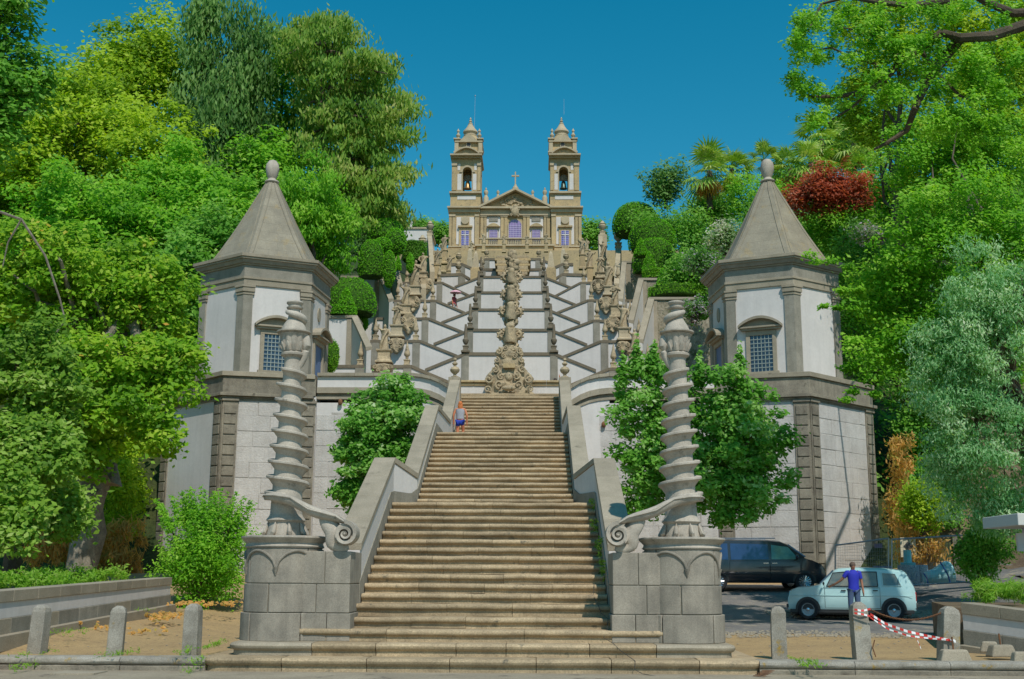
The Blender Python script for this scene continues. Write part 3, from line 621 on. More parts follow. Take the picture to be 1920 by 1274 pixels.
def pavilion(s, c):
    c = Vector((c.x + (-.80 if s < 0 else .92), c.y, 0))
    word, other = ('left', 'right') if s < 0 else ('right', 'left')
    R = 2.80; zb = 9.0; zt = 13.55
    root = empty('pavilion', (c.x, c.y, zb), 'hexagonal white chapel pavilion with pointed stone roof, %s of the stairs' % word, 'pavilion')
    V = [hexv(s, c, R, k, 9) for k in range(6)]
    MB().prism_z(V, zb-.4, zt+.1).build('wall', W_, root)
    faces = [(V[k], V[(k+1) % 6], k) for k in range(6)]
    def outn(a_, b_):
        L = math.hypot(b_[0]-a_[0], b_[1]-a_[1]); d = ((b_[0]-a_[0])/L, (b_[1]-a_[1])/L); n = (d[1], -d[0])
        m = ((a_[0]+b_[0])/2-c.x, (a_[1]+b_[1])/2-c.y)
        return L, d, (n if n[0]*m[0]+n[1]*m[1] > 0 else (-n[0], -n[1]))
    for a_, b_, k in faces:
        L, d, n = outn(a_, b_); w = .36
        for u0, u1 in ((0, w), (L-w, L)):
            b = MB(); obox(b, a_, d, n, u0-(0.04 if u0 == 0 else 0), u1+(.04 if u0 else 0), 0, .07, zb-.3, zt-.42); b.build('pilaster', G_pil, root)
            b = MB(); e0, e1 = u0-.06, u1+.06
            obox(b, a_, d, n, e0, e1, 0, .10, zt-.42, zt-.36); obox(b, a_, d, n, e0-.01, e1+.01, 0, .13, zt-.30, zt-.12); obox(b, a_, d, n, e0-.03, e1+.03, 0, .16, zt-.11, zt-.02)
            obox(b, a_, d, n, e0+.03, e1-.03, 0, .09, zt-.36, zt-.30); b.build('capital', G_cope, root, bevel=.01)
    def hx(R0, z0, z1, mat, name, R1=None):
        W0 = [hexv(s, c, R0, k, 9) for k in range(6)]; W1 = [hexv(s, c, R1 or R0, k, 9) for k in range(6)]
        b = MB(); b.loft([[(x, y, z0) for x, y in W0], [(x, y, z1) for x, y in W1]]); return b.build(name, mat, root, bevel=.008)
    hx(R+.08, zt, zt+.26, G_cope, 'architrave'); hx(R+.13, zt+.262, zt+.36, G_cope, 'architrave')
    hx(R+.09, zt+.362, zt+.86, G_pil, 'frieze')
    hx(R+.16, zt+.862, zt+.93, G_cope, 'cornice'); hx(R+.24, zt+.932, zt+1.08, G_pil, 'cornice', R+.34); hx(R+.40, zt+1.082, zt+1.16, G_cope, 'cornice'); hx(R+.46, zt+1.162, zt+1.30, G_cope, 'cornice')
    zr = zt+1.302; za = 19.0
    # roof: six faces each laid in courses of slabs
    rr = rnd(3); N = 9; rad = lambda t: lerp(2.62, .26, t)*(1-.055*math.sin(math.pi*t)); zz = lambda t: lerp(zr, za, t)
    for f in range(6):
        a0, a1 = hexv(s, Vector((0, 0, 0)), 1, f, 9), hexv(s, Vector((0, 0, 0)), 1, (f+1) % 6, 9)
        for k in range(N):
            t0, t1 = k/N, (k+1)/N-.0008; nb = [3, 3, 2, 2, 2, 1, 1, 1, 1][k]; off = rr.uniform(-.1, .1)
            cu = [0]+[min(.95, max(.05, (q+off)/nb+(.18 if k % 2 and nb > 1 else 0))) for q in range(1, nb)]+[1]
            for q in range(nb):
                b = MB(); pts = []
                for t in (t0, t1):
                    for dr in (-.25, rr.uniform(-.002, .002)):
                        for w in ((cu[q]+.0006, cu[q+1]-.0006) if dr < -.1 else (cu[q+1]-.0006, cu[q]+.0006)):
                            R_ = rad(t)+dr; pts.append((c.x+lerp(a0[0], a1[0], w)*R_, c.y+lerp(a0[1], a1[1], w)*R_, zz(t)))
                b.hexa(pts); b.build('roof_slab', G_roof, root)
        for off in (-.03, .03):
            b = MB(); path = []
            for k in range(N+1):
                t = k/N; w = .02+abs(off)*2.2; w = w if off > 0 else -w
                nb_ = a1 if off > 0 else hexv(s, Vector((0, 0, 0)), 1, (f-1) % 6, 9)
                ww = min(.3, .17/rad(t)); path.append((c.x+lerp(a0[0], nb_[0], ww)*(rad(t)+.012), c.y+lerp(a0[1], nb_[1], ww)*(rad(t)+.012), zz(t)))
            b.tube(path, .022, 5); b.build('roof_rib', G_roof, root)
    MB().lathe([(.30,0),(.34,.05),(.30,.10),(.20,.14),(.17,.22),(.24,.34),(.29,.55),(.31,.72),(.27,.92),(.17,1.06),(.03,1.12)], (c.x, c.y, za-.02), 18).build('roof_finial', G_col, root, smooth=True)
    # window in the face that looks to the stairs' foot
    for k, kind in ((2, 'window'), (3, 'door')):
        a_, b_ = V[k], V[(k+1) % 6]; L, d, n = outn(a_, b_); m = L/2
        if kind == 'window':
            w, z0, z1 = .47, 9.95, 11.5
            b = MB()
            obox(b, a_, d, n, m-w-.17, m-w, 0, .08, z0-.0, z1); obox(b, a_, d, n, m+w, m+w+.17, 0, .08, z0, z1)
            obox(b, a_, d, n, m-w-.17, m+w+.17, 0, .085, z1+.001, z1+.20); obox(b, a_, d, n, m-w-.24, m+w+.24, 0, .12, z0-.16, z0-.001)
            wf = b.build('window_frame', G_cope, root, bevel=.01)
            b = MB(); obox(b, a_, d, n, m-w, m+w, -.03, .012, z0, z1); b.build('pane', GLASSD, wf)
            for q in range(1, 6):
                b = MB(); u = m-w+2*w*q/6; obox(b, a_, d, n, u-.014, u+.014, .03, .05, z0, z1); b.build('grille_bar', GRILL, wf)
            for q in range(1, 9):
                b = MB(); z = lerp(z0, z1, q/9); obox(b, a_, d, n, m-w, m+w, .045, .062, z-.013, z+.013); b.build('grille_bar', GRILL, wf)
            hw = .88; zh = z1+.30
        else:
            w, z0, z1 = .55, 9.0, 11.4
            b = MB(); obox(b, a_, d, n, m-w-.18, m-w, 0, .10, z0, z1); obox(b, a_, d, n, m+w, m+w+.18, 0, .10, z0, z1); obox(b, a_, d, n, m-w-.18, m+w+.18, 0, .105, z1+.001, z1+.2)
            df = b.build('door_frame', G_cope, root, bevel=.01)
            b = MB(); obox(b, a_, d, n, m-w, m+w, -.03, .015, z0, z1); b.build('door_leaf', plain('blue_door', (.10,.16,.30), .6), df)
            hw = .92; zh = z1+.30
            b = MB(); p = (a_[0]+d[0]*m+n[0]*.04, a_[1]+d[1]*m+n[1]*.04, zh+1.05)
            pl = [(m+.22*math.cos(2*math.pi*j/20), zh+1.1+.32*math.sin(2*math.pi*j/20)) for j in range(20)]; oprism(b, a_, d, n, pl, 0, .05); b.build('oval_plaque', G_cope, root, bevel=.01)
        dp = .34 if kind == 'window' else .42
        b = MB(); obox(b, a_, d, n, m-hw+.06, m+hw-.06, 0, dp*.55, zh-.09, zh); obox(b, a_, d, n, m-hw, m+hw, 0, dp*.8, zh+.002, zh+.07)
        arc = [(m-hw+2*hw*q/16, zh+.07+.33*math.sin(math.pi*q/16)**.8) for q in range(17)]
        oprism(b, a_, d, n, arc, 0, dp*.35)
        outer = [(m-hw-.03+2*(hw+.03)*q/16, zh+.12+.37*math.sin(math.pi*q/16)**.8) for q in range(17)]; inner = [(u, z-.11) for u, z in reversed(outer)]
        for q in range(16): oprism(b, a_, d, n, [outer[q], outer[q+1], (outer[q+1][0], outer[q+1][1]-.11), (outer[q][0], outer[q][1]-.11)], 0, dp)
        b.build('hood', G_cope, root)
    return root
pavilion(-1, CL); pavilion(1, CR)

# ------------------------------------------------------------------ the zigzag stairs
def finial_parts(c, h, root, mat=G_stat, kind=0, base=True):
    s_ = h/1.3
    b = MB(); q_ = .66 if kind < 2 else .9
    if base: b.lathe([(.36*s_,0),(.36*s_,.05*s_),(.30*s_,.08*s_),(.30*s_,.22*s_),(.36*s_,.25*s_),(.36*s_,.30*s_),(.12*s_,.34*s_)], c, sq=4)
    z = c[2]+(.33*s_ if base else 0)
    if kind == 0: b.lathe([(.12*s_,0),(.09*s_,.04*s_),(.15*s_,.08*s_),(.09*s_,.11*s_),(.22*s_,.20*s_),(.25*s_,.28*s_),(.23*s_,.34*s_),(.12*s_,.62*s_),(.02*s_,.97*s_)], (c[0], c[1], z), 10)
    elif kind == 1: b.lathe([(.13*s_,0),(.08*s_,.05*s_),(.16*s_,.09*s_),(.26*s_,.24*s_),(.27*s_,.34*s_),(.17*s_,.42*s_),(.16*s_,.46*s_),(.13*s_,.95*s_),(.09*s_,1.25*s_)], (c[0], c[1], z), 10)
    else: b.lathe([(.15*s_,0),(.10*s_,.06*s_),(.30*s_,.26*s_),(.34*s_,.42*s_),(.26*s_,.50*s_),(.32*s_,.56*s_),(.20*s_,.62*s_),(.10*s_,.8*s_)], (c[0], c[1], z), 10)
    b.v = [(c[0]+(x-c[0])*q_, c[1]+(y-c[1])*q_, z) for x, y, z in b.v]
    b.build('finial', mat, root, smooth=True)
AT = [(62, 661.3, 872.5, 1038.7, (796.7,692), (1117.5,693)), (69, 617, 881, 1033, (812.7,643.7), (1101.5,645)), (76, 579, 891, 1027, (827,603.5), (1088,604)),
      (82.5, 547, 897, 1022.7, (839,568), (1079.6,570)), (88.5, 518, 901.7, 1019.8, (852,537), (1070.8,538))]
BT = [(60, (772,685), (860,722), (1141,690), (1060,724), 612, 1290), (65.5, (788,638), (858,666), (1126,638.5), (1054,668), 694, 1222), (72, (804,596), (868,621), (1111.7,600), (1048,623.5), 706, 1205),
      (79, (818.5,562.7), (872,585), (1101.5,562), (1044,585), 724, 1192), (85.8, (830,529), (880,553), (1088,529), (1040,554), 740, 1176)]
ordn = ['lowest', 'second', 'third', 'fourth', 'fifth']
def rail(b, p, q, Y, th, pr=.065, dp=.45):
    b.hexa([(p[0], Y-pr, p[1]-th), (q[0], Y-pr, q[1]-th), (q[0], Y+dp, q[1]-th), (p[0], Y+dp, p[1]-th), (p[0], Y-pr, p[1]), (q[0], Y-pr, q[1]), (q[0], Y+dp, q[1]), (p[0], Y+dp, p[1])])
def rail_parts(root, line, Y, th, seglen, name='rail_stone', mat=None):
    for p, q in zip(line[:-1], line[1:]):
        L = math.hypot(q[0]-p[0], q[1]-p[1]); n = max(1, round(L/seglen))
        for k in range(n):
            a_ = (lerp(p[0], q[0], k/n)+.004, lerp(p[1], q[1], k/n)); c_ = (lerp(p[0], q[0], (k+1)/n)-.004, lerp(p[1], q[1], (k+1)/n))
            b = MB(); rail(b, a_, c_, Y, th); b.build(name, mat or G_rail, root)
ZIG = []
for k, (Y, py, xl, xr, pl, pr_) in enumerate(AT):
    a, b_, c_, d_ = P(pl[0], pl[1], Y), P(xl, py, Y), P(xr, py, Y), P(pr_[0], pr_[1], Y); zr = (b_.z+c_.z)/2
    root = empty('zigzag_wall', ((b_.x+c_.x)/2, Y, TERR), 'white wall with grey rails sloping down from its centre, %s of five up the zigzag stairs' % ordn[k], 'wall', 'centre walls of the zigzag stairs')
    line = [(a.x, a.z), (b_.x, zr), (c_.x, zr), (d_.x, d_.z)]; th = .165
    MB().prism_y([(a.x, 7.0)]+[(x, z-th-.002) for x, z in line]+[(d_.x, 7.0)], Y, Y+.4).build('wall_body', W_, root)
    rail_parts(root, line, Y, th, 2.2)
    for x in (b_.x, c_.x):
        sx = -1 if x < 0 else 1; xi = x - sx*.0
        MB().box(xi-.20 - (.0), xi+.20, Y-.05, Y, 7.0, zr-th-.004).build('pilaster', G_pil, root)
        MB().box(xi-.23, xi+.23, Y-.16, Y+.5, zr+.002, zr+.10).build('post_block', G_rail, root, bevel=.01)
        finial_parts((xi, Y+.15, zr+.10), 1.22, root, G_rail, 1)
for k, (Y, bl, ll, br, lr, ol, orr) in enumerate(BT):
    for sd, (bd, lo, out) in ((-1, (bl, ll, ol)), (1, (br, lr, orr))):
        a, b_, c_ = P(out, bd[1], Y), P(bd[0], bd[1], Y), P(lo[0], lo[1], Y)
        w = 'left' if sd < 0 else 'right'
        root = empty('landing_wall', (b_.x, Y, TERR), 'white %s landing wall with one rail sloping down to the centre, %s of five up the zigzag stairs' % (w, ordn[k]), 'wall', 'side landing walls of the zigzag stairs')
        line = [(a.x, b_.z), (b_.x, b_.z), (c_.x, c_.z)]; th = .16
        if sd > 0: line = line[::-1]
        MB().prism_y([(line[0][0], 7.0)]+[(x, z-th-.002) for x, z in line]+[(line[-1][0], 7.0)], Y, Y+.4).build('wall_body', W_, root)
        rail_parts(root, line, Y, th, 2.4)
        xp = b_.x + sd*.22
        MB().box(xp-.21, xp+.21, Y-.05, Y, 7.0, b_.z-th-.004).build('pilaster', G_pil, root)
        finial_parts((xp+sd*.05, Y+.15, b_.z+.002), 1.3, root, G_stat, 0)
        xo = P([675.6, 703, 724.6, 743, 760][k], 660, Y).x if sd < 0 else P([1215, 1199, 1183, 1171, 1160][k], 660, Y).x
        MB().box(xo-.23, xo+.23, Y-.06, Y, 7.0, b_.z-th-.004).build('pilaster', G_pil, root)
        finial_parts((xo, Y+.15, b_.z+.002), 1.3, root, G_stat, 0)
        ZIG.append((k, sd, Y, b_.z, xp, xo))

# upper part towards the church: smaller walls, obelisks
up = empty('upper_stair_wall', (-.5, 98, 20), 'small white panelled walls with rails beside the tiered golden fountain below the church', 'wall')
for (Y, py, xl, xr, low) in ((97, 503.7, 904, 1017, None), (106, 484.5, 912, 1010, ((893,490.5), (1029,491)))):
    a, b_ = P(xl, py, Y), P(xr, py, Y); line = [(a.x, a.z), (b_.x, a.z)]
    if low: l0, l1 = P(low[0][0], low[0][1], Y), P(low[1][0], low[1][1], Y); line = [(l0.x, l0.z)]+line+[(l1.x, l1.z)]
    MB().prism_y([(line[0][0], 15)]+[(x, z-.2) for x, z in line]+[(line[-1][0], 15)], Y, Y+.4).build('wall_body', W_, up)
    rail_parts(up, line, Y, .22, 2.5)
    for x in (a.x, b_.x):
        MB().box(x-.3, x+.3, Y-.05, Y, 15, a.z-.23).build('pilaster', G_pil, up); finial_parts((x, Y+.2, a.z+.002), 1.0, up, G_stat, 2)
for sd in (-1, 1):
    for (Y, p0, p1, p2) in ((94, (820, 514), (866, 512.5), (884, 523)), (101, (846, 494), (866, 493.5), (886, 502))):
        q = [P(*(p0 if sd < 0 else (1921-p0[0], p0[1])), Y), P(*(p1 if sd < 0 else (1921-p1[0], p1[1])), Y), P(*(p2 if sd < 0 else (1921-p2[0], p2[1])), Y)]
        root = empty('upper_landing_wall', (q[1].x, Y, 18), '%s white landing wall %s, close below the church' % ('small lower' if Y < 100 else 'small upper', 'on the left' if sd < 0 else 'on the right'), 'wall')
        line = [(p.x, p.z) for p in q]
        if sd > 0: line = line[::-1]
        MB().prism_y([(line[0][0], 15)]+[(x, z-.2) for x, z in line]+[(line[-1][0], 15)], Y, Y+.4).build('wall_body', W_, root)
        rail_parts(root, line, Y, .24, 2.2)
        MB().box(q[1].x-.3, q[1].x+.3, Y-.05, Y, 15, q[1].z-.25).build('pilaster', G_pil, root)
        finial_parts((q[1].x+sd*.3, Y+.2, q[1].z+.002), 1.15, root, G_stat, 2)
    px = 892 if sd < 0 else 1033
    base = P(px, 513, 92.5); top = P(px, 474, 92.5)
    ob = empty('obelisk', (base.x, 92.5, base.z), 'tall plain granite obelisk %s of the tiered fountain below the church' % ('left' if sd < 0 else 'right'), 'obelisk')
    h = top.z-base.z
    MB().box(base.x-.42, base.x+.42, 92.1, 92.9, base.z-1.5, base.z+.30).box(base.x-.34, base.x+.34, 92.15, 92.85, base.z+.302, base.z+.42).build('plinth', G_gold, ob, bevel=.02)
    MB().lathe([(.42, .43), (.20, h*.93), (.02, h+.15)], (base.x, 92.5, base.z), sq=4).build('shaft', G_goldp, ob)
    px2 = 881 if sd < 0 else 1056
    b2, t2 = P(px2, 489, 118), P(px2, 470, 118)
    ob = empty('obelisk', (b2.x, 118, b2.z), 'short stone pier %s of the church steps behind the obelisk' % ('left' if sd < 0 else 'right'), 'obelisk')
    MB().lathe([(.42, -1.5), (.40, 0), (.24, t2.z-b2.z), (.1, t2.z-b2.z+.2)], (b2.x, 118, b2.z), sq=4).build('shaft', G_goldp, ob)

# ------------------------------------------------------------------ fountains
def scroll(b, cx, cy, cz, R, th, turns=1.3, a0=90, hand=1, seg=26):
    pts = []; rad = []
    for i in range(seg+1):
        t = i/seg; ang = math.radians(a0)+hand*2*math.pi*turns*t; rr_ = lerp(R, R*.15, t)
        pts.append((cx+rr_*math.cos(ang), cy-.5*th*t, cz+rr_*math.sin(ang))); rad.append(lerp(th, th*.6, t))
    b.tube(pts, rad, 6)
def ornate(root, Y, prof_px, cxpx, depth, mat, name, seed, scrolls=(), amp=.05):
    """carved block: outline half-widths by height, swelling to the front and roughened like carving"""
    rings = []; n = 30
    for py, hw in prof_px:
        c = P(cxpx, py, Y); w = hw*Y/FPX*1.0
        rings.append([(c.x+w*math.copysign(abs(math.cos(2*math.pi*j/n))**.8, math.cos(2*math.pi*j/n)), Y+depth*.5-depth*.5*math.copysign(abs(math.sin(2*math.pi*j/n))**.7, math.sin(2*math.pi*j/n)), c.z) for j in range(n)])
    rr_ = []
    for i in range(len(rings)-1):
        for q in range(3): rr_.append([tuple(lerp(rings[i][j][k], rings[i+1][j][k], q/3) for k in range(3)) for j in range(n)])
    rr_.append(rings[-1])
    b = MB(); b.loft(rr_)
    o = Vector((seed*3.3, 0, seed))
    nv = []
    for p in b.v:
        v = Vector(p); f = mnoise.noise(v*3.2+o)*amp*1.3+abs(mnoise.noise(v*7+o))*amp
        nv.append((p[0]+f*.6, p[1]-f*1.6, p[2]+f*.3))
    b.v = nv
    for (px, py, R, th, a0, hand) in scrolls:
        for sd in (-1, 1):
            c = P(cxpx+sd*px, py, Y); m = Y/FPX
            scroll(b, c.x, Y-.04, c.z, R*m, th*m, 1.35, a0 if sd > 0 else 180-a0, hand*sd)
    return b.build(name, mat, root, smooth=True)
fx = 957
fo = empty('baroque_fountain', (P(fx,740,49).x, 49, TERR), 'large carved baroque fountain with scrolled shell shape standing at the top of the stairs', 'fountain')
ornate(fo, 49.0, [(744,48),(738,49),(730,43),(722,40),(715,44),(708,47),(700,42),(692,34),(686,29)], fx-3, 1.0, G_stat, 'carved_base', 1,
       [(38,712,9,2.4,90,1),(40,731,7,2,200,-1),(26,693,8,2.2,90,1),(14,706,8,2.0,90,-1),(18,722,8,2.0,270,1),(8,732,6,1.8,90,1)], .07)
ornate(fo, 49.1, [(687,27),(680,30),(672,26),(668,22),(665,26),(658,27),(652,22),(648,12)], fx-2, .8, G_stat, 'carved_crown', 2,
       [(20,659,7,2,90,1),(24,676,6,1.8,90,1),(10,668,5,1.5,90,-1),(8,654,5,1.5,90,1)], .06)
b = MB(); p = P(fx-3, 707, 48.45); b.ball(p, (.16, .12, .2)); b.tube([(p.x-.25, p.y+.1, p.z+.02), (p.x-.12, p.y-.02, p.z+.12), (p.x+.12, p.y-.02, p.z+.12), (p.x+.25, p.y+.1, p.z+.02)], .04, 6)
b.ball(P(fx-3, 728, 48.5), (.3, .15, .12)); b.build('carved_mask', G_stat, fo, smooth=True)
MB().box(p.x-.25, p.x+.25, 48.8, 49.0, P(0,690,49).z, P(0,682,49).z).build('carved_plaque', G_gold, fo)
FT = [(61.8, 640, 24, 31), (68.8, 595, 23, 25), (75.8, 563, 20, 25), (82.3, 530, 20, 24)]
names4 = ['lowest', 'second', 'third', 'topmost']
for k, (Y, py, hw, hh) in enumerate(FT):
    cx = 957+k*.8; root = empty('wall_fountain', (P(cx,py,Y).x, Y, P(cx,py+hh*.6,Y).z), 'carved wall fountain with winged scrolls, %s of four up the zigzag centre' % names4[k], 'fountain', 'carved fountains on the centre walls')
    ornate(root, Y-.45, [(py+hh*.62,7),(py+hh*.45,13),(py+hh*.2,15),(py,12),(py-hh*.2,14),(py-hh*.4,10),(py-hh*.62,9),(py-hh*.8,6)], cx, .7, G_stat, 'carved_column', k+5, [(6, py+4, 5, 1.6, 90, 1), (5, py-10, 4, 1.4, 90, -1)], .08)
    m = Y/FPX; wy = py-hh*.30-2
    for sd in (-1, 1):
        b = MB(); q = P(cx+sd*(hw-10), wy, Y); b.ball((q.x, Y-.05, q.z), (10.5*m, .16, 11*m), 20, 12)
        q2 = P(cx+sd*(hw-17), wy+11, Y); b.ball((q2.x, Y-.05, q2.z), (7*m, .14, 8*m), 14, 8); b.jitter(.10, 4.5, k)
        scroll(b, q.x+sd*.02, Y-.20, q.z, 8.5*m, 2.1*m, 1.5, 90, sd); scroll(b, q2.x, Y-.20, q2.z, 5*m, 1.6*m, 1.3, 200, -sd)
        for a_ in range(7):
            t = math.radians(-60+a_*38); b.ball((q.x+sd*10.5*m*math.cos(t), Y-.1, q.z+11*m*math.sin(t)), 2.3*m, 8, 5)
        b.build('scroll_wing', G_stat, root, smooth=True)
    b = MB(); rg = rnd(500+k)
    for a_ in range(20):
        q = P(cx+rg.uniform(-7, 7), lerp(py+hh*.6, py-hh*.8, a_/20), Y-.55); b.ball(q, (rg.uniform(2.5, 5)*m, .14, rg.uniform(2.5, 5.5)*m), 8, 5)
    b.jitter(.06, 5, k).build('carved_figures', G_stat, root, smooth=True)
    b = MB(); c = P(cx, py-hh*.9, Y-.5); b.ball(c, (.24, .2, .24), 10, 6); b.lathe([(.34,-.1),(.30,-.4),(.36,-.7),(.30,-.9)], c, 10); b.jitter(.06, 4, k); b.build('carved_bust', G_stat, root, smooth=True)
tf = empty('tiered_fountain', (P(960,520,93).x, 93, P(960,525,93).z), 'broad golden tiered fountain of stacked ledges rising below the church', 'fountain')
for i, (py0, py1, hw) in enumerate([(522,516,24),(516,510,28),(510,506,31),(506,499,29),(499,495,33),(495,489,30),(489,485,34),(485,480,30)]):
    a, c = P(958-hw+3, py0, 93+i*.5), P(958+hw+3, py1, 93+i*.5)
    MB().box(a.x, c.x, 93+i*.5, 96+i*.5, a.z, c.z+.02).build('ledge', [G_gold, G_statue if False else G_stat][i % 2], tf, bevel=.05)
ornate(tf, 92.0, [(538,5),(530,14),(522,19),(514,21),(506,14),(498,12),(490,10),(484,8),(476,7),(468,4)], 961, 1.2, G_stat, 'carved_centre', 31, [(14,518,6,2,90,1),(10,505,5,1.6,90,-1),(9,493,5,1.5,90,1)], .13)
b = MB()
for k in range(26):
    rr = rnd(400+k); c = P(961+rr.uniform(-8, 8), lerp(535, 470, k/26), 91.7); b.ball(c, (rr.uniform(.16,.36), .2, rr.uniform(.18,.36)), 8, 5)
b.jitter(.08, 3, 3).build('carved_figures', G_stat, tf, smooth=True)

# ------------------------------------------------------------------ statues
def statue_mesh(seed, h):
    rr = rnd(seed); b = MB(); rings = []; n = 16; tw = rr.uniform(-.6, .6); sway = rr.uniform(-.035, .035)
    prof = [(0,.15),(.04,.155),(.2,.125),(.38,.125),(.50,.13),(.60,.11),(.68,.13),(.76,.165),(.81,.14),(.84,.06),(.86,.045)]
    for z, rad in prof:
        rings.append([((rad*1.05)*math.cos(2*math.pi*j/n)*(1+.10*math.sin(5*2*math.pi*j/n+tw*z*9))+sway*math.sin(z*4), rad*.75*math.sin(2*math.pi*j/n)*(1+.12*math.sin(6*2*math.pi*j/n+tw*7*z)), z) for j in range(n)])
    b.loft(rings); hx = sway*math.sin(3.5)
    b.ball((hx, -.01, .925), (.058, .066, .078), 10, 8)
    a1 = rr.choice([0, 1, 2])
    if a1 == 0: b.tube([(-.14,0,.79),(-.20,-.05,.66),(-.06,-.15,.62),(.02,-.17,.66)], [.05,.045,.035,.03], 7); b.tube([(.14,0,.79),(.19,-.05,.66),(.08,-.16,.70),(.02,-.17,.75)], [.05,.045,.035,.03], 7)
    elif a1 == 1: b.tube([(-.14,0,.79),(-.24,-.03,.86),(-.23,-.08,1.0)], [.05,.04,.028], 7); b.tube([(.14,0,.79),(.2,-.05,.64),(.15,-.12,.52)], [.05,.045,.03], 7)
    else: b.tube([(-.14,0,.79),(-.21,-.04,.64),(-.12,-.15,.56)], [.05,.045,.03], 7); b.tube([(.14,0,.79),(.24,-.06,.74),(.3,-.14,.82)], [.05,.04,.028], 7)
    b.tube([(.12,-.08,.75),(-.02,-.15,.5),(-.14,-.12,.2),(-.16,-.05,.02)], [.03,.05,.06,.04], 7)   # fold of the cloak
    b.v = [tuple(Vector((x*h, y*h, z*h))+mnoise.noise_vector(Vector((x*9+seed, y*9, z*9)))*.022*h) for x, y, z in b.v]
    return b
SP = [  # side, level k, px, top of head, feet, pedestal foot, cartouche (centre px, top, bottom, half width)
 (-1, 0, 721, 609, 657, 682, (717,682,703,20)), (-1, 1, 745, 567, 611, 634, (742,634,662,15)), (-1, 2, 761, 532, 573, 592, (765,590,626,14)), (-1, 3, 779, 488, 538, 556, (773,556,585,15)), (-1, 4, 793, 474, 512, 524, (797,522,552,15)),
 (1, 0, 1190, 617, 660, 685, (1188,686,700,16)), (1, 1, 1170, 571, 616, 640, (1169,640,666,14)), (1, 2, 1154, 531, 574, 598, (1148,596,623,15)), (1, 3, 1141, 492, 538, 556, (1136,557,588,15)), (1, 4, 1126, 478, 512, 524, (1122,524,550,14))]
for sd, k, px, yt, yf, yp, (cpx, ct, cb_, chw) in SP:
    Y = BT[k][0]+.15; t, f, q = P(px, yt, Y), P(px, yf, Y), P(px, yp, Y); w = 'left' if sd < 0 else 'right'
    root = empty('statue', (f.x, Y, q.z), 'golden stone figure on a pedestal, %s statue up the %s side of the zigzag' % (ordn[k], w), 'statue', 'stone statues along the zigzag stairs')
    h = t.z-f.z; m = Y/FPX
    st = statue_mesh(60+k*2+(sd > 0), h); st.v = [(x+f.x, y+Y, z+f.z) for x, y, z in st.v]; st.build('figure', G_stat, root, smooth=True)
    hp = f.z-q.z; c = (f.x, Y, q.z)
    MB().lathe([(.62,0),(.62,.1),(.48,.14),(.44,hp*.5),(.46,hp-.14),(.56,hp-.08),(.58,hp)], c, sq=4).build('pedestal', G_goldp if k % 2 else G_stat, root, smooth=False, bevel=.02)
    ornate(root, Y-.55, [(cb_,2),(lerp(ct,cb_,.85),6),(lerp(ct,cb_,.68),chw*.75),(lerp(ct,cb_,.4),chw),(lerp(ct,cb_,.15),chw*.95),(ct,chw*.6)], cpx, .5, G_stat, 'cartouche', 40+k, [(chw-5, lerp(ct,cb_,.3), 4.5, 1.5, 90, 1), (chw*.45, lerp(ct,cb_,.62), 3.5, 1.2, 200, -1)], .06)
UP = [(-1,820,497,466,98),(-1,834,470,441,112),(-1,843,508,478,104),(-1,830,484,452,120),(1,1092,478,447,112),(1,1106,502,468,104),(1,1100,470,448,120),(1,1131,486,452,98),
      (-1,907,456,437,150),(1,1024,456,437,150),(-1,884,470,452,130),(-1,945,458,440,160),(1,988,458,440,160)]
desc = ['leaning robed', 'slim robed', 'broad cloaked', 'small dark', 'slim cloaked', 'tall robed', 'small robed', 'grey robed', 'short', 'short', 'squat', 'tiny standing', 'tiny standing']
for i, (sd, px, yf, yt, Y) in enumerate(UP):
    f, t = P(px, yf, Y), P(px, yt, Y); w = 'left' if sd < 0 else 'right'
    where = ['nearest the zigzag stairs', 'high beside the golden wall', 'on the inner post', 'behind the others', 'high beside the far wall', 'on the inner post', 'behind the others', 'nearest the zigzag stairs', 'in front of the church door wall, inner', 'in front of the church door wall, inner', 'on the church terrace corner', 'beside the church door', 'beside the church door'][i]
    root = empty('statue', (f.x, Y, f.z), '%s stone statue %s, %s of the church axis' % (desc[i], where, w), 'statue', 'statues on the terraces below the church')
    h = t.z-f.z; st = statue_mesh(90+i, h); st.v = [(x+f.x, y+Y, z+f.z) for x, y, z in st.v]; st.build('figure', G_stat, root, smooth=True)
    MB().lathe([(h*.3,-h*.9),(h*.3,-h*.8),(h*.22,-h*.76),(h*.22,-h*.08),(h*.28,-h*.05),(h*.28,0)], (f.x, Y, f.z), sq=4).build('pedestal', G_gold, root, bevel=.02)

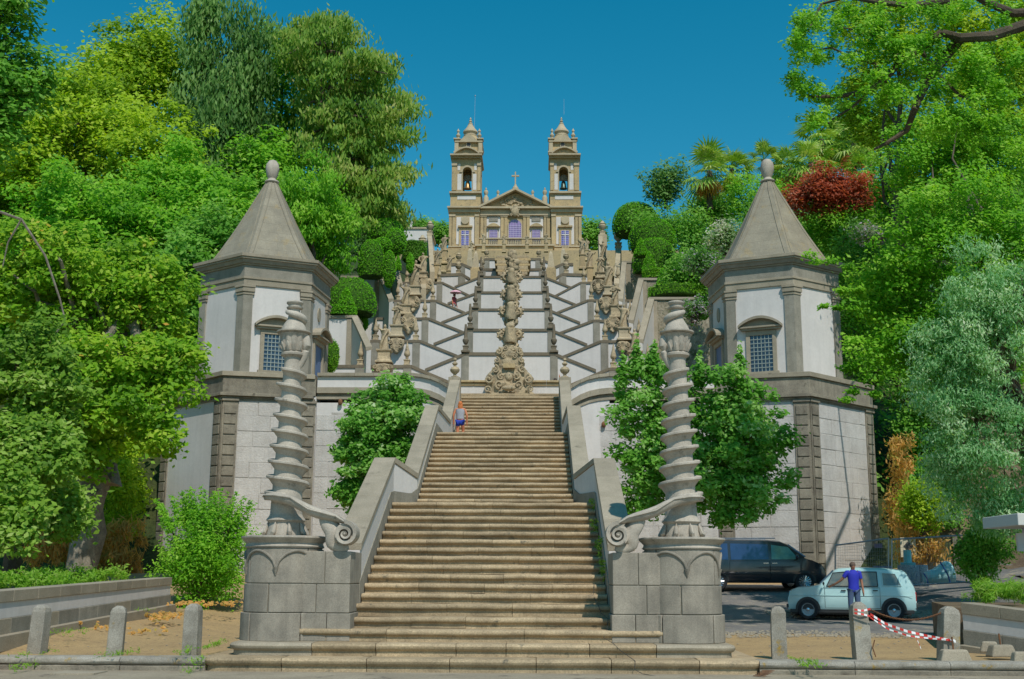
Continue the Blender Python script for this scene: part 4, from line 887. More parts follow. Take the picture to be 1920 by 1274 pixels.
# ------------------------------------------------------------------ stepped garden terraces at both sides of the zigzag
def terrace(s, x0, x1, yt, yb, Y, far, rake, n, stone=W_, pil=True):
    w = 'left' if s < 0 else 'right'
    a, b_, t, bo, fr = P(x0, yt, Y), P(x1, yt, Y), P(x0, yt, Y), P(x0, yb, Y), P(far, yt, Y)
    root = empty('garden_wall', (a.x, Y, bo.z), 'white raking garden wall with granite edge on the %s side, %s from below' % (w, n), 'wall')
    lo, hi = min(a.x, b_.x), max(a.x, b_.x); xf = fr.x
    MB().box(min(xf, a.x, b_.x), max(xf, a.x, b_.x), Y, Y+2, bo.z-2, t.z-.16).build('wall_body', stone, root)
    MB().box(lo, hi, Y-.04, Y, bo.z-2, t.z-.165).build('pilaster', G_cope, root)
    MB().box(min(xf, lo)-.05, max(xf, hi)+.05, Y-.1, Y+2.05, t.z-.158, t.z).build('coping', G_cope, root, bevel=.02)
    q = P(rake[0], rake[1], Y-3.0); e0 = b_ if s < 0 else a
    e0 = b_ if abs(b_.x) < abs(a.x) else a
    # raking wing wall running down towards the front
    b = MB(); b.hexa([(e0.x, Y-.05, 7), (q.x, q.y, 7), (q.x+s*.25, q.y+.1, 7), (e0.x+s*.25, Y, 7), (e0.x, Y-.05, t.z-.2), (q.x, q.y, q.z-.2), (q.x+s*.25, q.y+.1, q.z-.2), (e0.x+s*.25, Y, t.z-.2)]); b.build('wing_wall', W_, root)
    b = MB(); b.hexa([(e0.x-s*.05, Y-.05, t.z-.2), (q.x-s*.05, q.y, q.z-.2), (q.x+s*.3, q.y+.1, q.z-.2), (e0.x+s*.3, Y, t.z-.2), (e0.x-s*.05, Y-.05, t.z-.02), (q.x-s*.05, q.y, q.z), (q.x+s*.3, q.y+.1, q.z), (e0.x+s*.3, Y, t.z-.02)]); b.build('wing_coping', G_cope, root)
RUB = mk('rubble_wall', (.22,.19,.13), (.38,.33,.25), s=2.5, fine=9, fa=.35, bump=.9, dist=.06, spots=(.07,.09,.03), sp_sc=1.2, sp_th=.58)
terrace(-1, 651, 669, 592, 690, 62.5, 560, (696, 650), 'lowest')
terrace(-1, 703, 719, 518, 620, 73.5, 640, (737, 560), 'middle')
terrace(-1, 733, 743, 490, 590, 82, 700, (754, 533), 'highest')
terrace(1, 1217, 1232, 558, 660, 64, 1330, (1196, 636), 'lowest', RUB)
terrace(1, 1198, 1212, 522, 640, 71, 1300, (1179, 600), 'second', RUB)
terrace(1, 1167, 1183, 490, 600, 80, 1240, (1160, 560), 'third', RUB)
for s, px0, px1, yt, Y, urn in ((-1, 801, 810, 440, 110, 445), (1, 1122, 1138, 440, 110, 418), (1, 1155, 1165, 462, 98, 442), (-1, 785, 797, 470, 98, 430)):
    a, b_ = P(px0, yt, Y), P(px1, yt, Y); lo = a.z-9
    root = empty('tall_pier', (a.x, Y, lo), 'tall raking stone side wall crowned by an urn %s' % {-801: 'just left of the church', 1122: 'just right of the church', 1155: 'further right, beside the clipped hedges', -785: 'further left, near the white building'}[px0*s if s < 0 else px0], 'wall')
    MB().hexa([(a.x, Y, lo), (b_.x, Y, lo), (b_.x, Y+1, lo), (a.x, Y+1, lo), (a.x, Y, a.z), (b_.x, Y, a.z), (b_.x, Y+1, a.z), (a.x, Y+1, a.z)]).build('pier', G_goldp, root)
    q = P((px0 if s < 0 else px1)-s*14*1.0, yt+70, Y-14)
    MB().hexa([(b_.x if s < 0 else a.x, Y, lo-2), (q.x, Y-14, lo-6), (q.x+s*.4, Y-14, lo-6), ((b_.x if s < 0 else a.x)+s*.4, Y, lo-2), (b_.x if s < 0 else a.x, Y, a.z-.2), (q.x, Y-14, q.z), (q.x+s*.4, Y-14, q.z), ((b_.x if s < 0 else a.x)+s*.4, Y, a.z-.2)]).build('raking_wall', G_goldp, root)
    finial_parts(((a.x+b_.x)/2, Y+.4, a.z), 1.7, root, G_goldp, 2)
# ------------------------------------------------------------------ church
CY = 177.0
def cx_(zx): return P(800+zx/3.538, 400, CY).x
def cz_(zy): return P(966, 160+zy/3.538, CY).z
church = empty('church', (cx_(588), CY, cz_(1165)), 'golden granite church with two bell towers and a pediment crowning the hill', 'church')
def cbox(b, x0, x1, y0, y1, d0, d1):   # zoomed pixels: x0..x1, y top..bottom, depth in metres (negative = proud)
    return b.box(cx_(x0), cx_(x1), CY+d0, CY+d1, cz_(y1), cz_(y0))
def cpart(name, mat, boxes, parent=None, bevel=.0):
    b = MB()
    for q in boxes: cbox(b, *q)
    return b.build(name, mat, parent or church, bevel=bevel)
def mx(x): return 1176-x
cpart('nave_wall', G_gold, [(355, 822, 815, 1165, 0, 25)])
cpart('podium', G_gold, [(340, 835, 1100, 1165, -3.2, 0)]); cpart('podium_cornice', G_goldp, [(330, 845, 1096, 1106, -3.5, 0)])
cpart('entablature', G_goldp, [(352, 826, 815, 827, -.9, 0), (356, 820, 828, 860, -.25, 0)])
cpart('architrave', G_goldp, [(356, 820, 860, 868, -.4, 0)])
# pediment
b = MB(); b.prism_y([(cx_(362), cz_(814)), (cx_(588), cz_(712)), (cx_(814), cz_(814))], CY+.1, CY+6); b.build('pediment', G_gold, church)
b = MB()
for x0, y0, x1, y1 in ((345, 812, 588, 692), (588, 692, 831, 812)):
    b.hexa([(cx_(x0), CY-1.0, cz_(y0+14)), (cx_(x1), CY-1.0, cz_(y1+14)), (cx_(x1), CY+6, cz_(y1+14)), (cx_(x0), CY+6, cz_(y0+14)), (cx_(x0), CY-1.0, cz_(y0)), (cx_(x1), CY-1.0, cz_(y1)), (cx_(x1), CY+6, cz_(y1)), (cx_(x0), CY+6, cz_(y0))])
b.build('raking_cornice', G_goldp, church)
b = MB(); rr = rnd(8)
for k in range(22):
    x = rr.uniform(480, 700); y = 806-rr.uniform(0, 1)*max(4, (1-abs(x-588)/215)*75); b.ball((cx_(x), CY+.05, cz_(y)), (.3*rr.uniform(.6,1.5), .25, .22), 8, 5)
for k in range(-6, 7):
    a_ = math.radians(90+k*11); b.tube([(cx_(588)+.6*math.cos(a_), CY, cz_(800)+.6*math.sin(a_)), (cx_(588)+1.9*math.cos(a_), CY, cz_(800)+1.3*math.sin(a_))], [.1,.05], 5)
b.build('pediment_carving', G_stat, church, smooth=True)
b = MB(); b.ball((cx_(586), CY-.7, cz_(845)), (.62, .35, .85), 14, 10); b.ball((cx_(586), CY-.7, cz_(815)), (.35, .3, .3), 10, 6)
for sd in (-1, 1): scroll(b, cx_(586)+sd*.55, CY-.8, cz_(832), .32, .1, 1.2, 90, sd); scroll(b, cx_(586)+sd*.45, CY-.8, cz_(868), .28, .1, 1.2, 270, sd)
b.jitter(.08, 3, 2).build('coat_of_arms', G_stat, church, smooth=True)
b = MB(); b.box(cx_(584), cx_(592), CY-.4, CY-.1, cz_(690), cz_(580)); b.box(cx_(563), cx_(584)-.002, CY-.4, CY-.1, cz_(611), cz_(602)); b.box(cx_(592)+.002, cx_(613), CY-.4, CY-.1, cz_(611), cz_(602)); b.lathe([(.5,0),(.45,.3),(.25,.5),(.15,.8)], (cx_(588), CY-.25, cz_(694)), 8); b.build('cross', G_goldp, church)
for x, y in ((472, 738), (703, 738)): 
    b = MB(); b.lathe([(.25,0),(.2,.3),(.12,.4),(.25,.65),(.22,.9),(.08,1.0),(.03,1.15)], (cx_(x), CY+.2, cz_(y)), 8); b.build('pinnacle', G_goldp, church, smooth=True)
for x in (392, 784): b = MB(); b.lathe([(.42,-1.6),(.42,-.2),(.3,0),(.2,.2),(.36,.6),(.3,.95),(.12,1.1),(.16,1.25),(.03,1.5)], (cx_(x), CY+.3, cz_(735)), 10); b.build('pinnacle', G_goldp, church, smooth=True)
# giant pilasters
for x0, x1 in ((358, 378), (382, 398), (492, 512), (516, 536), (640, 660), (664, 684), (778, 794), (798, 818)):
    cpart('pilaster', G_gold, [(x0, x1, 868, 1050, -.22, 0)]); cpart('capital', G_goldp, [(x0-2, x1+2, 866, 876, -.32, -.22)])
def arch_poly(x0, x1, yt, yb, n=12):
    cx0, cx1 = cx_(x0), cx_(x1); r_ = (cx1-cx0)/2; m = (cx0+cx1)/2; zt = cz_(yt)-r_
    return [(cx0, cz_(yb)), (cx1, cz_(yb))]+[(m+r_*math.cos(math.pi*k/n), zt+r_*math.sin(math.pi*k/n)) for k in range(n+1)]
def bars(parent, x0, x1, y0, y1, nx, ny, mat, d, t=.05, arch=False):
    for k in range(nx+1):
        x = lerp(cx_(x0), cx_(x1), k/nx); b = MB(); yy = y0
        if arch: u = abs(k/nx-.5)*2; yy = y0+(1-math.sqrt(max(0, 1-u*u)))*(x1-x0)/2
        b.box(x-t/2, x+t/2, CY+d, CY+d+.05, cz_(y1), cz_(yy)); b.build('glazing_bar', mat, parent)
    for k in range(ny+1):
        z = lerp(cz_(y1), cz_(y0 if not arch else y0+(x1-x0)/2), k/ny); b = MB(); b.box(cx_(x0), cx_(x1), CY+d-.01, CY+d+.04, z-t/2, z+t/2); b.build('glazing_bar', mat, parent)
LILAC = plain('lilac_frame', (.50,.44,.62), .6)
# centre arched window/door
b = MB(); b.prism_y(arch_poly(538, 636, 885, 1052), CY-.12, CY+.02); fr = b.build('window_frame', G_goldp, church)
b = MB(); b.prism_y(arch_poly(546, 628, 895, 1052), CY-.15, CY-.13); b.build('pane', GLASSP, fr); bars(fr, 547, 627, 896, 1051, 8, 9, LILAC, -.20, .06, True)
for x0, x1 in ((418, 470), (1176-470-5, 1176-418-5)):
    cpart('white_panel', W_, [(x0-19, x1+19, 872, 1056, -.04, 0)])
    fr = cpart('window_frame', G_goldp, [(x0-7, x1+7, 950, 1056, -.14, 0)])
    cpart('pane', GLASSP, [(x0, x1, 962, 1052, -.17, -.14)], fr); bars(fr, x0, x1, 962, 1052, 6, 9, LILAC, -.22, .05)
    b = MB(); pts = [(cx_(x0-18)+(cx_(x1+18)-cx_(x0-18))*k/10, cz_(944)+.55*math.sin(math.pi*k/10)) for k in range(11)]; b.prism_y(pts, CY-.6, CY); b.build('window_hood', G_gold, fr)
    cpart('plaque', G_pil, [(x0-4, x1+3, 876, 905, -.16, -.04)])
# podium balustrade
for k in range(6):
    pass
for x0, x1 in ((360, 415), (478, 540), (632, 700), (760, 820)): cpart('balustrade_pier', G_gold, [(x0, x1, 1057, 1100, -3.1, -2.7)])
for x0, x1 in ((415, 478), (540, 632), (700, 760)):
    cpart('balustrade_wall', W_, [(x0, x1, 1062, 1094, -2.75, -2.7)])
    nb = max(3, int((x1-x0)/11))
    for k in range(nb): b = MB(); b.lathe([(.09,0),(.07,.1),(.14,.3),(.06,.6),(.1,.75)], (lerp(cx_(x0), cx_(x1), (k+.5)/nb), CY-3.0, cz_(1093)), 6); b.build('baluster', G_goldp, church, smooth=True)
cpart('balustrade_rail', G_goldp, [(355, 822, 1050, 1058, -3.2, -2.65)])
for sd in (0, 1):
    X = (lambda x: x) if sd == 0 else (lambda x: 1176-x)
    side = ['left', 'right'][sd]
    tw = bpy.data.objects.new('bell_tower', None); COL.objects.link(tw); tw.parent = church; tw.location = Vector((cx_(X(255)), CY, cz_(1165)))-wloc(church)
    def tp(name, mat, boxes, par=tw, bevel=0):
        bb = []
        for x0, x1, y0, y1, d0, d1 in boxes:
            x0, x1 = X(x0), X(x1); bb.append((min(x0, x1), max(x0, x1), y0, y1, d0, d1))
        return cpart(name, mat, bb, par, bevel)
    tp('wall', G_gold, [(150, 352, 838, 1165, -.5, 6.5)])
    tp('cornice', G_goldp, [(140, 358, 818, 828, -1.3, 7), (145, 354, 829, 852, -.8, 6.8)])
    tp('podium', G_gold, [(145, 356, 1098, 1165, -1.5, -.5)]); tp('string_course', G_goldp, [(148, 352, 1076, 1084, -.9, -.5)])
    for x0, x1 in ((152, 170), (174, 192), (322, 348)): tp('pilaster', G_gold, [(x0, x1, 875, 1075, -.75, -.5)]); tp('capital', G_goldp, [(x0-2, x1+2, 868, 880, -.85, -.5)])
    tp('white_panel', W_, [(200, 318, 882, 1062, -.55, -.5)])
    fr = tp('window_frame', G_gold, [(218, 300, 946, 1078, -.7, -.5), (211, 306, 942, 952, -1.0, -.5), (232, 286, 885, 942, -.62, -.5)])
    o = tp('pane', plain('blue_pane', (.10,.12,.45), .3), [(235, 283, 975, 1073, -.76, -.71)]); bx0, bx1 = sorted((X(235), X(283)))
    bars(o, bx0, bx1, 975, 1073, 4, 7, LILAC, -.82, .05)
    tp('window_cross', W_, [(256, 262, 975, 1073, -.88, -.80), (235, 283, 1000, 1006, -.89, -.80)], o)
    b = MB(); c = (cx_(X(258)), CY-.62, cz_(906))
    b.prism_y([(c[0]+.62*math.cos(2*math.pi*k/20), c[2]+.62*math.sin(2*math.pi*k/20)) for k in range(20)], CY-.85, CY-.6); b.build('medallion', G_goldp, tw)
    for k in range(5): b = MB(); b.lathe([(.09,0),(.14,.25),(.06,.5),(.1,.6)], (lerp(cx_(X(236)), cx_(X(282)), (k+.5)/5), CY-1.1, cz_(1097)), 6); b.build('baluster', G_goldp, tw, smooth=True)
    # stage above the main cornice
    tp('wall', G_gold, [(157, 357, 724, 818, -.3, 6)])
    tp('white_panel', W_, [(203, 325, 738, 763, -.36, -.3)])
    tp('string_course', G_goldp, [(150, 364, 712, 724, -.7, 6.4)])
    # belfry: four corner piers, arched openings with sky behind
    y0, y1 = 488, 712
    dB = 5.2
    tp('belfry_pier', G_gold, [(163, 236, y0, y1, -.1, 1.0), (297, 355, y0, y1, -.1, 1.0)])
    tp('belfry_pier', G_gold, [(163, 236, y0, y1, dB-1, dB), (297, 355, y0, y1, dB-1, dB)])
    tp('belfry_side', G_gold, [(163, 180, y0, y1, 1.0, 1.9), (338, 355, y0, y1, 1.0, 1.9), (163, 180, y0, y1, 3.4, dB-1), (338, 355, y0, y1, 3.4, dB-1), (163, 180, y0, y0+70, 1.9, 3.4), (338, 355, y0, y0+70, 1.9, 3.4)])
    # spandrel above the arch
    for d0, d1 in ((-.1, 1.0), (dB-1, dB)):
        xa, xb = sorted((X(236), X(297))); r_ = (cx_(xb)-cx_(xa))/2; m = (cx_(xa)+cx_(xb))/2; zs = cz_(545)-r_; b = MB()
        for k in range(10):
            a0, a1 = math.pi*k/10, math.pi*(k+1)/10
            q0, q1 = (m+r_*math.cos(a0), zs+r_*math.sin(a0)), (m+r_*math.cos(a1), zs+r_*math.sin(a1))
            b.prism_y([q0, (q0[0], cz_(y0)), (q1[0], cz_(y0)), q1], CY+d0, CY+d1)
        b.build('belfry_arch', G_gold, tw)
    b = MB(); rings = []
    for k in range(13):
        a0 = math.pi*k/12; c_, s_ = math.cos(a0), math.sin(a0)
        rings.append([(m+(r_+o_)*c_, CY+d_, zs+(r_+o_)*s_) for o_, d_ in ((0, -.1), (0, -.22), (.28, -.22), (.28, -.1))])
    b.loft(rings); b.build('arch_moulding', G_goldp, tw)
    tp('jamb', G_goldp, [(229, 236, 580, 706, -.2, -.1), (297, 304, 580, 706, -.2, -.1), (215, 236, 572, 580, -.25, -.1), (297, 318, 572, 580, -.25, -.1)])
    tp('white_panel', W_, [(201, 228, 590, 696, -.14, -.1), (305, 328, 590, 696, -.14, -.1), (201, 219, 522, 565, -.14, -.1), (312, 330, 522, 565, -.14, -.1)])
    for x0, x1 in ((164, 196), (334, 355)): tp('pilaster', G_gold, [(x0, x1, 535, 700, -.25, -.1)]); tp('capital', G_goldp, [(x0-2, x1+3, 516, 538, -.4, -.1)])
    tp('belfry_ceiling', G_gold, [(163, 355, 478, 488, -.1, dB)])
    b = MB(); c = (cx_(X(266)), CY+1.6, cz_(668)); b.lathe([(.62,0),(.58,.08),(.42,.35),(.36,.9),(.28,1.2),(.1,1.35)], c, 16); b.build('bell', mk('bronze%d' % sd, (.45,.30,.14) if sd == 0 else (.10,.14,.12), None, rough=.4, metal=.6, rv=0), tw, smooth=True)
    b = MB(); b.box(c[0]-.7, c[0]+.7, c[1]-.15, c[1]+.15, c[2]+1.35, c[2]+1.6); b.ball((c[0], c[1], c[2]+1.9), (.62,.2,.5)); b.build('bell_yoke', G_pil, tw)
    # big cornice, segmental pediment
    tp('cornice', G_goldp, [(153, 366, 470, 480, -1.2, 6.2), (158, 360, 480.2, 490, -.6, 5.8)])
    b = MB(); xa, xb = sorted((X(180), X(345))); pts = [(lerp(cx_(xa), cx_(xb), k/14), cz_(470)+1.0*math.sin(math.pi*k/14)**.9) for k in range(15)]; b.prism_y(pts, CY-.6, CY+5); b.build('segmental_pediment', G_gold, tw)
    for k in range(14): b = MB(); b.prism_y([pts[k], pts[k+1], (pts[k+1][0], pts[k+1][1]+.22), (pts[k][0], pts[k][1]+.22)], CY-1.1, CY+5); b.build('pediment_moulding', G_goldp, tw)
    # crown stage with concave shoulders
    tp('crown_stage', G_gold, [(192, 350, 372, 470, .6, 5.2)])
    for x0 in (178, 338): tp('corner_buttress', G_goldp, [(x0, x0+26, 352, 440, .2, 1.2), (x0-6, x0+32, 436, 446, 0, 1.4), (x0-7, x0+33, 348, 356, 0, 1.5)])
    xa, xb = sorted((X(178), X(366))); b = MB()
    for k in range(16):
        f_ = lambda t: cz_(366)+1.05*max(0, math.sin(math.pi*(t*1.6-.3)))**1.0
        t0, t1 = k/16, (k+1)/16
        b.prism_y([(lerp(cx_(xa), cx_(xb), t0), cz_(374)), (lerp(cx_(xa), cx_(xb), t1), cz_(374)), (lerp(cx_(xa), cx_(xb), t1), f_(t1)), (lerp(cx_(xa), cx_(xb), t0), f_(t0))], CY+.1, CY+5.4)
    b.build('curved_cornice', G_goldp, tw)
    b = MB(); b.prism_y(arch_poly(*sorted((X(255), X(288))), 366, 412), CY+.45, CY+.65); o = b.build('oculus_frame', G_goldp, tw)
    b = MB(); b.prism_y(arch_poly(*sorted((X(260), X(283))), 371, 410), CY+.42, CY+.44); b.build('opening', IRON, o)
    mid = cx_(X(277)); cyt = CY+2.8
    zc = cz_(346)
    b = MB(); b.lathe([(2.1, -.3), (1.9, .2), (1.4, .7), (1.1, 1.1), (.98, 1.3)], (mid, cyt, zc), 16); b.build('lantern_roof', G_gold, tw, smooth=True)
    z1 = cz_(300); b = MB(); b.lathe([(1.0,-.1),(1.12,0),(1.12,.15),(.95,.25),(1.0,.45),(1.2,.65),(1.18,.9),(.85,1.25),(.58,1.65),(.44,1.95),(.36,2.05),(.38,2.15)], (mid, cyt, z1), 16); b.build('bulb_dome', G_goldp, tw, smooth=True)
    z2 = cz_(222); b = MB(); b.lathe([(.30,-.1),(.2,.05),(.34,.2),(.34,.32),(.16,.42),(.15,.5),(.26,.62),(.24,.76),(.12,.84),(.11,.95),(.18,1.05),(.1,1.2),(.03,1.35)], (mid, cyt, z2), 12); b.build('top_finial', G_goldp, tw, smooth=True)
    for x in (200, 343):
        for d in (.7, 5.0):
            b = MB(); b.lathe([(.42,0),(.42,.15),(.2,.25),(.18,.35),(.34,.55),(.36,.72),(.26,.85),(.16,1.0),(.15,1.2),(.24,1.35),(.2,1.55),(.1,1.65),(.03,1.85)], (cx_(X(x)), CY+d, cz_(350)), 10); b.build('pinnacle', G_goldp, tw, smooth=True)
b = MB(); q0 = P(889, 262, CY+6); q1 = P(891, 180, CY+6); b.tube([q0, q1], [.035, .02], 5).ball(q1, .12, 8, 6); b.build('lightning_rod', STEEL, church)
b = MB(); q0 = P(1057.5, 215, CY+2); q1 = P(1057.5, 186, CY+2); b.tube([q0, q1], [.025, .015], 5); b.build('lightning_rod', STEEL, church)

# church forecourt and the white building to the left of it
MB().box(-32, 32, CY-6, CY+30, cz_(1165)-4, cz_(1165)-.02).build('church_terrace', G_gold, kind='structure')
a, b_ = P(757, 430, 165), P(806, 430, 165); wb = empty('white_building', (a.x, 165, P(757,462,165).z), 'low white building with a small statue on its roof edge, left of the church', 'building')
MB().box(a.x, b_.x, 165, 173, P(757,478,165).z, a.z).build('wall', W_, wb); MB().box(a.x-.2, b_.x+.2, 164.8, 173.2, a.z+.003, a.z+.25).build('roof_edge', G_goldp, wb)
p = P(771, 430, 165.5); q = P(771, 417, 165.5); st = statue_mesh(77, q.z-p.z); st.v = [(x+p.x, y+p.y, z+p.z+.25) for x, y, z in st.v]; st.build('rooftop_figure', W_, wb, smooth=True)
# ------------------------------------------------------------------ vegetation
LG = dict(
 yel=mkleaf('yellow_green_leaves', [(0.122,0.244,0.007),(0.259,0.432,0.011),(0.432,0.605,0.022),(0.594,0.713,0.086)]),
 mid=mkleaf('fresh_green_leaves', [(0.061,0.207,0.007),(0.159,0.439,0.015),(0.281,0.562,0.032),(0.454,0.691,0.108)]),
 deep=mkleaf('deep_green_leaves', [(0.049,0.171,0.015),(0.134,0.366,0.030),(0.227,0.486,0.054),(0.410,0.626,0.162)]),
 blue=mkleaf('blue_green_needles', [(.03,.11,.02),(.10,.24,.045),(.21,.40,.09),(.36,.52,.18)]),
 cedar=mkleaf('cedar_needles', [(0.061,0.171,0.018),(0.183,0.366,0.037),(0.346,0.475,0.076),(0.540,0.518,0.194)]),
 soft=mkleaf('soft_green_leaves', [(.07,.16,.015),(.17,.34,.03),(.30,.49,.06),(.50,.62,.20)]),
 orange=mkleaf('turning_leaves', [(0.085,0.220,0.010),(0.207,0.439,0.015),(0.346,0.540,0.032),(0.475,0.605,0.086),(0.840,0.244,0.037)], pos=[0,.35,.7,.9,1]),
 pale=mkleaf('pale_grey_green_leaves', [(0.085,0.293,0.085),(0.216,0.475,0.194),(0.454,0.691,0.389),(0.778,0.840,0.648)]),
 maple=mkleaf('maple_leaves', [(0.049,0.171,0.012),(0.122,0.354,0.030),(0.216,0.475,0.065),(0.454,0.648,0.238),(0.756,0.821,0.605)], pos=[0,.28,.58,.87,1]),
 clip=mkleaf('clipped_hedge_leaves', [(0.061,0.268,0.006),(0.134,0.439,0.010),(0.194,0.518,0.013),(0.302,0.605,0.032)], transl=.3),
 red=mkleaf('red_leaves', [(.10,.05,.02),(.30,.06,.025),(.58,.12,.04),(.50,.34,.26)]),
 white=mkleaf('white_blossom', [(.10,.26,.05),(.22,.38,.12),(.66,.66,.54),(.82,.80,.74)]),
 mauve=mkleaf('mauve_blossom', [(.08,.24,.03),(.14,.34,.06),(.60,.45,.68),(.80,.70,.84)], pos=[0,.5,.75,1]),
 palm=mkleaf('palm_fronds', [(0.110,0.220,0.018),(0.244,0.439,0.037),(0.410,0.562,0.108),(0.594,0.626,0.259)], transl=.3),
 dry=mkleaf('dry_grass', [(0.268,0.207,0.049),(0.586,0.366,0.110),(0.805,0.464,0.146),(0.220,0.342,0.049)]),
 weed=mkleaf('grass_blades', [(0.085,0.244,0.015),(0.207,0.439,0.024),(0.302,0.518,0.065),(0.454,0.497,0.173)]))
def leaves(name, mat, parent, clumps, N, size, seed=0, droop=0.0, aspect=.55, flat=1.0, shell=.5, up=.45, kind=None, label=None, cat=None, squash=1.0, world=True):
    """clumps: rows of x,y,z,r. Every leaf is its own small folded kite with its own tilt."""
    g = np.random.default_rng(seed); C = np.asarray(clumps, float); w = C[:, 3]**2; idx = g.choice(len(C), N, p=w/w.sum())
    d = g.normal(size=(N, 3)); d /= np.linalg.norm(d, axis=1)[:, None]; d[:, 2] = d[:, 2]*.9+.12
    rad = C[idx, 3]*(shell+(1.0-shell)*g.random(N)**.6)*(1+.22*g.normal(size=N))*np.where(g.random(N) < .09, 1.2+.6*g.random(N), 1.0)
    sc3 = np.array([1, 1, squash]); pos = C[idx, :3]+d*rad[:, None]*sc3
    n = d*.4+g.normal(size=(N, 3))*.42+np.array([.2, -.75, .95])*up*1.7   # leaves turn towards the southern sun
    n /= np.linalg.norm(n, axis=1)[:, None]
    t = g.normal(size=(N, 3)); t[:, 2] -= droop*3; t -= n*np.sum(t*n, 1)[:, None]*(1-min(.8, droop)); t /= np.linalg.norm(t, axis=1)[:, None]
    b = np.cross(n, t); b /= np.linalg.norm(b, axis=1)[:, None]
    s = size*(.6+.8*g.random(N))[:, None]
    v = np.empty((N, 4, 3)); v[:, 0] = pos-t*s*.5; v[:, 1] = pos+b*s*aspect*.5+t*s*.05; v[:, 2] = pos+t*s*.5; v[:, 3] = pos-b*s*aspect*.5+t*s*.05
    off = wloc(parent) if parent is not None and world else Vector((0, 0, 0)); v -= np.array(off)
    me = bpy.data.meshes.new(name); me.vertices.add(N*4); me.vertices.foreach_set('co', v.ravel())
    me.loops.add(N*4); me.loops.foreach_set('vertex_index', np.arange(N*4)); me.polygons.add(N); me.polygons.foreach_set('loop_start', np.arange(0, N*4, 4))
    me.update(calc_edges=True)
    at = me.attributes.new('v', 'FLOAT', 'FACE'); cv = g.random(len(C))
    at.data.foreach_set('value', np.clip(.5*cv[idx]+.5*g.random(N)**1.2, 0, 1).astype(np.float32))
    me.materials.append(mat); o = bpy.data.objects.new(name, me); COL.objects.link(o)
    if parent is not None: o.parent = parent
    return tag(o, label, cat, None, kind)
def clump_pts(blobs, n, rc, seed, inner=.25, low=-.75):
    """blobs: (centre, (rx,ry,rz)). clumps sit near the blobs' skins, bulging unevenly, with some inside"""
    g = random.Random(seed); out = []; tot = sum(r[0]*r[2]+r[1]*r[2] for c, r in blobs)
    for c, r in blobs:
        k = max(3, round(n*(r[0]*r[2]+r[1]*r[2])/tot))
        for i in range(k):
            z = 1-2*(i+.5)/k; z = max(low, z+g.uniform(-.1, .1)) if abs(z) < .9 else z; z = max(-1, min(1, z))
            a_ = i*2.39996+g.uniform(-.4, .4); q = math.sqrt(max(0, 1-z*z)); f = g.uniform(.62, 1.10) if g.random() > inner else g.uniform(.2, .6)
            out.append((c[0]+r[0]*q*math.cos(a_)*f, c[1]+r[1]*q*math.sin(a_)*f, c[2]+r[2]*z*f, rc*g.choice([.5,.7,.9,1.1,1.4])*g.uniform(.85,1.15)))
    return out
def pblob(px0, px1, py0, py1, Y, depth=.8):
    a, b_ = P(px0, (py0+py1)/2, Y), P(px1, (py0+py1)/2, Y); t, u = P((px0+px1)/2, py0, Y), P((px0+px1)/2, py1, Y)
    rx = abs(b_.x-a.x)/2
    return (Vector(((a.x+b_.x)/2, Y, (t.z+u.z)/2)), (rx, max(rx*depth, .5), abs(t.z-u.z)/2))
def limb(b, a_, c_, r0, r1, seed, n=6, wob=.06):
    g = random.Random(seed); a_, c_ = Vector(a_), Vector(c_); L = (c_-a_).length; pts = []
    for i in range(n+1):
        t = i/n; p = a_.lerp(c_, t)
        if 0 < i < n: p = p+Vector((g.uniform(-1, 1), g.uniform(-1, 1), g.uniform(-.4, .6)))*L*wob
        pts.append(p)
    b.tube(pts, [lerp(r0, r1, i/n) for i in range(n+1)], 8)
def tree(name, label, cat, blobs, mat, N, size, seed, base=None, rtr=.25, nclump=60, rc=None, group=None, bark=None, droop=0, aspect=.55, limbs=7, squash=1.0, inner=.25, shell=.5, low=-.75):
    c0 = blobs[0][0]; base = Vector(base) if base is not None else Vector((c0.x, c0.y, hillz(c0.x, c0.y)-.3))
    root = empty(name, base, label, cat, group)
    rc = (rc or min(blobs[0][1])*.3)*.86; nclump = int(nclump*1.7); squash = squash*.72 if squash == 1.0 else squash
    cl = clump_pts(blobs, nclump, rc, seed, inner, low)
    leaves('crown', mat, root, cl, N, size, seed, droop=droop, aspect=aspect, squash=squash, shell=shell)
    bt = MB(); top = Vector((c0.x, c0.y, c0.z+blobs[0][1][2]*.3)); limb(bt, base, top, rtr, rtr*.3, seed, 7, .03)
    bt.build('trunk', bark or BARK, root, smooth=True)
    g = random.Random(seed+1); bl = MB()
    for k in range(limbs):
        q = cl[g.randrange(len(cl))]; s_ = base.lerp(top, g.uniform(.45, .95)); limb(bl, s_, q[:3], rtr*.42, rtr*.06, seed+k, 5, .08)
    if limbs: bl.build('limbs', bark or BARK, root, smooth=True, kind='stuff')
    return root
B_ = pblob
TG = 'trees on the wooded left slope'
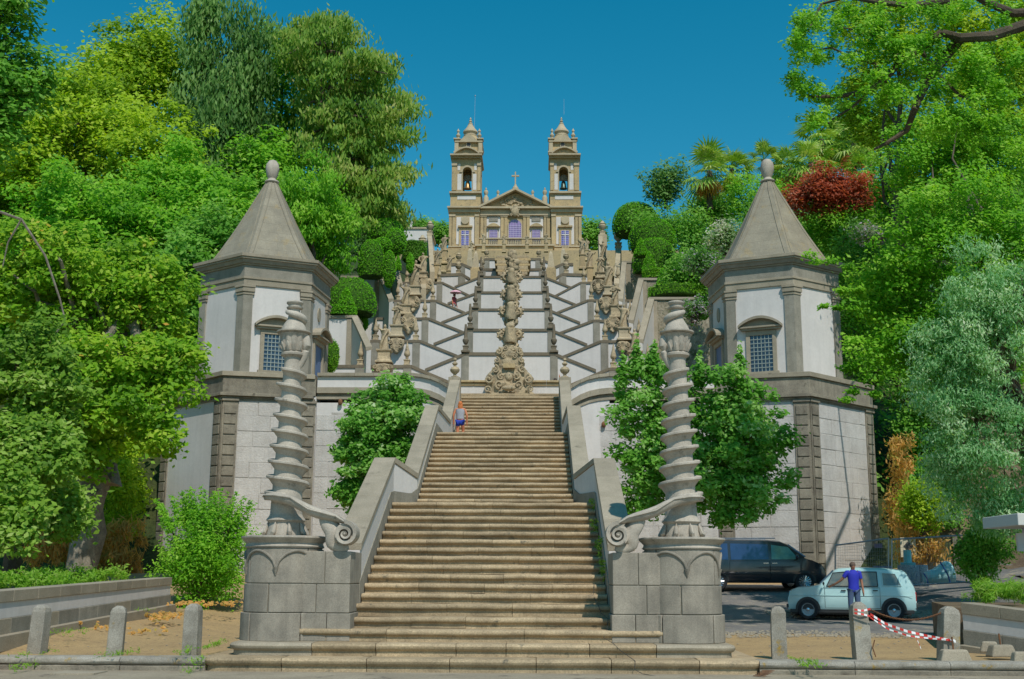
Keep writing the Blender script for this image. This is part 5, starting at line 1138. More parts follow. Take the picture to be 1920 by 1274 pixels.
# far left slope, from the back to the front
tree('broadleaf_tree', 'tall round yellow-green tree on the skyline, left of the dark weeping conifer', 'tree', [B_(175,345,28,210,84), B_(95,240,90,300,80), B_(240,340,60,250,82)], LG['yel'], 26000, .36, 101, nclump=90, rc=1.35, group=TG)
tree('weeping_conifer', 'tall dark blue-green weeping conifer with two spires against the sky', 'tree', [B_(345,415,-20,330,80,.9), B_(412,500,10,330,79,.8), B_(372,470,150,420,78), B_(350,480,300,470,77)], LG['blue'], 26000, .50, 102, nclump=120, rc=1.1, group=TG, droop=1.2, aspect=.28, squash=1.5, low=-1)
def cedar(label, px, py0, py1, Y, seed, tiers, mat, N, size):
    base = P(px, py1, Y); base.z = hillz(base.x, Y); top = P(px, py0, Y); root = empty('cedar_tree', base, label, 'tree', TG); g = random.Random(seed); cl = []; br = MB()
    for (dx0, dx1, y, th) in tiers:
        n = max(3, int(abs(dx1-dx0)/11))
        tp = P(px, y-8, Y)
        for k in range(n):
            x = lerp(dx0, dx1, (k+.5)/n)+g.uniform(-5, 5); dy = g.uniform(-th, th)*.5+abs(x-px)*.10
            p = P(x, y+dy, Y+g.uniform(-4, 4)); cl.append((p.x, p.y, p.z, g.uniform(.65, 1.3)))
            if k % 3 == 0: limb(br, (tp.x, Y, tp.z), (p.x, p.y, p.z), .16, .03, seed+k, 5, .05)
    leaves('crown', mat, root, cl, N, size, seed, droop=1.0, aspect=.3, squash=.62, shell=.3)
    tb = MB(); limb(tb, base, top, .55, .12, seed, 8, .015); tb.build('trunk', BARK, root, smooth=True); br.build('limbs', BARK, root, smooth=True, kind='stuff')
g_ = random.Random(7); tiers = []
for y, l, r_ in [(45,555,655),(62,520,668),(85,520,655),(105,545,735),(128,560,742),(150,560,720),(172,570,770),(196,560,775),(222,560,745),(246,565,765),(270,560,745),(295,570,735),(318,600,765),(340,610,745),(362,620,735),(385,640,762),(405,660,748)]: tiers.append((l, r_, y, 16))
cedar('big spreading cedar with drooping brown-green boughs at the right edge of the left wood', 615, 40, 520, 78, 103, tiers, LG['cedar'], 36000, .42)
tree('broadleaf_tree', 'bright green tree filling the gap between the conifer and the cedar', 'tree', [B_(455,600,60,330,84), B_(430,560,250,430,76)], LG['mid'], 18000, .34, 104, nclump=70, rc=1.2, group=TG)
tree('broadleaf_tree', 'broad yellow-green tree high on the left, above the turning orange tree', 'tree', [B_(70,260,130,330,72), B_(180,400,200,400,70), B_(-40,110,150,380,68)], LG['yel'], 30000, .33, 105, nclump=120, rc=1.15, group=TG)
tree('broadleaf_tree', 'dense fresh-green tree in the middle of the left slope, behind the pavilion roof', 'tree', [B_(230,430,270,470,66), B_(330,480,330,500,63), B_(180,330,350,520,62)], LG['mid'], 30000, .29, 106, nclump=110, rc=1.0, group=TG)
tree('broadleaf_tree', 'dark green bushy tree directly left of the pavilion\'s pointed roof', 'tree', [B_(330,460,400,560,58), B_(280,400,440,640,56)], LG['deep'], 16000, .26, 107, nclump=70, rc=.8, group=TG)
tree('broadleaf_tree', 'fresh feathery tree rising to the right of the left pavilion\'s roof', 'tree', [B_(520,640,300,480,64), B_(560,665,380,520,66), B_(590,700,350,450,92)], LG['mid'], 22000, .27, 108, nclump=90, rc=.8, group=TG, droop=.6, aspect=.35)
tree('broadleaf_tree', 'dark blue-green tree behind the clipped hedges on the left', 'tree', [B_(610,760,330,480,100), B_(650,745,400,520,98)], LG['blue'], 14000, .34, 109, nclump=60, rc=1.1, group=TG, droop=.6, aspect=.35)
tree('broadleaf_tree', 'yellow-green tree behind the near corner tree at the far left skyline', 'tree', [B_(-60,130,130,340,78), B_(-80,110,240,480,74)], LG['yel'], 20000, .36, 113, nclump=90, rc=1.2, group=TG)
tree('broadleaf_tree', 'shaded deep green tree filling the hollow behind the plane tree', 'tree', [B_(0,260,330,600,60), B_(-60,180,450,700,58)], LG['mid'], 26000, .28, 114, nclump=110, rc=1.0, group=TG)
tree('broadleaf_tree', 'round dark crown between the weeping conifer and the left pavilion roof', 'tree', [B_(340,560,230,440,82), B_(400,620,330,520,74)], LG['deep'], 22000, .34, 115, nclump=90, rc=1.1, group=TG)
# near left
tree('sycamore_tree', 'large plane tree with orange turning leaves in front of the left bastion', 'tree', [B_(130,350,460,680,41,.5), B_(215,375,610,760,40,.5), B_(-60,180,420,640,40,.6), B_(20,260,620,820,39,.5), B_(235,335,760,850,39.5,.3), B_(130,215,800,900,40,.3)], LG['orange'], 42000, .21, 110,
     base=P(150,1084,42), rtr=.5, nclump=190, rc=.58, bark=BARKL, limbs=22)
o = MB(); 
for pts in ([(150,1082),(158,1000),(178,930),(200,890),(190,800),(215,700)], [(176,935),(120,860),(60,760),(20,640)], [(200,890),(215,905),(212,870)]):
    o.tube([P(x, y, 41.6) for x, y in pts], [lerp(.52, .12, i/(len(pts)-1)) for i in range(len(pts))], 10)
o.jitter(.06, 2).build('gnarled_trunk', BARKL, bpy.data.objects['sycamore_tree'], smooth=True)
o = MB(); o.tube([P(x, y, 37.5) for x, y in [(0,398),(40,412),(85,480),(112,560),(122,600)]], [.05,.05,.04,.035,.025], 6); o.tube([P(x, y, 37.4) for x, y in [(122,600),(95,640),(60,700)]], [.035,.03,.02], 6); o.tube([P(x, y, 37.4) for x, y in [(40,412),(15,455),(5,500)]], [.04,.03,.02], 6); o.build('bare_branch', BARKL, bpy.data.objects['sycamore_tree'], smooth=True)
tree('broadleaf_tree', 'near tree with large dark leaves cut off by the top left corner', 'tree', [B_(-70,60,-60,110,30,.6), B_(-80,45,80,300,30,.6), B_(20,85,100,210,30.5,.4)], LG['deep'], 9000, .20, 111, base=(-14.5, 27, .4), rtr=.3, nclump=60, rc=.55, limbs=10)
tree('broadleaf_tree', 'pale blue-green leafy tree hanging low over the left garden wall', 'tree', [B_(-60,150,620,860,33,.5), B_(-40,160,780,930,32,.4), B_(-60,90,900,1040,31,.4), B_(85,170,900,1010,34,.3)], LG['soft'], 19000, .19, 112, base=P(20,1090,35), rtr=.3, nclump=120, rc=.5, limbs=8, inner=.2)
# bush before the left bastion
def bush(name, label, px0, px1, py0, py1, Y, mat, N, size, seed, cat='bush', group=None, n=40, rc=None, spiky=0, aspect=.5, depth=.8, base_z=None):
    bl = pblob(px0, px1, py0, py1, Y, depth); c, r = bl; root = empty(name, (c.x, Y, c.z-r[2]), label, cat, group)
    cl = clump_pts([(Vector((c.x, Y, c.z-r[2]*.15)), (r[0]*.9, r[1]*.9, r[2]*.85))], n, rc or min(r)*.3, seed, .3, -.95)
    g = random.Random(seed)
    for k in range(spiky):
        a_ = g.uniform(0, 6.28); q = g.uniform(.2, .85); x, y = c.x+r[0]*q*math.cos(a_), Y+r[1]*q*math.sin(a_)
        z = c.z+r[2]*(.3+.5*(1-q))
        for j in range(7): cl.append((x+(x-c.x)*.07*j, y, z+r[2]*.085*j, (rc or .2)*.42*(1-j*.1)))
    leaves('foliage', mat, root, cl, N, size, seed, aspect=aspect)
    st = MB()
    for k in range(7):
        q = cl[g.randrange(len(cl))]; limb(st, (c.x+g.uniform(-.15,.15), Y+g.uniform(-.15,.15), c.z-r[2]-.1), q[:3], .05, .012, seed+k, 4, .06)
    st.build('stems', BARK, root, smooth=True, kind='stuff'); return root
bush('broadleaf_bush', 'big fresh green spiky bush in front of the left bastion\'s corner', 295, 470, 935, 1135, 36, LG['mid'], 26000, .11, 120, n=90, rc=.42, spiky=34, aspect=.4)
# maples beside the stairs
tree('maple_tree', 'dense young maple between the left spiral column and the stairs', 'tree', [B_(640,800,715,880,40,.7), B_(625,760,800,900,39.5,.6), B_(635,700,880,960,40,.5)], LG['maple'], 26000, .17, 121, base=(P(715,1000,40).x, 40, .6), rtr=.14, nclump=100, rc=.42, limbs=8, inner=.3)
tree('maple_tree', 'large maple behind the right spiral column, reaching over the van', 'tree', [B_(1155,1300,680,900,36,.6), B_(1290,1460,680,900,35.5,.6), B_(1250,1500,790,960,35,.6), B_(1220,1330,740,960,36,.5), B_(1150,1290,820,980,36,.5), B_(1300,1440,880,990,35,.5)], LG['maple'], 44000, .16, 122, base=(P(1300,1100,36).x, 36, .2), rtr=.16, nclump=170, rc=.42, limbs=12, inner=.3)
for k, (px, y0, y1) in enumerate(((1192,628,700),(1165,660,720),(1385,640,700),(1310,650,720),(1225,640,690))):
    p0, p1 = P(px, y1, 35.7), P(px+3, y0, 35.7); cl = [(lerp(p0.x, p1.x, t), 35.7, lerp(p0.z, p1.z, t), .17*(1.25-t)) for t in [j/6 for j in range(7)]]
    leaves('top_shoot', LG['maple'], bpy.data.objects['maple_tree.001'], cl, 420, .15, 200+k, kind='stuff')
p0 = P(760,705,40); leaves('top_shoot', LG['maple'], bpy.data.objects['maple_tree'], [(p0.x, 40, p0.z-.15*j, .12+.05*j) for j in range(5)], 400, .15, 207, kind='stuff')
tree('broadleaf_tree', 'light green tree filling the view between the oak boughs, top right', 'tree', [B_(1570,1760,-60,190,50,.5), B_(1720,1990,-60,240,47,.5), B_(1560,1700,140,280,52,.5)], LG['yel'], 30000, .2, 116, nclump=110, rc=.75, group=TG.replace('left', 'right'))
# right: near oak with branches reaching in from the top right corner
oak = empty('oak_tree', (16.5, 27, .3), 'old oak reaching in from the top right corner with long bare limbs', 'tree')
ob = MB(); YO = 27
def pl_(pts, Y=YO, r0=.2, r1=.05):
    n = len(pts); ob.tube([P(x, y, Y+.25*math.sin(i*1.7)) for i, (x, y) in enumerate(pts)], [lerp(r0, r1, i/(n-1)) for i in range(n)], 8)
pl_([(1990,10),(1920,48),(1860,68),(1800,72),(1765,62),(1725,92),(1690,112),(1660,150),(1630,170),(1580,180),(1530,182),(1505,180)], r0=.15, r1=.03)
pl_([(1800,72),(1770,110),(1735,160),(1715,205),(1700,245),(1660,270),(1640,280)], r0=.14, r1=.03)
pl_([(1990,20),(1900,25),(1850,5),(1800,-25),(1780,-60)], r0=.12, r1=.06); pl_([(1780,2),(1740,8),(1690,10),(1640,4),(1590,-6),(1540,8),(1515,60)], r0=.10, r1=.02)
pl_([(1660,150),(1640,120),(1600,110),(1560,90),(1520,95)], r0=.05, r1=.015); pl_([(1690,112),(1660,80),(1620,60),(1570,50)], r0=.05, r1=.015); pl_([(1630,170),(1600,200),(1560,225),(1540,245)], r0=.04, r1=.012)
pl_([(1725,92),(1760,140),(1800,180),(1850,200)], r0=.06, r1=.02)
ob.build('limbs', BARK, oak, smooth=True); tb = MB(); limb(tb, (16.5, 27, .3), P(1990, 10, 27), .55, .25, 5, 7, .02); tb.build('trunk', BARK, oak, smooth=True)
cl = []; g = random.Random(55)
def twig(pts, n, r0, Y=YO, sp=16):
    for k in range(n):
        t = g.random()*(len(pts)-1); i = int(t); f = t-i; x, y = lerp(pts[i][0], pts[min(i+1, len(pts)-1)][0], f), lerp(pts[i][1], pts[min(i+1, len(pts)-1)][1], f)
        p = P(x+g.uniform(-sp, sp), y+g.uniform(-sp, sp), Y+g.uniform(-1.2, 1.2)); cl.append((p.x, p.y, p.z, g.uniform(.6, 1.3)*r0))
twig([(1490,30),(1560,40),(1640,30),(1720,25),(1800,20),(1900,10)], 60, .22, sp=24); twig([(1475,90),(1530,95),(1600,100),(1680,90),(1760,100),(1840,110),(1930,100)], 64, .24, sp=24)
twig([(1470,150),(1520,170),(1570,190),(1640,180),(1700,170)], 42, .20, sp=20); twig([(1505,215),(1540,235),(1560,215),(1620,215)], 16, .15, sp=12); twig([(1500,20),(1490,110),(1500,200)], 16, .16, sp=12)
twig([(1640,130),(1720,150),(1800,160),(1900,170)], 44, .26, sp=30); twig([(1730,210),(1800,240),(1900,260)], 30, .26, sp=30)
leaves('crown', LG['mid'], oak, cl, 30000, .095, 123, aspect=.6, shell=.2)
# right mass of trees
TR = 'trees on the wooded right side'
tree('broadleaf_tree', 'big bright green tree overhanging the right pavilion from the right', 'tree', [B_(1640,1960,330,560,35,.4), B_(1590,1760,470,640,36,.4), B_(1600,1800,590,720,35.5,.4), B_(1700,1940,560,760,35,.4), B_(1660,1960,200,400,46,.4)], LG['mid'], 64000, .14, 130, base=(21.5, 37, 1.6), rtr=.26, nclump=220, rc=.6, group=TR, limbs=5)
for k, (pts, r0) in enumerate((([(1590,500),(1560,490),(1530,492),(1520,480)], .16), ([(1600,580),(1570,578),(1545,575)], .10), ([(1610,545),(1580,545)], .14), ([(1640,740),(1600,735),(1590,750)], .15), ([(1600,640),(1590,690)], .2))):
    c2 = [tuple(P(x, y, 35.5))+(r0*1.5,) for x, y in pts]; leaves('hanging_spray', LG['mid'], bpy.data.objects[oak.name] if False else [o_ for o_ in bpy.data.objects if o_.get('label','').startswith('big bright green tree over')][0], c2, 500, .11, 300+k, squash=.5, kind='stuff')
tree('broadleaf_tree', 'yellow-green tree high on the right behind the oak limbs', 'tree', [B_(1640,1830,190,400,60,.6), B_(1760,1980,120,380,56,.6), B_(1880,1990,0,200,52)], LG['yel'], 26000, .24, 131, nclump=110, rc=.85, group=TR)
tree('broadleaf_tree', 'dark conifer-like tree peeping over the palms on the right skyline', 'tree', [B_(1560,1680,150,290,86), B_(1520,1600,230,330,84)], LG['deep'], 8000, .32, 132, nclump=40, rc=1.0, group=TR)
tree('mimosa_tree', 'pale blue-green mimosa hanging over the fence at the right edge', 'tree', [B_(1760,1960,470,720,33,.4), B_(1700,1880,600,780,33.5,.4), B_(1740,1980,720,900,33.5,.4), B_(1790,1960,880,1010,34.5,.4), B_(1740,1850,820,930,34.5,.4)], LG['pale'], 52000, .13, 133, base=(16.5, 36, 1.0), rtr=.28, nclump=200, rc=.45, group=TR, limbs=12, aspect=.3, droop=.5)
tree('broadleaf_tree', 'shady deep green tree between the bastion and the mimosa on the right', 'tree', [B_(1680,1810,700,900,50,.5), B_(1700,1800,860,1000,49,.4)], LG['deep'], 20000, .17, 134, base=(P(1740,1060,50).x, 50, 3), rtr=.25, nclump=90, rc=.6, group=TR)
bush('slope_shrub', 'leafy shrub behind the fence by the earth bank', 1795, 1880, 960, 1090, 37, LG['deep'], 9000, .11, 135, n=36, rc=.35)
bush('slope_shrub', 'yellow-green bush spilling down beside the right bastion', 1690, 1770, 900, 1000, 43.5, LG['yel'], 7000, .12, 136, n=36, rc=.4)
# right slope plants
def palm(label, px, py, Y, R, seed, skirt=True, trunk_to=None):
    c = P(px, py, Y); base = Vector((c.x, Y, trunk_to if trunk_to is not None else c.z-2.6)); root = empty('fan_palm', base, label, 'palm', 'fan palms on the right skyline')
    g = random.Random(seed); tb = MB(); limb(tb, base, (c.x, Y, c.z), .2, .17, seed, 6, .02); tb.build('trunk', BARK, root, smooth=True)
    def fronds(n, lo, hi, mat, name, rmul=1.0):
        b = MB(); vals = []
        for k in range(n):
            az = g.uniform(0, 6.283); el = math.radians(g.uniform(lo, hi)); r1 = R*g.uniform(.45, .6)*rmul; L = R*g.uniform(.45, .62)*rmul
            d = Vector((math.cos(az)*math.cos(el), math.sin(az)*math.cos(el), math.sin(el))); h = c+d*r1+Vector((0, 0, -.12*R*max(0, math.cos(el))))
            side = d.cross(Vector((0, 0, 1))).normalized(); u = side.cross(d).normalized()
            b.add([c, c+side*.03, h+side*.02, h-side*.02], [(0, 1, 2, 3)]); vals.append(.2)
            q = g.random()
            for j in range(13):
                a_ = math.radians(lerp(-100, 100, j/12)); f = (d*math.cos(a_)+side*math.sin(a_)).normalized(); lj = L*(1-.25*abs(j-6)/6)
                tip = h+f*lj+u*(-.22*lj)+Vector((0, 0, -.18*lj*g.uniform(.4, 1.3))); m = h+f*lj*.5; s2 = f.cross(u).normalized()*L*.055
                b.add([h, m+s2, tip, m-s2], [(0, 1, 2, 3)]); vals.append(min(1, max(0, q*.5+g.random()*.5)))
        o = b.build(name, mat, root); at = o.data.attributes.new('v', 'FLOAT', 'FACE')
        if len(o.data.polygons) == len(vals): at.data.foreach_set('value', vals)
        return o
    fronds(34, -35, 85, LG['palm'], 'fronds')
    if skirt: fronds(22, -80, -45, LG['dry'], 'dead_fronds', .75)
palm('wide fan palm with brown hanging skirt left of the right pavilion\'s finial', 1330, 322, 74, 2.3, 1)
palm('fan palm half hidden between the brown-skirted palm and the roof finial', 1372, 318, 78, 1.9, 2)
palm('small fan palm poking above the right roof finial', 1432, 300, 80, 1.5, 3, False)
palm('fan palm just right of the roof finial above the red shrub', 1482, 318, 76, 1.9, 4)
palm('tall pale fan palm under the oak\'s lowest twigs', 1540, 262, 80, 2.5, 5)
palm('pale fan palm with bare grey stem right of the tallest palm', 1600, 270, 76, 2.3, 6)
palm('lower fan palm in front of the two tall pale palms', 1520, 305, 74, 2.1, 7)
palm('rightmost fan palm above the pale rocks', 1625, 318, 72, 1.8, 8)
RS = 'shrubs on the right slope'
bush('poplar_tree', 'slender grey-green young poplar on the skyline right of the church', 1205, 1290, 293, 390, 95, LG['pale'] if False else LG['blue'], 5000, .28, 140, cat='tree', n=34, rc=.75)
bush('red_shrub', 'broad copper-red shrub behind the right pavilion\'s roof', 1472, 1640, 318, 396, 60, LG['red'], 12000, .20, 141, group=RS, n=60, rc=.55)
bush('blossom_shrub', 'white-flowering rounded shrub left of the right pavilion\'s roof', 1326, 1390, 410, 475, 60, LG['white'], 5000, .16, 142, group=RS, n=36, rc=.5)
bush('hydrangea_bush', 'pink and violet hydrangea by the right pavilion\'s eaves', 1290, 1338, 468, 512, 58, LG['mauve'], 2600, .15, 143, group=RS, n=22, rc=.4)
bush('hydrangea_bush', 'mauve hydrangea hanging over the wall just behind the right column\'s top', 1270, 1330, 553, 602, 57, LG['mauve'], 2200, .13, 144, group=RS, n=20, rc=.3)
bush('hydrangea_bush', 'pale hydrangea patch right of the right pavilion\'s roof', 1590, 1680, 422, 458, 50, LG['mauve'], 2000, .13, 145, group=RS, n=20, rc=.3)
GR = [(1430,1580,395,500,66,'deep'),(1500,1720,330,470,74,'mid'),(1180,1320,385,470,90,'deep'),(1340,1500,330,420,72,'mid'),(1380,1470,370,480,66,'deep'),(1290,1380,350,420,78,'deep'),(1500,1640,380,470,60,'mid'),(1560,1680,430,540,54,'deep'),(1560,1700,500,640,50,'mid'),(1440,1540,300,380,80,'deep'),(1600,1740,300,420,64,'mid'),(1270,1350,400,500,72,'deep'),(1250,1340,480,560,66,'deep'),(1590,1680,620,720,50,'deep')]
wh = ['showing just right of the roof slope', 'high between the copper shrub and the big tree', 'under the poplar', 'below the fan palms', 'just left of the pavilion roof', 'at the foot of the brown-skirted palm', 'right of the pavilion roof under the copper shrub', 'right of the pavilion eaves', 'against the right pavilion\'s outer wall', 'between the palms and the roof finial', 'behind the copper-red shrub', 'left of the white-flowering shrub', 'under the hydrangea by the pavilion', 'at the foot of the right pavilion\'s outer wall']
for k, (a_, b_, c_, d_, Y, m) in enumerate(GR):
    bush('slope_shrub', 'bushy %s evergreen shrub %s' % ({'deep': 'dark', 'mid': 'bright'}[m], wh[k]), a_, b_, c_, d_, Y, LG[m], 7500, .2*Y/70, 150+k, group=RS, n=44, rc=Y*.0105)
# clipped topiary
def topiary(label, px0, px1, py0, py1, Y, seed, shape='dome', name='clipped_hedge', cat='topiary', col='clip'):
    a, b_ = P(px0, (py0+py1)/2, Y), P(px1, (py0+py1)/2, Y); t, u = P((px0+px1)/2, py0, Y).z, P((px0+px1)/2, py1, Y).z
    cx, rx, h = (a.x+b_.x)/2, abs(b_.x-a.x)/2, t-u; root = empty(name, (cx, Y, u), label, cat, 'clipped topiary beside the stairs')
    pr = {'dome': lambda s: math.sin(math.acos(max(-1, min(1, s*1.35-.35))))**.8, 'cone': lambda s: (1-s)**.75*min(1, .75+s*2), 'box': lambda s: 1.0 if s < .97 else .9, 'egg': lambda s: math.sqrt(max(0, 1-(2*s-1)**2))}[shape]
    g = np.random.default_rng(seed); b = MB(); sq = 4 if shape == 'box' else 20
    b.lathe([(max(.02, rx*.93*pr(k/12)), h*.98*k/12) for k in range(13)], (cx, Y, u), 20); b.jitter(.05, 1.5, seed)
    o = b.build('inner_growth', HEDGE, root, smooth=True)
    n = int(380*rx*h)+900; s_ = g.random(n); ang = g.random(n)*6.283; r_ = np.array([rx*pr(x) for x in s_])
    cl = np.stack([cx+r_*np.cos(ang), Y+r_*np.sin(ang), u+s_*h, np.full(n, .04)], 1); leaves('clipped_leaves', LG[col], root, cl, int(n*2.2), .062*Y/60, seed, aspect=.7, up=.15)
HEDGE = mk('hedge_interior', (.03,.09,.006), (.05,.13,.008), s=3, fine=12, fa=.4, bump=.9, dist=.05)
topiary('big clipped dome hedge on the skyline right of the church', 1148, 1235, 382, 440, 96, 1)
topiary('wide stepped dome hedge under the skyline dome on the right', 1178, 1268, 412, 470, 88, 2)
topiary('round clipped hedge behind the pointed topiaries on the right', 1185, 1270, 448, 515, 80, 3)
topiary('pointed teardrop topiary, upper of the row beside the right wall', 1187, 1216, 448, 482, 78, 4, 'cone')
topiary('pointed teardrop topiary in the middle, right of the urn piers', 1202, 1233, 472, 512, 73, 5, 'cone')
topiary('lowest teardrop topiary above the rubble wall on the right', 1227, 1260, 503, 543, 68, 6, 'cone')
topiary('slim pointed topiary beneath the white-flowering shrub', 1262, 1286, 476, 510, 74, 7, 'cone')
topiary('tall clipped cone left of the white-flowering shrub', 1270, 1306, 418, 455, 82, 8, 'egg')
topiary('small clipped cone under the tall clipped cone on the right', 1272, 1296, 452, 478, 80, 9, 'cone')
topiary('low clipped hedge band on top of the rubble wall, right', 1216, 1320, 541, 560, 66, 10, 'box', col='mid')
topiary('round bush trimmed close behind the right column\'s bowl', 1305, 1332, 556, 600, 62, 11, 'egg')
topiary('low hedge under the tall cone, second terrace on the right', 1205, 1250, 508, 524, 72, 12, 'box', col='mid')
topiary('large round clipped hedge behind the lowest topiary on the left', 606, 706, 522, 590, 66, 13)
topiary('bell-shaped topiary on the white wall behind the left pavilion', 632, 667, 540, 577, 64, 14, 'cone')
topiary('flat clipped hedge block on the white wall behind the left pavilion', 611, 668, 577, 594, 63, 15, 'box')
topiary('rounded clipped hedge bulging over the middle wall on the left', 672, 722, 450, 520, 72, 16)
topiary('tall clipped oval left of the golden statues, upper terrace', 722, 762, 430, 480, 74, 17, 'egg')
topiary('clipped ball between the two tall ovals on the upper left', 700, 735, 446, 476, 73, 18, 'egg')
topiary('broad clipped crown below the cedar on the left', 690, 758, 412, 452, 76, 19)
topiary('clipped slab hanging over the highest wall on the left', 718, 742, 470, 540, 71, 20, 'egg')
topiary('small clipped point between the raking walls on the left', 740, 753, 480, 507, 72, 21, 'cone')
topiary('small brownish clipped column nearest the church on the left', 762, 776, 476, 512, 74, 22, 'egg')
topiary('clipped ivy bush beside the left pavilion\'s door', 604, 636, 636, 700, 54, 23, 'egg', name='ivy_bush', cat='bush', col='mid')
topiary('narrow clipped hedge behind the two lowest walls on the left', 668, 690, 590, 622, 67, 24, 'egg')
topiary('dark clipped wall of hedge at the back of the left terraces', 755, 800, 455, 490, 92, 25, 'box', col='deep')
# far trees by the church
for k, (a_, b_, c_, d_, Y, lb) in enumerate(((808,842,412,460,200,'dark distant tree touching the left side of the church'),(1088,1135,408,470,195,'dark distant tree touching the right side of the church'),(760,812,414,440,205,'distant trees above the white building, left of the church'))):
    bush('distant_tree', lb, a_, b_, c_, d_, Y, LG['deep'], 3500, .55, 180+k, cat='tree', n=24, rc=1.3)
# undergrowth that nobody could count: both slopes
def undergrowth(name, label, region, N, size, seed, mat, Y0, Y1, zlift=.3):
    g = random.Random(seed); cl = []
    while len(cl) < 420:
        y = g.uniform(Y0, Y1); x = g.uniform(*region)*(y/60); z = hillz(x, y)+zlift*g.random(); cl.append((x, y, z, g.uniform(.5, 1.4)*y/60))
    leaves(name, mat, None, cl, N, size, seed, kind='stuff', label=label, cat='undergrowth')
undergrowth('left_slope_undergrowth' if False else 'undergrowth', 'mixed green undergrowth covering the wooded slope on the left', (-32, -14.2), 40000, .32, 190, LG['mid'], 50, 95)
undergrowth('undergrowth', 'mixed dark undergrowth covering the slope on the right', (14.2, 34), 40000, .32, 191, LG['deep'], 50, 95)
undergrowth('undergrowth', 'darker undergrowth high up behind the terraces on both sides', (-26, -11), 16000, .5, 192, LG['deep'], 90, 150, 1.5)
def patch(name, label, quads, N, size, seed, mat, cat='grass', r=.12, droop=0, aspect=.12, up=.2):
    g = random.Random(seed); cl = []
    for (x0, x1, y0, y1, Y) in quads:
        for k in range(60):
            p = P(g.uniform(x0, x1), g.uniform(y0, y1), Y); cl.append((p.x, Y+g.uniform(-.8, .8), p.z, r*g.uniform(.6, 1.4)))
    leaves(name, mat, None, cl, N, size, seed, droop=droop, aspect=aspect, up=up, kind='stuff', label=label, cat=cat, shell=.1)
patch('bank_plants', 'bright green climbing plants on the bank left of the bastion', [(185,255,870,1010,47),(200,268,800,930,49)], 9000, .2, 193, LG['yel'], 'plants', .4, aspect=.4)
patch('dry_grass', 'dry straw-coloured grass at the foot of the left bank', [(178,258,985,1075,46),(60,130,960,1060,44)], 6000, .4, 194, LG['dry'], 'grass', .3, droop=.5)
patch('dry_ivy', 'orange dry ivy beside the right bastion and fence', [(1672,1700,830,1000,47),(1690,1745,960,1060,45),(1700,1760,1000,1050,44)], 6000, .2, 195, LG['dry'], 'ivy', .35, droop=.5, aspect=.3)
patch('planter_greenery', 'low green plants growing behind the left garden wall', [(-20,160,1080,1100,30),(-30,230,1072,1086,36)], 7000, .12, 196, LG['weed'], 'plants', .22, aspect=.35)
# ------------------------------------------------------------------ kerbs, low walls, bollards
kr = empty('kerb', (-8, 21.3, -.1), 'long rounded granite kerb running from the left edge to the bottom step', 'kerb')
kr2 = empty('kerb', (9, 21.3, -.1), 'long chipped granite kerb running from the bottom step to the right edge', 'kerb')
r = rnd(77)
for root, xa, xb, n in ((kr, -14, ends[0][0]+.14, 6), (kr2, ends[0][1]-.14, 15, 6)):
    for k in range(n):
        a_, c_ = lerp(xa, xb, k/n)+.006, lerp(xa, xb, (k+1)/n)-.006; dy, dz = r.uniform(-.012, .012), r.uniform(-.012, .008); y = 21.5+dy
        for nm, pr in (('kerb_stone', [(y,.0),(y-.03,.02),(y-.045,.06),(y-.03,.1),(y+.02,.125+dz),(y+.42,.13+dz),(y+.42,0)]), ('base_stone', [(y-.02,-.2),(y-.02,-.03),(y+.01,-.004),(y+.4,-.004),(y+.4,-.2)])):
            b = MB(); b.loft([[(lerp(a_, c_, q/8), yy+mnoise.noise(Vector((lerp(a_, c_, q/8)*2.5, yy*4, zz*9)))*.016, zz+mnoise.noise(Vector((lerp(a_, c_, q/8)*3, 9+yy*4, zz*7)))*.010) for yy, zz in pr] for q in range(9)]); b.build(nm, G_lich if nm == 'kerb_stone' else G_rust, root, smooth=True)
def low_wall(label, pts, hts, seed, n):
    root = empty('garden_wall', pts[0], label, 'wall'); rr = rnd(seed)
    a, c = Vector(pts[0]), Vector(pts[1]); h0, h1 = hts; d = (c-a).normalized(); nrm = Vector((d.y, -d.x, 0)).normalized()
    if nrm.dot(Vector((0.3, -1, 0)) if abs(d.x) > .5 else Vector((-a.x, 0, 0))) < 0: nrm = -nrm
    def seg(t0, t1, f0, f1, pr, mat, name, g=.004):
        p, q = a.lerp(c, t0)+d*g, a.lerp(c, t1)-d*g; hh0, hh1 = lerp(h0, h1, t0), lerp(h0, h1, t1)
        pt = lambda v, hh, f, w: (v.x+nrm.x*w, v.y+nrm.y*w, v.z+hh*f)
        MB().hexa([pt(p,hh0,f0,pr), pt(q,hh1,f0,pr), pt(q,hh1,f0,-.4-pr), pt(p,hh0,f0,-.4-pr), pt(p,hh0,f1,pr), pt(q,hh1,f1,pr), pt(q,hh1,f1,-.4-pr), pt(p,hh0,f1,-.4-pr)]).build(name, mat, root, bevel=.01)
    seg(0, 1, .38, .74, 0, W_, 'plaster_band')
    for k in range(n):
        seg(k/n, (k+1)/n, .74, 1.0, .03, G_cope, 'coping_stone'); seg(k/n, (k+1)/n, -.3, .38, .03, G_pil if rr.random() < .5 else G_cope, 'base_stone')
    seg(0, 1, -.3, .04, .20, G_cope, 'footing')
a, c = P(318, 1135, 34), P(0, 1194, 22.6); t0, t1 = P(318, 1083, 34), P(0, 1104, 22.6)
c2 = c+(c-a)*.5
low_wall('low garden wall with white band and granite coping at the left edge', (a, c2), (t0.z-a.z, (t1.z-c.z)*1.0+.0), 31, 14)
MB().prism_z([(a.x-.35, 33.9), (a.x-6, 34.5), (c2.x-8, 17), (c2.x-.3, 17)], -.3, P(150,1098,28).z-.12).build('planter_soil', EARTH, kind='structure')
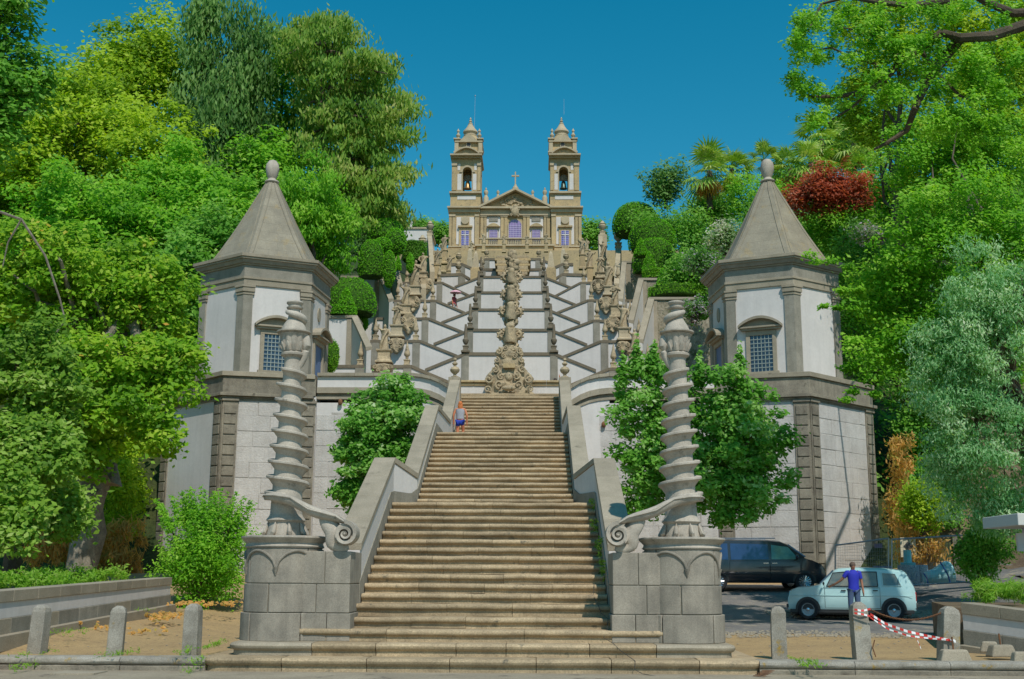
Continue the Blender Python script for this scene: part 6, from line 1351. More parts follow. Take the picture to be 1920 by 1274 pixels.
a, c = P(1808, 1212, 24.6), P(1960, 1236, 23.2); t0 = P(1808, 1130, 24.6)
low_wall('low wall with white band and grey coping at the right edge', (a, c), (t0.z-a.z, t0.z-a.z), 32, 2)
MB().prism_z([(a.x, 25.1), (a.x+8, 23.6), (a.x+9, 30), (a.x+1.5, 31)], -.1, t0.z-.12).build('raised_bed', EARTH, kind='structure')
patch('bed_grass', 'rough green and dry grass on the raised bed behind the right wall', [(1830,1930,1098,1124,27)], 3500, .16, 197, LG['weed'], 'grass', .15)
def bollard(px, yt, yb, Y, wpx, label, tilt=0, seed=0, cap=True):
    p, t = P(px, yb, Y), P(px, yt, Y); h = t.z-p.z; w = wpx*Y/FPX/2
    root = bpy.data.objects.new('bollard', None)
    b = MB(); n = 8; rr = rnd(seed)
    prof = [(w*1.0, -.25), (w*1.0, 0), (w*.98, h*.5), (w*.95, h*.86), (w*.80, h*.94), (w*.35, h)]
    rings = []
    for rad, z in prof:
        for_ = [(-1,-1),(0,-1),(1,-1),(1,0),(1,1),(0,1),(-1,1),(-1,0)]
        rings.append([(x*rad+mnoise.noise(Vector((x, y+seed, z*5)))*.016, y*rad*.9+mnoise.noise(Vector((x+seed, y, z*5)))*.016, z) for x, y in for_])
    b.loft(rings); o = b.build('bollard', G_lich, None, world=False, bevel=.012); bpy.data.objects.remove(root)
    o.location = (p.x, Y, p.z); o.rotation_euler = (0, math.radians(tilt), math.radians(rr.uniform(-12, 12)))
    return tag(o, label, 'bollard', 'stone bollards behind the kerb'), p, h
bollard(68, 1134, 1230, 22.3, 28, 'square lichened stone bollard nearest the left edge', 3, 1)
bollard(215, 1136, 1227, 22.3, 28, 'square stone bollard leaning slightly, middle one left of the stairs', 2, 2)
bollard(359, 1132, 1222, 22.3, 28, 'straight grey stone bollard closest to the stairs on the left', 0, 3)
bollard(1461, 1137, 1224, 22.4, 27, 'shorter stone bollard nearest the stairs on the right', 0, 4)
_, pA, hA = bollard(1617, 1129, 1234, 22.2, 29, 'lichen-spotted stone bollard wrapped with red and white tape', -2, 5)
_, pB, hB = bollard(1778, 1137, 1240, 22.2, 32, 'leaning stone bollard at the end of the rusty chain', 5, 6)
# chain between the two
ch = empty('chain', (0, 0, 0), 'rusty iron chain hanging between the two right-hand bollards', 'chain')
s_, e_ = P(1631, 1143, 22.2), P(1768, 1148, 22.2); ch.location = s_
lk = None; nl = 46
for k in range(nl):
    t = (k+.5)/nl; p = s_.lerp(e_, t); p.z -= .26*(1-(2*t-1)**2)*.62
    sl = math.atan2((e_.z-s_.z)/nl + .26*.62*4*(2*t-1)/nl*1.0, (e_.x-s_.x)/nl)
    if lk is None:
        b = MB(); R_ = []
        for j in range(10):
            a_ = 2*math.pi*j/10; cxx, czz = .026*math.cos(a_), .014*math.sin(a_); R_.append([(cxx+math.cos(a_)*.006*math.cos(q), .006*math.sin(q), czz+math.sin(a_)*.006*math.cos(q)) for q in (0, 1.57, 3.14, 4.71)])
        R_.append(R_[0]); b.loft(R_, cap=False); lk = b.build('link', RUST, ch, world=False)
        o = lk
    else:
        o = lk.copy(); COL.objects.link(o); o.parent = ch
    o.location = p-s_; o.rotation_euler = (math.pi/2*(k % 2), -sl, 0)
ch2 = MB().tube([P(1640,1200,22.0), P(1636,1215,22.0), P(1642,1232,22.0)], .012, 5).build('chain_end', RUST, label='short loose chain end hanging down beside the taped bollard', cat='chain')
# barrier tape, striped strip by strip
tape = empty('barrier_tape', P(1615,1150,22.0), 'red and white barrier tape strung in loose strands from the taped bollard', 'tape')
def strand(pts, w, n, Y=22.02):
    P3 = [P(x, y, Y) for x, y in pts]; L = [0]
    for i in range(1, len(P3)): L.append(L[-1]+(P3[i]-P3[i-1]).length)
    def at(u):
        for i in range(1, len(P3)):
            if u <= L[i]+1e-9: return P3[i-1].lerp(P3[i], (u-L[i-1])/(L[i]-L[i-1]))
        return P3[-1]
    for col in (0, 1):
        b = MB()
        for k in range(col, n, 2):
            p, q = at(L[-1]*k/n), at(L[-1]*(k+1)/n); tw = .25*math.sin(k*.7); u = Vector((0, tw*w, w*math.cos(tw)/2*2))*.5
            b.add([p-u, q-u, q+u, p+u, p-u+Vector((0,.002,0)), q-u+Vector((0,.002,0)), q+u+Vector((0,.002,0)), p+u+Vector((0,.002,0))], [(0,1,2,3),(7,6,5,4),(0,4,5,1),(2,6,7,3)])
        b.build('red_stripes' if col == 0 else 'white_stripes', RED if col == 0 else WHT, tape, kind='stuff')
strand([(1632,1152),(1660,1170),(1700,1184),(1740,1193),(1792,1203)], .045, 22); strand([(1632,1158),(1665,1180),(1705,1193),(1750,1198),(1790,1201)], .03, 20, 22.0)
strand([(1602,1143),(1617,1146),(1632,1142)], .035, 5, 21.98); strand([(1602,1150),(1617,1152),(1632,1156)], .035, 5, 21.98); strand([(1718,1196),(1722,1205),(1727,1217)], .035, 4, 21.98)
# concrete fence feet with iron stubs
def foot(px, yt, yb, Y, wpx, label, rod=None, rz=0):
    p, t = P(px, yb, Y), P(px, yt, Y); w = wpx*Y/FPX/2; h = t.z-p.z; root = empty('concrete_block', p, label, 'block', 'concrete fence feet')
    b = MB().hexa([(-w,-w*.5,0),(w,-w*.5,0),(w,w*.5,0),(-w,w*.5,0),(-w*.72,-w*.35,h),(w*.72,-w*.35,h),(w*.72,w*.35,h),(-w*.72,w*.35,h)]); o = b.build('block', G_cope, root, world=False, bevel=.03); o.rotation_euler = (0, 0, rz)
    if rod: MB().tube([(0, 0, h*.6), (-.02, 0, h+rod)], .016, 6).build('iron_stub', RUST, root, world=False)
foot(1790, 1218, 1245, 21.95, 60, 'pale concrete block in front of the leaning bollard', .22); foot(1878, 1209, 1232, 22.6, 52, 'concrete block with iron stub before the right low wall', .2, .2); foot(1856, 1203, 1224, 23.2, 34, 'smaller grey concrete block behind its larger neighbour', None, -.3); foot(1918, 1222, 1248, 21.9, 44, 'brownish concrete block cut by the right edge', None, .1)
# flat stone and weeds near the kerb
q = P(160, 1262, 20.8); MB().box(q.x-.5, q.x+.25, 20.5, 21.15, -.099, -.075).jitter(.02).build('flat_stone', G_cope, label='flat pale slab lying against the left kerb', cat='slab')
patch('kerb_weeds', 'small green weeds sprouting along the kerb and bollard feet', [(365,382,1232,1258,21.25),(50,90,1222,1230,22.1),(205,240,1222,1229,22.1),(350,370,1215,1222,22.1),(52,62,1243,1250,21.25),(400,410,1205,1212,22.8),(1495,1502,1238,1246,21.3),(1518,1526,1238,1246,21.3),(90,150,1180,1190,24),(230,280,1140,1148,31)], 1700, .07, 198, LG['weed'], 'weeds', .05, aspect=.2)
patch('stair_weeds', 'thin green weeds growing in the right-hand edge of the steps', [(1104,1112,940,960,29),(1108,1118,975,1000,27.5),(1118,1128,1010,1050,26),(1124,1134,1050,1092,25)], 900, .07, 297, LG['soft'], 'weeds', .05, aspect=.3)
patch('fallen_leaves', 'orange fallen leaves scattered along the ground under the bush', [(318,462,1128,1136,33.5),(280,330,1150,1162,30),(100,300,1165,1200,27)], 900, .09, 199, LG['dry'], 'leaves', .04, aspect=.6, up=3)
b = MB(); g = rnd(92)
for k in range(900):
    x = g.uniform(8.2, 14); y = 37.0+g.uniform(-.5, .9); w = g.uniform(.05, .09); b.lathe([(w,0),(w*.95,.03),(w*.5,.045)], (x, y, hillz(x, y)+.008), 6)
b.build('cobbles', G_pil, kind='stuff', label='strip of rough cobbles behind the pale car', cat='cobbles')
b = MB()
for k in range(1500):
    x = g.uniform(4.5, 18); y = g.uniform(29.0, 31.4)+.4*math.sin(x); w = g.uniform(.02, .055); b.lathe([(w,0),(w*.9,w*.4),(w*.4,w*.7)], (x, y, hillz(x, y)+.008), 5)
b.build('gravel', G_cope, kind='stuff', label='loose gravel along the ragged edge of the road', cat='gravel')
# loose pebbles on the sandy ground
b = MB(); g = rnd(91)
for k in range(420):
    x = g.uniform(-11, 12); y = g.uniform(21.9, 31)
    if -5.4 < x < 5.4: continue
    s_ = g.uniform(.008, .03); b.lathe([(s_*.6,0),(s_,s_*.35),(s_*.5,s_*.75)], (x, y, hillz(x, y)-.002), 5)
b.build('pebbles', G_cope, kind='stuff', label='small pebbles strewn over the sandy ground', cat='pebbles')
# fallen plank-like coil of rusty wire by the bottom step
b = MB(); c0 = P(1436, 1250, 21.0)
for k in range(5): b.tube([(c0.x-.12+k*.04+.11*math.cos(t/2), 20.95+.06*math.sin(t/2)+k*.02, -.08+.02*k) for t in range(13)], .006, 4)
b.build('wire_coil', RUST, label='small rusty wire coil beside the right end of the bottom step', cat='wire')

# ------------------------------------------------------------------ vehicles
TYRE = plain('tyre_rubber', (.025,.025,.028), rough=.8, spec=.3); CHROME = plain('chrome', (.6,.62,.65), rough=.2, metal=.9)
def carpaint(name, c, coat=.8): return plain(name, c, rough=.35, coat=coat)
def wheel(root, x, y, z, R, w, rim, hub, spokes=0, side=-1):
    wh = bpy.data.objects.new('wheel', None); COL.objects.link(wh); wh.parent = root; wh.location = Vector((x, y, z)); wh.rotation_euler = (math.pi/2, 0, 0)
    b = MB(); b.lathe([(R*.62,-w/2),(R*.9,-w/2),(R,-w/2+.03),(R,w/2-.03),(R*.9,w/2),(R*.62,w/2)], (0,0,0), 28, cap=False); b.build('tyre', TYRE, wh, smooth=True, world=False)
    b = MB(); b.lathe([(.01,w/2-.05),(R*.18,w/2-.02),(R*.2,w/2-.035),(R*.5,w/2-.05),(R*.6,w/2-.012),(R*.66,w/2+.002),(R*.66,w/2-.06),(.02,w/2-.08)], (0,0,0), 28)
    b.build('rim', rim, wh, smooth=True, world=False)
    if spokes:
        b = MB()
        for k in range(spokes):
            a_ = 2*math.pi*k/spokes; b.tube([(R*.1*math.cos(a_), R*.1*math.sin(a_), w/2-.0), (R*.62*math.cos(a_), R*.62*math.sin(a_), w/2+.0)], [.022, .03], 5)
        b.build('spokes', hub, wh, world=False, kind='stuff')
    b = MB(); b.lathe([(R*.16,w/2-.03),(R*.15,w/2+.01),(R*.05,w/2+.02)], (0,0,0), 14); b.build('hub_cap', hub, wh, smooth=True, world=False)
    return wh
def body_mesh(side_pts_top, xs, zb, w, tumble, belt):
    """car shell by cross sections; x forward (nose at +x), z up. top profile interpolated."""
    px, pz = zip(*side_pts_top); rings = []
    for x in xs:
        zt = float(np.interp(x, px, pz)); pl = float(np.interp(x, [xs[0], xs[0]+.25, xs[-1]-.35, xs[-1]], [.90, 1, 1, .86])); W = w*pl; zbelt = min(belt, zt-.02)
        tw = W-tumble*max(0, (zt-belt))*1.0; r_ = .06
        half = [(W*.93, zb), (W*.99, zb+.08), (W, lerp(zb, zbelt, .5)), (W*.985, zbelt), (lerp(W*.985, tw, .55), lerp(zbelt, zt, .55)), (tw, zt-r_ if zt-r_ > zbelt else zt-.01), (tw*.88, zt-.012), (tw*.5, zt+.012)]
        rings.append([(x, -y, z) for y, z in half]+[(x, y, z) for y, z in reversed(half)])
    b = MB(); b.loft(rings); return b
def sidepanel(b, poly, yf, d=.012, sgn=-1):
    """flat polygon in (x,z) laid on the side at y = yf(z)"""
    b.loft([[(x, sgn*(yf(z)-.004), z) for x, z in poly], [(x, sgn*(yf(z)+d), z) for x, z in poly]])
# --- pale blue small hatchback, nose to the left
CARY = 35.6; m_ = CARY/FPX
carb = empty('small_car', (P(1609,1162,CARY).x, CARY+.75, P(1583,1163,CARY).z), 'old pale turquoise hatchback with open driver\'s window, a man leaning at it', 'car', rz=math.radians(180-15))
PT = carpaint('pale_turquoise_paint', (.46,.68,.68)); DK = plain('car_black_trim', (.03,.03,.03), .5)
CG = mk('car_glass', (.10,.14,.14), (.30,.26,.18), rough=.12, s=1.5, fine=4, fa=.2, bump=0, spec=.8)
prof = [(-1.84,.86),(-1.80,1.0),(-1.62,1.36),(-1.50,1.44),(-1.0,1.50),(-.3,1.52),(.30,1.49),(.42,1.44),(.86,1.02),(1.0,.98),(1.5,.93),(1.72,.84),(1.80,.62)]
xs = [-1.84,-1.80,-1.74,-1.62,-1.50,-1.3,-1.0,-.6,-.3,0,.30,.42,.56,.70,.86,1.0,1.25,1.5,1.64,1.72,1.78,1.80]
bd = body_mesh(prof, xs, .28, .74, .16, .92); bd.build('body', PT, carb, smooth=True, world=False)
yf = lambda z: .745 if z < .92 else .735-.16*(z-.92)
b = MB(); 
for sg in (-1, 1): sidepanel(b, [(-1.78,.20),(1.74,.20),(1.74,.30),(-1.78,.30)], lambda z: .70, .01, sg)
b.box(-1.88,-1.80,-.66,.66,.34,.44); b.box(1.78,1.85,-.64,.64,.34,.44); b.box(-1.7,1.7,-.6,.6,.15,.3); b.build('bumpers_and_sills', DK, carb, world=False, bevel=.01)
for sg in (-1, 1):
    for nm, poly in (('front_side_window', [(.66,.97),(.46,1.36),(.02,1.40),(.02,.97)]), ('rear_side_window', [(-.06,.97),(-.06,1.40),(-.78,1.39),(-.80,.97)]), ('quarter_window', [(-.94,.99),(-.92,1.37),(-1.30,1.34),(-1.46,.99)])):
        b = MB(); sidepanel(b, poly, yf, .008, sg); o = b.build(nm, CG, carb, world=False)
        cxm = sum(p[0] for p in poly)/4; czm = sum(p[1] for p in poly)/4; fr_ = MB()
        for i in range(4):
            p, q = poly[i], poly[(i+1) % 4]; fr_.tube([(p[0], sg*(yf(p[1])+.012), p[1]), (q[0], sg*(yf(q[1])+.012), q[1])], .014, 5)
        fr_.build('window_seal', DK if nm != 'quarter_window' else PT, o, world=False)
    for x0, x1 in ((.05, .72), (-.85, .0)):
        b = MB(); pts = [(x0,.34),(x1,.34),(x1,.93),(x0,.93),(x0,.34)]
        b.tube([(x, sg*.749, z) for x, z in pts], .006, 4); o = b.build('door_outline', DK, carb, world=False)
        MB().box(x0+.06, x0+.2, *sorted((sg*.745, sg*.775)), .84, .865).build('door_handle', DK, carb, world=False)
    for xw in (1.22, -1.22):
        b = MB(); ar = [(xw+.36*math.cos(math.pi*k/14), .30+.36*math.sin(math.pi*k/14)) for k in range(15)]; sidepanel(b, ar, lambda z: .742, .006, sg); b.build('wheel_arch', DK, carb, world=False)
    MB().tube([(1.70, sg*.752, .70), (-1.76, sg*.748, .70)], .008, 5).build('side_moulding', PT, carb, world=False)
    b = MB(); b.box(-1.86,-1.78, *sorted((sg*.50, sg*.66)), .56, .82); b.build('tail_light', plain('tail_light_red', (.55,.03,.02), .3), carb, world=False, bevel=.01)
    b = MB(); b.lathe([(.10,0),(.10,.04),(.02,.05)], (0,0,0), 14); o = b.build('headlight', CHROME, carb, smooth=True, world=False); o.location = (1.72, sg*.52, .72); o.rotation_euler = (0, math.pi/2, 0)
    MB().tube([(.72, sg*.74, .96), (.74, sg*.84, 1.02)], .01, 5).ball((.74, sg*.88, 1.05), (.03,.07,.05)).build('door_mirror', DK, carb, world=False)
b = MB(); b.hexa([(-1.83,-.52,.98),(-1.83,.52,.98),(-1.81,.52,.98),(-1.81,-.52,.98),(-1.67,-.5,1.33),(-1.67,.5,1.33),(-1.64,.5,1.33),(-1.64,-.5,1.33)]); b.build('rear_window', GLASSD, carb, world=False)
b = MB(); b.hexa([(.83,-.58,1.03),(.83,.58,1.03),(.87,.58,1.05),(.87,-.58,1.05),(.45,-.54,1.42),(.45,.54,1.42),(.47,.54,1.45),(.47,-.54,1.45)]); b.build('windscreen', GLASSD, carb, world=False)
MB().box(-1.875,-1.845,-.22,.22,.50,.62).build('number_plate', WHT, carb, world=False)
for xw in (1.22, -1.22):
    for sg in (-1, 1):
        w_ = wheel(carb, xw, sg*.695, .29, .295, .16, plain('wheel_grey', (.42,.47,.50), .4), CHROME)
        w_.rotation_euler = (math.pi/2*(-sg), 0, 0)
#--- van nose to the right
VY = 42.5; vp = P(1452, 1108, VY)
van = empty('black_van', (vp.x-.5, VY+.95, vp.z), 'shiny black passenger van parked before the right bastion', 'van', rz=math.radians(3))
van.scale = (1, 1, .94)
PB = carpaint('black_paint', (.012,.013,.02), 1.0); VG = mk('van_glass', (.02,.035,.10), (.03,.06,.16), rough=.06, s=.7, fine=2, fa=.1, bump=0, spec=1.0)
prof = [(-2.45,1.2),(-2.40,1.78),(-2.2,1.86),(-1.0,1.90),(.3,1.90),(.75,1.86),(1.02,1.74),(1.62,1.24),(1.85,1.14),(2.20,.98),(2.32,.80),(2.38,.55)]
xs = [-2.45,-2.42,-2.3,-2.0,-1.5,-1,-.5,0,.3,.6,.75,.9,1.02,1.2,1.4,1.62,1.85,2.05,2.2,2.28,2.34,2.38]
body_mesh(prof, xs, .28, .95, .14, 1.08).build('body', PB, van, smooth=True, world=False)
yv = lambda z: .955 if z < 1.08 else .942-.14*(z-1.08)
for sg in (-1, 1):
    for nm, poly in (('front_side_window', [(1.38,1.16),(1.02,1.62),(.42,1.70),(.40,1.16)]), ('sliding_door_window', [(.30,1.16),(.30,1.72),(-1.05,1.74),(-1.05,1.14)]), ('rear_side_window', [(-1.15,1.14),(-1.15,1.74),(-2.2,1.70),(-2.25,1.14)])):
        b = MB(); sidepanel(b, poly, yv, .008, sg); b.build(nm, VG if nm != 'front_side_window' else mk('van_front_glass%d' % sg, (.05,.25,.30), (.25,.42,.30), rough=.1, s=1.2, fine=3, bump=0, spec=.8), van, world=False)
    for x0, x1 in ((.35, 1.42), (-1.10, .33)):
        b = MB(); pts = [(x0,.36),(x1,.36),(x1,1.1),(x0,1.1)]; b.tube([(x, sg*.958, z) for x, z in pts+pts[:1]], .005, 4); b.build('door_outline', DK, van, world=False)
        MB().box(x0+(.06 if x0 > 0 else 1.2), x0+(.24 if x0 > 0 else 1.38), *sorted((sg*.955, sg*.985)), 1.0, 1.03).build('door_handle', CHROME, van, world=False)
    MB().box(-2.1, 2.0, *sorted((sg*.955, sg*.97)), .62, .68).build('side_moulding', PB, van, world=False, bevel=.01)
    for xw in (1.55, -1.55):
        b = MB(); ar = [(xw+.42*math.cos(math.pi*k/14), .34+.42*math.sin(math.pi*k/14)) for k in range(15)]; sidepanel(b, ar, lambda z: .952, .006, sg); b.build('wheel_arch', DK, van, world=False)
        w_ = wheel(van, xw, sg*.885, .34, .35, .2, CHROME, CHROME, 14); w_.rotation_euler = (math.pi/2*(-sg), 0, 0)
    b = MB(); b.hexa([(2.02, sg*.60, .80),(2.33, sg*.58, .74),(2.20, sg*.88, .76),(1.86, sg*.93, .84),(2.05, sg*.60, .98),(2.26, sg*.58, .90),(2.12, sg*.86, .93),(1.78, sg*.92, .99)]); b.build('headlight', mk('lamp_glass%d' % sg, (.35,.45,.55), None, rough=.1, bump=0, fa=.1, spec=.9), van, world=False, bevel=.02)
    MB().tube([(1.25, sg*.94, 1.14), (1.28, sg*1.03, 1.2)], .015, 5).ball((1.28, sg*1.09, 1.24), (.06,.1,.10)).build('door_mirror', PB, van, world=False)
b = MB(); b.hexa([(1.66,-.72,1.25),(1.66,.72,1.25),(1.70,.72,1.28),(1.70,-.72,1.28),(1.05,-.66,1.70),(1.05,.66,1.70),(1.09,.66,1.74),(1.09,-.66,1.74)]); b.build('windscreen', VG, van, world=False)
b = MB(); 
for k in range(4): b.box(2.28, 2.37, -.5, .5, .62+.07*k, .65+.07*k)
b.build('grille', CHROME, van, world=False); MB().box(2.30, 2.42, -.88, .88, .30, .52).build('bumper', PB, van, world=False, bevel=.04)
b = MB(); b.tube([(-2.2,-.72,1.93),(.6,-.72,1.95)], .02, 6); b.tube([(-2.2,.72,1.93),(.6,.72,1.95)], .02, 6); b.build('roof_rail', CHROME, van, world=False)

# ------------------------------------------------------------------ builders' fence, barrels, tarpaulin bag
def fence(label, c4, Y0, Y1, seed):
    (x0, yt0, yb0), (x1, yt1, yb1) = c4; a, b_, c_, d_ = P(x0, yb0, Y0), P(x1, yb1, Y1), P(x1, yt1, Y1), P(x0, yt0, Y0)
    root = empty('mesh_fence', a, label, 'fence', 'mesh fence panels')
    MB().tube([a, d_], .026, 6).build('frame_tube', STEEL, root); MB().tube([b_, c_], .026, 6).build('frame_tube', STEEL, root); MB().tube([d_, c_], .026, 6).build('frame_tube', STEEL, root); MB().tube([a, b_], .026, 6).build('frame_tube', STEEL, root)
    b = MB()
    for k in range(1, 30): t = k/30; b.tube([a.lerp(b_, t), d_.lerp(c_, t)], .0035, 3)
    for k in range(1, 11): t = k/11; b.tube([a.lerp(d_, t), b_.lerp(c_, t)], .0035, 3)
    b.build('wire_mesh', STEEL, root, kind='stuff')
    return root, a, b_, c_, d_
fence('tilted wire mesh fence panel leaning in front of the right bastion', ((1566,1023,1075),(1666,1010,1100)), 40.5, 39.5, 1)
fence('long wire mesh fence panel with blue-grey frame before the earth bank', ((1672,1012,1100),(1842,1002,1090)), 39.5, 37.5, 2)
for px, py, Y, cc, lb in ((1647,1024,40.3,(.20,.12,.22),'small dark violet sign plate clipped to the tilted fence panel'),(1812,1013,37.6,(.60,.12,.14),'small red sign plate clipped to the long fence panel')):
    p = P(px, py, Y-.05); MB().box(p.x-.13, p.x+.13, Y-.06, Y-.045, p.z-.07, p.z+.07).build('sign_plate', plain('plate_%d' % px, cc, .5), label=lb, cat='sign')
BR_ = mk('speckled_concrete', (.30,.33,.36), (.48,.52,.55), s=12, fine=30, fa=.4, bump=.3, spots=(.14,.22,.34), sp_sc=18, sp_th=.55)
TQ = plain('turquoise_plastic', (.16,.52,.55), .45)
p = P(1705, 1100, 40.5); hh = P(1705,1060,40.5).z-p.z
br = empty('concrete_drum', p, 'speckled concrete drum with a turquoise pipe standing on it', 'drum')
MB().lathe([(.34,0),(.36,.04),(.34,hh)], p, 20).build('drum', BR_, br, smooth=True); MB().lathe([(.24,hh),(.26,hh+.08),(.13,hh+.1),(.13,hh+.5),(.10,hh+.5)], p, 16).build('pipe', TQ, br, smooth=True)
p = P(1727, 1100, 40.8); MB().lathe([(.26,0),(.27,.03),(.26,.72)], p, 18).build('concrete_drum', BR_, smooth=True, label='narrower speckled drum between the turquoise pipe and the tarpaulin bag', cat='drum')
p = P(1656, 1096, 41.3); dr = empty('painted_drum', p, 'metal drum with purple-red scribbled paint beside the right bastion', 'drum')
MB().lathe([(.30,0),(.31,.03),(.30,.62)], p, 20).build('drum', mk('drum_blue', (.14,.20,.34), (.22,.26,.36), s=3, bump=.1), dr, smooth=True)
b = MB(); g = rnd(4)
for k in range(7): x = -.2+k*.06; b.tube([(p.x+x+g.uniform(-.02,.02), p.y-math.sqrt(max(.01,.095-x*x))-.012, p.z+.2+g.uniform(0,.1)), (p.x+x+.03, p.y-math.sqrt(max(.01,.095-(x+.03)**2))-.012, p.z+.48+g.uniform(-.1,.05))], .014, 4)
b.build('paint_scribble', plain('purple_red', (.45,.05,.18), .6), dr)
# tarpaulin bag
a = P(1752, 1096, 39.5); b = MB(); rings = []
out = [(1731,1072,1096),(1738,1068,1097),(1750,1066,1097),(1762,1056,1096),(1771,1050,1095),(1780,1052,1094),(1786,1060,1094),(1787,1075,1093)]
for px, yt, yb in out:
    t_, q_ = P(px, yt, 39.5), P(px, yb, 39.5); w = .42 if 1735 < px < 1785 else .3; n = 12
    rings.append([(t_.x, 39.5+w*math.cos(2*math.pi*j/n), (t_.z+q_.z)/2+(t_.z-q_.z)/2*math.sin(2*math.pi*j/n)) for j in range(n)])
b.loft(rings).jitter(.05, 3, 3); bag = empty('tarpaulin_bag', a, 'crumpled pale turquoise builders\' bag with dark blue straps behind the fence', 'bag')
b.build('bag', plain('tarpaulin', (.36,.62,.64), .6), bag, smooth=True, subsurf=1); MB().tube([P(1762,1054,39.0), P(1768,1062,38.95), P(1778,1080,38.95), P(1782,1094,39.0)], .025, 6).tube([P(1731,1075,39.1), P(1738,1084,39.05), P(1740,1096,39.05)], .025, 6).build('strap', plain('strap_blue', (.03,.10,.32), .6), bag)
# diamond warning plate on a pale board, wooden posts by the ivy
p = P(1703, 1024, 43.5); wb_ = empty('warning_board', p, 'white board with a dark diamond sign on the ivy-covered wall', 'sign')
MB().box(p.x-.28, p.x+.28, 43.5, 43.54, p.z-.4, p.z+.3).build('board', plain('board_cream', (.55,.48,.34), .8), wb_); MB().prism_y([(p.x, p.z-.17), (p.x+.17, p.z), (p.x, p.z+.17), (p.x-.17, p.z)], 43.47, 43.495).build('diamond', IRON, wb_)
# old gate with posts further right
gt = empty('iron_gate', P(1770,1075,44), 'small dark iron gate between pale posts behind the long fence panel', 'gate')
for px in (1748, 1795): q0, q1 = P(px, 1080, 44), P(px, 1005, 44); MB().box(q0.x-.12, q0.x+.12, 43.9, 44.1, q0.z, q1.z).build('post', BARKL, gt, bevel=.01)
for k in range(8): px = 1754+k*5; q0, q1 = P(px, 1078, 44), P(px, 1012, 44); MB().tube([q0, q1], .015, 5).build('bar', IRON, gt)
# concrete canopy corner at the right edge
cn = empty('roof_canopy', P(1905,985,30), 'corner of a white concrete canopy with a pale panel below, cut by the right edge', 'canopy')
q0, q1 = P(1885, 988, 30), P(1960, 966, 30); MB().box(q0.x, q1.x, 29.2, 31.5, q0.z, q1.z).build('slab', plain('canopy_white', (.62,.62,.58), .8), cn, bevel=.02)
q0, q1 = P(1910, 1034, 30), P(1960, 1000, 30); MB().box(q0.x, q1.x, 30, 30.1, q0.z, q1.z).build('panel', W_, cn)
q0 = P(1935, 1100, 30.6); MB().box(q0.x-.1, q0.x+.1, 30.5, 30.7, q0.z, P(1935,988,30.6).z).build('post', STEEL, cn)

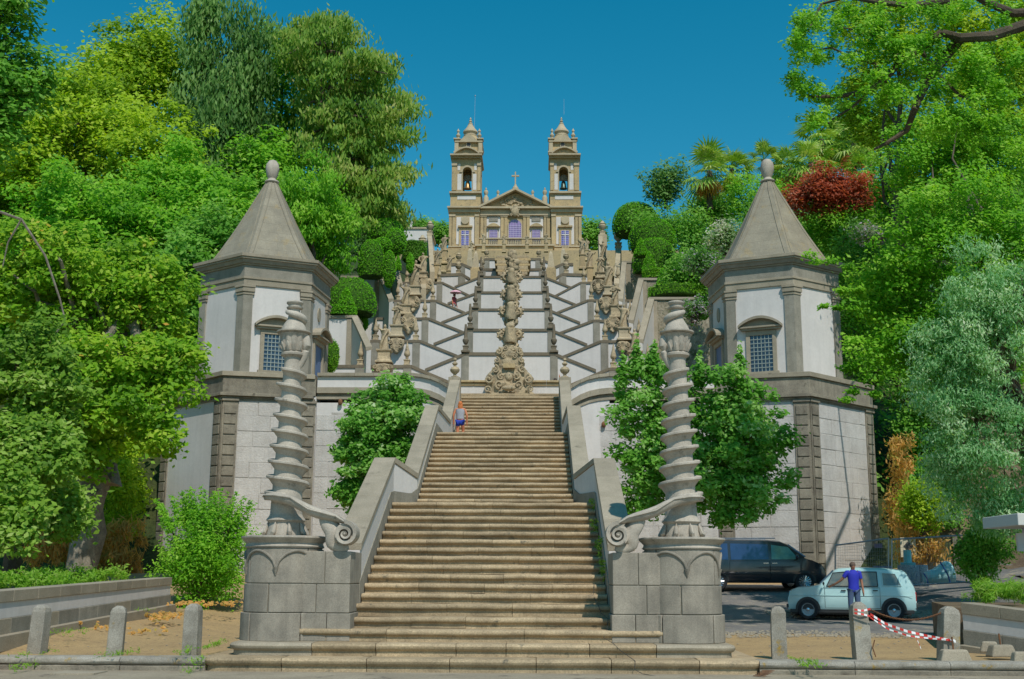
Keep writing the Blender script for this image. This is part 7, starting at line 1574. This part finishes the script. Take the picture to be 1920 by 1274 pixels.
# ------------------------------------------------------------------ people
def skin_obj(name, verts, edges, radii, mat, parent, root_i=0, sub=2):
    me = bpy.data.meshes.new(name); me.from_pydata(verts, edges, []); me.materials.append(mat); o = bpy.data.objects.new(name, me); COL.objects.link(o)
    if parent: o.parent = parent
    m = o.modifiers.new('skin', 'SKIN'); m.use_smooth_shade = True
    for i, r_ in enumerate(radii): v = me.skin_vertices[0].data[i]; v.radius = r_ if hasattr(r_, '__len__') else (r_, r_); v.use_root = (i == root_i)
    s_ = o.modifiers.new('sub', 'SUBSURF'); s_.levels = sub; s_.render_levels = sub; return o
SKIN = plain('skin', (.36,.16,.09), .6); SKINR = plain('sunburnt_skin', (.62,.22,.11), .6)
def person(label, p, h, rz, pose, shirt, trous, skin, hair, hairlen=0, short=False, sleeveless=False, pack=None):
    root = empty('person', p, label, 'person', rz=rz); k = h/1.75
    # joints (facing -y). pose overrides hands/elbows/feet
    J = dict(pel=(0,0,.95), spi=(0,.0,1.12), che=(0,.0,1.34), nek=(0,.0,1.49), hed=(0,-.015,1.60), top=(0,-.01,1.70),
             hipL=(-.09,0,.90), knL=(-.10,-.02,.50), anL=(-.10,.02,.09), ftL=(-.11,-.15,.04), hipR=(.09,0,.90), knR=(.10,-.02,.50), anR=(.10,.02,.09), ftR=(.11,-.15,.04),
             shL=(-.18,0,1.42), elL=(-.25,.0,1.14), wrL=(-.26,-.06,.90), haL=(-.26,-.08,.82), shR=(.18,0,1.42), elR=(.25,.0,1.14), wrR=(.26,-.06,.90), haR=(.26,-.08,.82)); J.update(pose)
    R = dict(pel=(.13,.10), spi=(.12,.09), che=(.145,.095), nek=.05, hed=(.078,.092), top=(.055,.06), hipL=.095, knL=.06, anL=.04, ftL=.035, hipR=.095, knR=.06, anR=.04, ftR=.035, shL=.055, elL=.042, wrL=.03, haL=.036, shR=.055, elR=.042, wrR=.03, haR=.036)
    N_ = list(J); E = [('pel','spi'),('spi','che'),('che','nek'),('nek','hed'),('hed','top'),('pel','hipL'),('hipL','knL'),('knL','anL'),('anL','ftL'),('pel','hipR'),('hipR','knR'),('knR','anR'),('anR','ftR'),('che','shL'),('shL','elL'),('elL','wrL'),('wrL','haL'),('che','shR'),('shR','elR'),('elR','wrR'),('wrR','haR')]
    sc_ = lambda r_: tuple(x*k for x in r_) if hasattr(r_, '__len__') else r_*k
    # fingers: four and a thumb on each hand, rooted in the palm
    vs = [tuple(Vector(J[n])*k) for n in N_]; rs = [sc_(R[n]) for n in N_]; es = [(N_.index(a), N_.index(b)) for a, b in E]
    for S in 'LR':
        hnd = Vector(J['ha'+S]); wr = Vector(J['wr'+S]); d = (hnd-wr).normalized(); sd = d.cross(Vector((1,0,0))).normalized() if abs(d.x) < .8 else Vector((0,1,0))
        for q in range(4):
            b0 = hnd+sd*(q-1.5)*.02+d*.02; ln = [.06,.075,.07,.055][q]; i0 = len(vs); vs += [tuple(b0*k), tuple((b0+d*ln*.55)*k), tuple((b0+d*ln+Vector((0,0,-.01)))*k)]; rs += [.011*k, .010*k, .008*k]; es += [(N_.index('ha'+S), i0), (i0, i0+1), (i0+1, i0+2)]
        b0 = wr+d*.03+sd*-.035; i0 = len(vs); vs += [tuple(b0*k), tuple((b0+d*.05-sd*.02)*k)]; rs += [.012*k, .009*k]; es += [(N_.index('wr'+S), i0), (i0, i0+1)]
    skin_obj('body', vs, es, rs, skin, root)
    def cloth(name, nodes, ed, grow, mat, extra=None):
        vs = [tuple(Vector(extra[n] if extra and n in extra else J[n])*k) for n in nodes]; rr_ = [sc_(tuple(x+grow for x in R[n.rstrip('_')]) if hasattr(R[n.rstrip('_')], '__len__') else R[n.rstrip('_')]+grow) for n in nodes]
        skin_obj(name, vs, [(nodes.index(a), nodes.index(b)) for a, b in ed], rr_, mat, root)
    mid = lambda a, b, t: tuple(Vector(J[a]).lerp(Vector(J[b]), t))
    tb = MB(); prof_ = [(.86,.168,.125),(.93,.170,.128),(1.02,.160,.118),(1.12,.158,.115),(1.24,.172,.122),(1.34,.185,.125),(1.42,.165,.112),(1.465,.105,.085),(1.495,.066,.066)]
    if sleeveless: prof_ = [q for q in prof_ if q[0] > 1.0][:5]+[(1.40,.12,.10)]
    tb.loft([[(rx*k*math.cos(2*math.pi*q/18)*(1+.025*math.sin(z*40+q*1.3)), ry*k*math.sin(2*math.pi*q/18)*(1+.03*math.sin(z*33+q*2.1)), z*k) for q in range(18)] for z, rx, ry in prof_], cap=False)
    if not sleeveless:
        for S in 'LR':
            a_, e_ = Vector(J['sh'+S]), Vector(J['el'+S]); a_ = a_+Vector((0, 0, -.01))
            tb.tube([(a_+Vector((-.05 if S == 'R' else .05, 0, .0)))*k, a_*k, a_.lerp(e_, .35)*k, a_.lerp(e_, .62)*k], [.075*k, .078*k, .068*k, .064*k], 12)
    tb.build('shirt', shirt, root, smooth=True, world=False)
    if short: cloth('shorts', ['pel','hipL','hipR','knL_','knR_'], [('pel','hipL'),('pel','hipR'),('hipL','knL_'),('hipR','knR_')], .022, trous, {'knL_': mid('hipL','knL',.5), 'knR_': mid('hipR','knR',.5)})
    else: cloth('trousers', ['pel','hipL','hipR','knL','knR','anL','anR'], [('pel','hipL'),('pel','hipR'),('hipL','knL'),('knL','anL'),('hipR','knR'),('knR','anR')], .018, trous, {'pel': (0,0,.99)})
    hd = Vector(J['hed'])*k
    b = MB(); b.ball((hd.x, hd.y+.022*k, hd.z+.04*k), (.088*k, .098*k, .098*k), 14, 10)
    if hairlen: b.ball((hd.x, hd.y+.05*k, hd.z-.08*k), (.10*k, .06*k, (.1+hairlen)*k), 12, 8)
    b.jitter(.006, 20).build('hair', hair, root, smooth=True, world=False)
    b = MB()
    for sx in (-1, 1): b.ball((hd.x+sx*.032*k, hd.y-.083*k, hd.z+.01*k), (.011*k,.008*k,.008*k), 8, 6)
    b.build('eyes', IRON, root, smooth=True, world=False)
    MB().lathe([(.014*k,0),(.006*k,.045*k)], (hd.x, hd.y-.092*k, hd.z-.03*k), 6).build('nose', skin, root, smooth=True, world=False)
    MB().box(hd.x-.022*k, hd.x+.022*k, hd.y-.092*k, hd.y-.082*k, hd.z-.052*k, hd.z-.044*k).build('mouth', plain('lips', (.35,.09,.07), .6), root, world=False)
    if not short:
        b = MB()
        for S in 'LR': a_, c_ = Vector(J['an'+S])*k, Vector(J['ft'+S])*k; b.tube([a_+Vector((0,.05*k,-.04*k)), a_.lerp(c_, .5)+Vector((0,0,-.01*k)), c_+Vector((0,-.03*k,0))], [.05*k,.052*k,.04*k], 8)
        b.build('shoes', DK, root, smooth=True, world=False)
    if pack: MB().box(-.15*k, .15*k, .10*k, .26*k, 1.05*k, 1.45*k).build('backpack', pack, root, world=False, bevel=.05*k, smooth=True)
    return root
JE = plain('jeans', (.07,.11,.20), .8)
mp = P(1604, 1165, 34.2)
person('man in a blue polo shirt and jeans resting one arm on the pale car', mp, 1.66, 0.1, dict(elL=(-.34,.06,1.20), wrL=(-.52,.20,1.06), haL=(-.60,.26,1.02), knL=(-.12,.0,.5)), plain('blue_polo', (.02,.03,.42), .8), JE, SKIN, plain('hair_grey', (.12,.08,.06), .8))
wp = P(863, 816, 42.9); wp.z = 5.9+.176*2
person('red-haired woman in a grey sleeveless top and blue shorts climbing the stairs', Vector((wp.x, 42.75, wp.z)), 1.62, math.radians(175), dict(knL=(-.10,-.16,.56), anL=(-.10,-.10,.20), ftL=(-.11,-.26,.15), elL=(-.27,.02,1.16), elR=(.27,.02,1.16)), plain('grey_top', (.36,.36,.40), .8), plain('blue_shorts', (.01,.04,.35), .8), SKINR, plain('red_hair', (.55,.16,.04), .7), .12, True, True)
p2 = P(1041, 716, 56); person('distant visitor with blue shirt and raised arms standing behind the fountain wall', Vector((p2.x, 56, TERR+.3)), 1.75, 0, dict(elR=(.30,-.05,1.5), wrR=(.22,-.1,1.75), haR=(.2,-.1,1.83)), plain('pale_blue_top', (.15,.25,.45), .8), plain('red_shorts', (.5,.10,.08), .8), SKINR, plain('hair_dark', (.05,.035,.03), .8), 0, True)
p3 = P(848, 553, 78); v = person('distant visitor in a red top with a pink parasol on the zigzag stairs', Vector((p3.x, 80.0, P(848,594,80.0).z)), 1.65, math.radians(60), {}, plain('red_top', (.55,.08,.10), .8), plain('pale_trousers', (.5,.48,.45), .8), SKINR, plain('hair_dark2', (.05,.035,.03), .8))
pr = empty('parasol', Vector((p3.x+.1, 79.8, P(848,594,80.0).z+.95)), 'tiny pink parasol held over the visitor on the zigzag stairs', 'umbrella')
MB().lathe([(.42,.70),(.34,.8),(.16,.87),(.02,.9)], pr.location, 10).build('canopy', plain('pink_cloth', (.75,.42,.50), .7), pr, smooth=True); MB().tube([pr.location, Vector(pr.location)+Vector((0,0,.86))], .012, 5).build('shaft', IRON, pr)
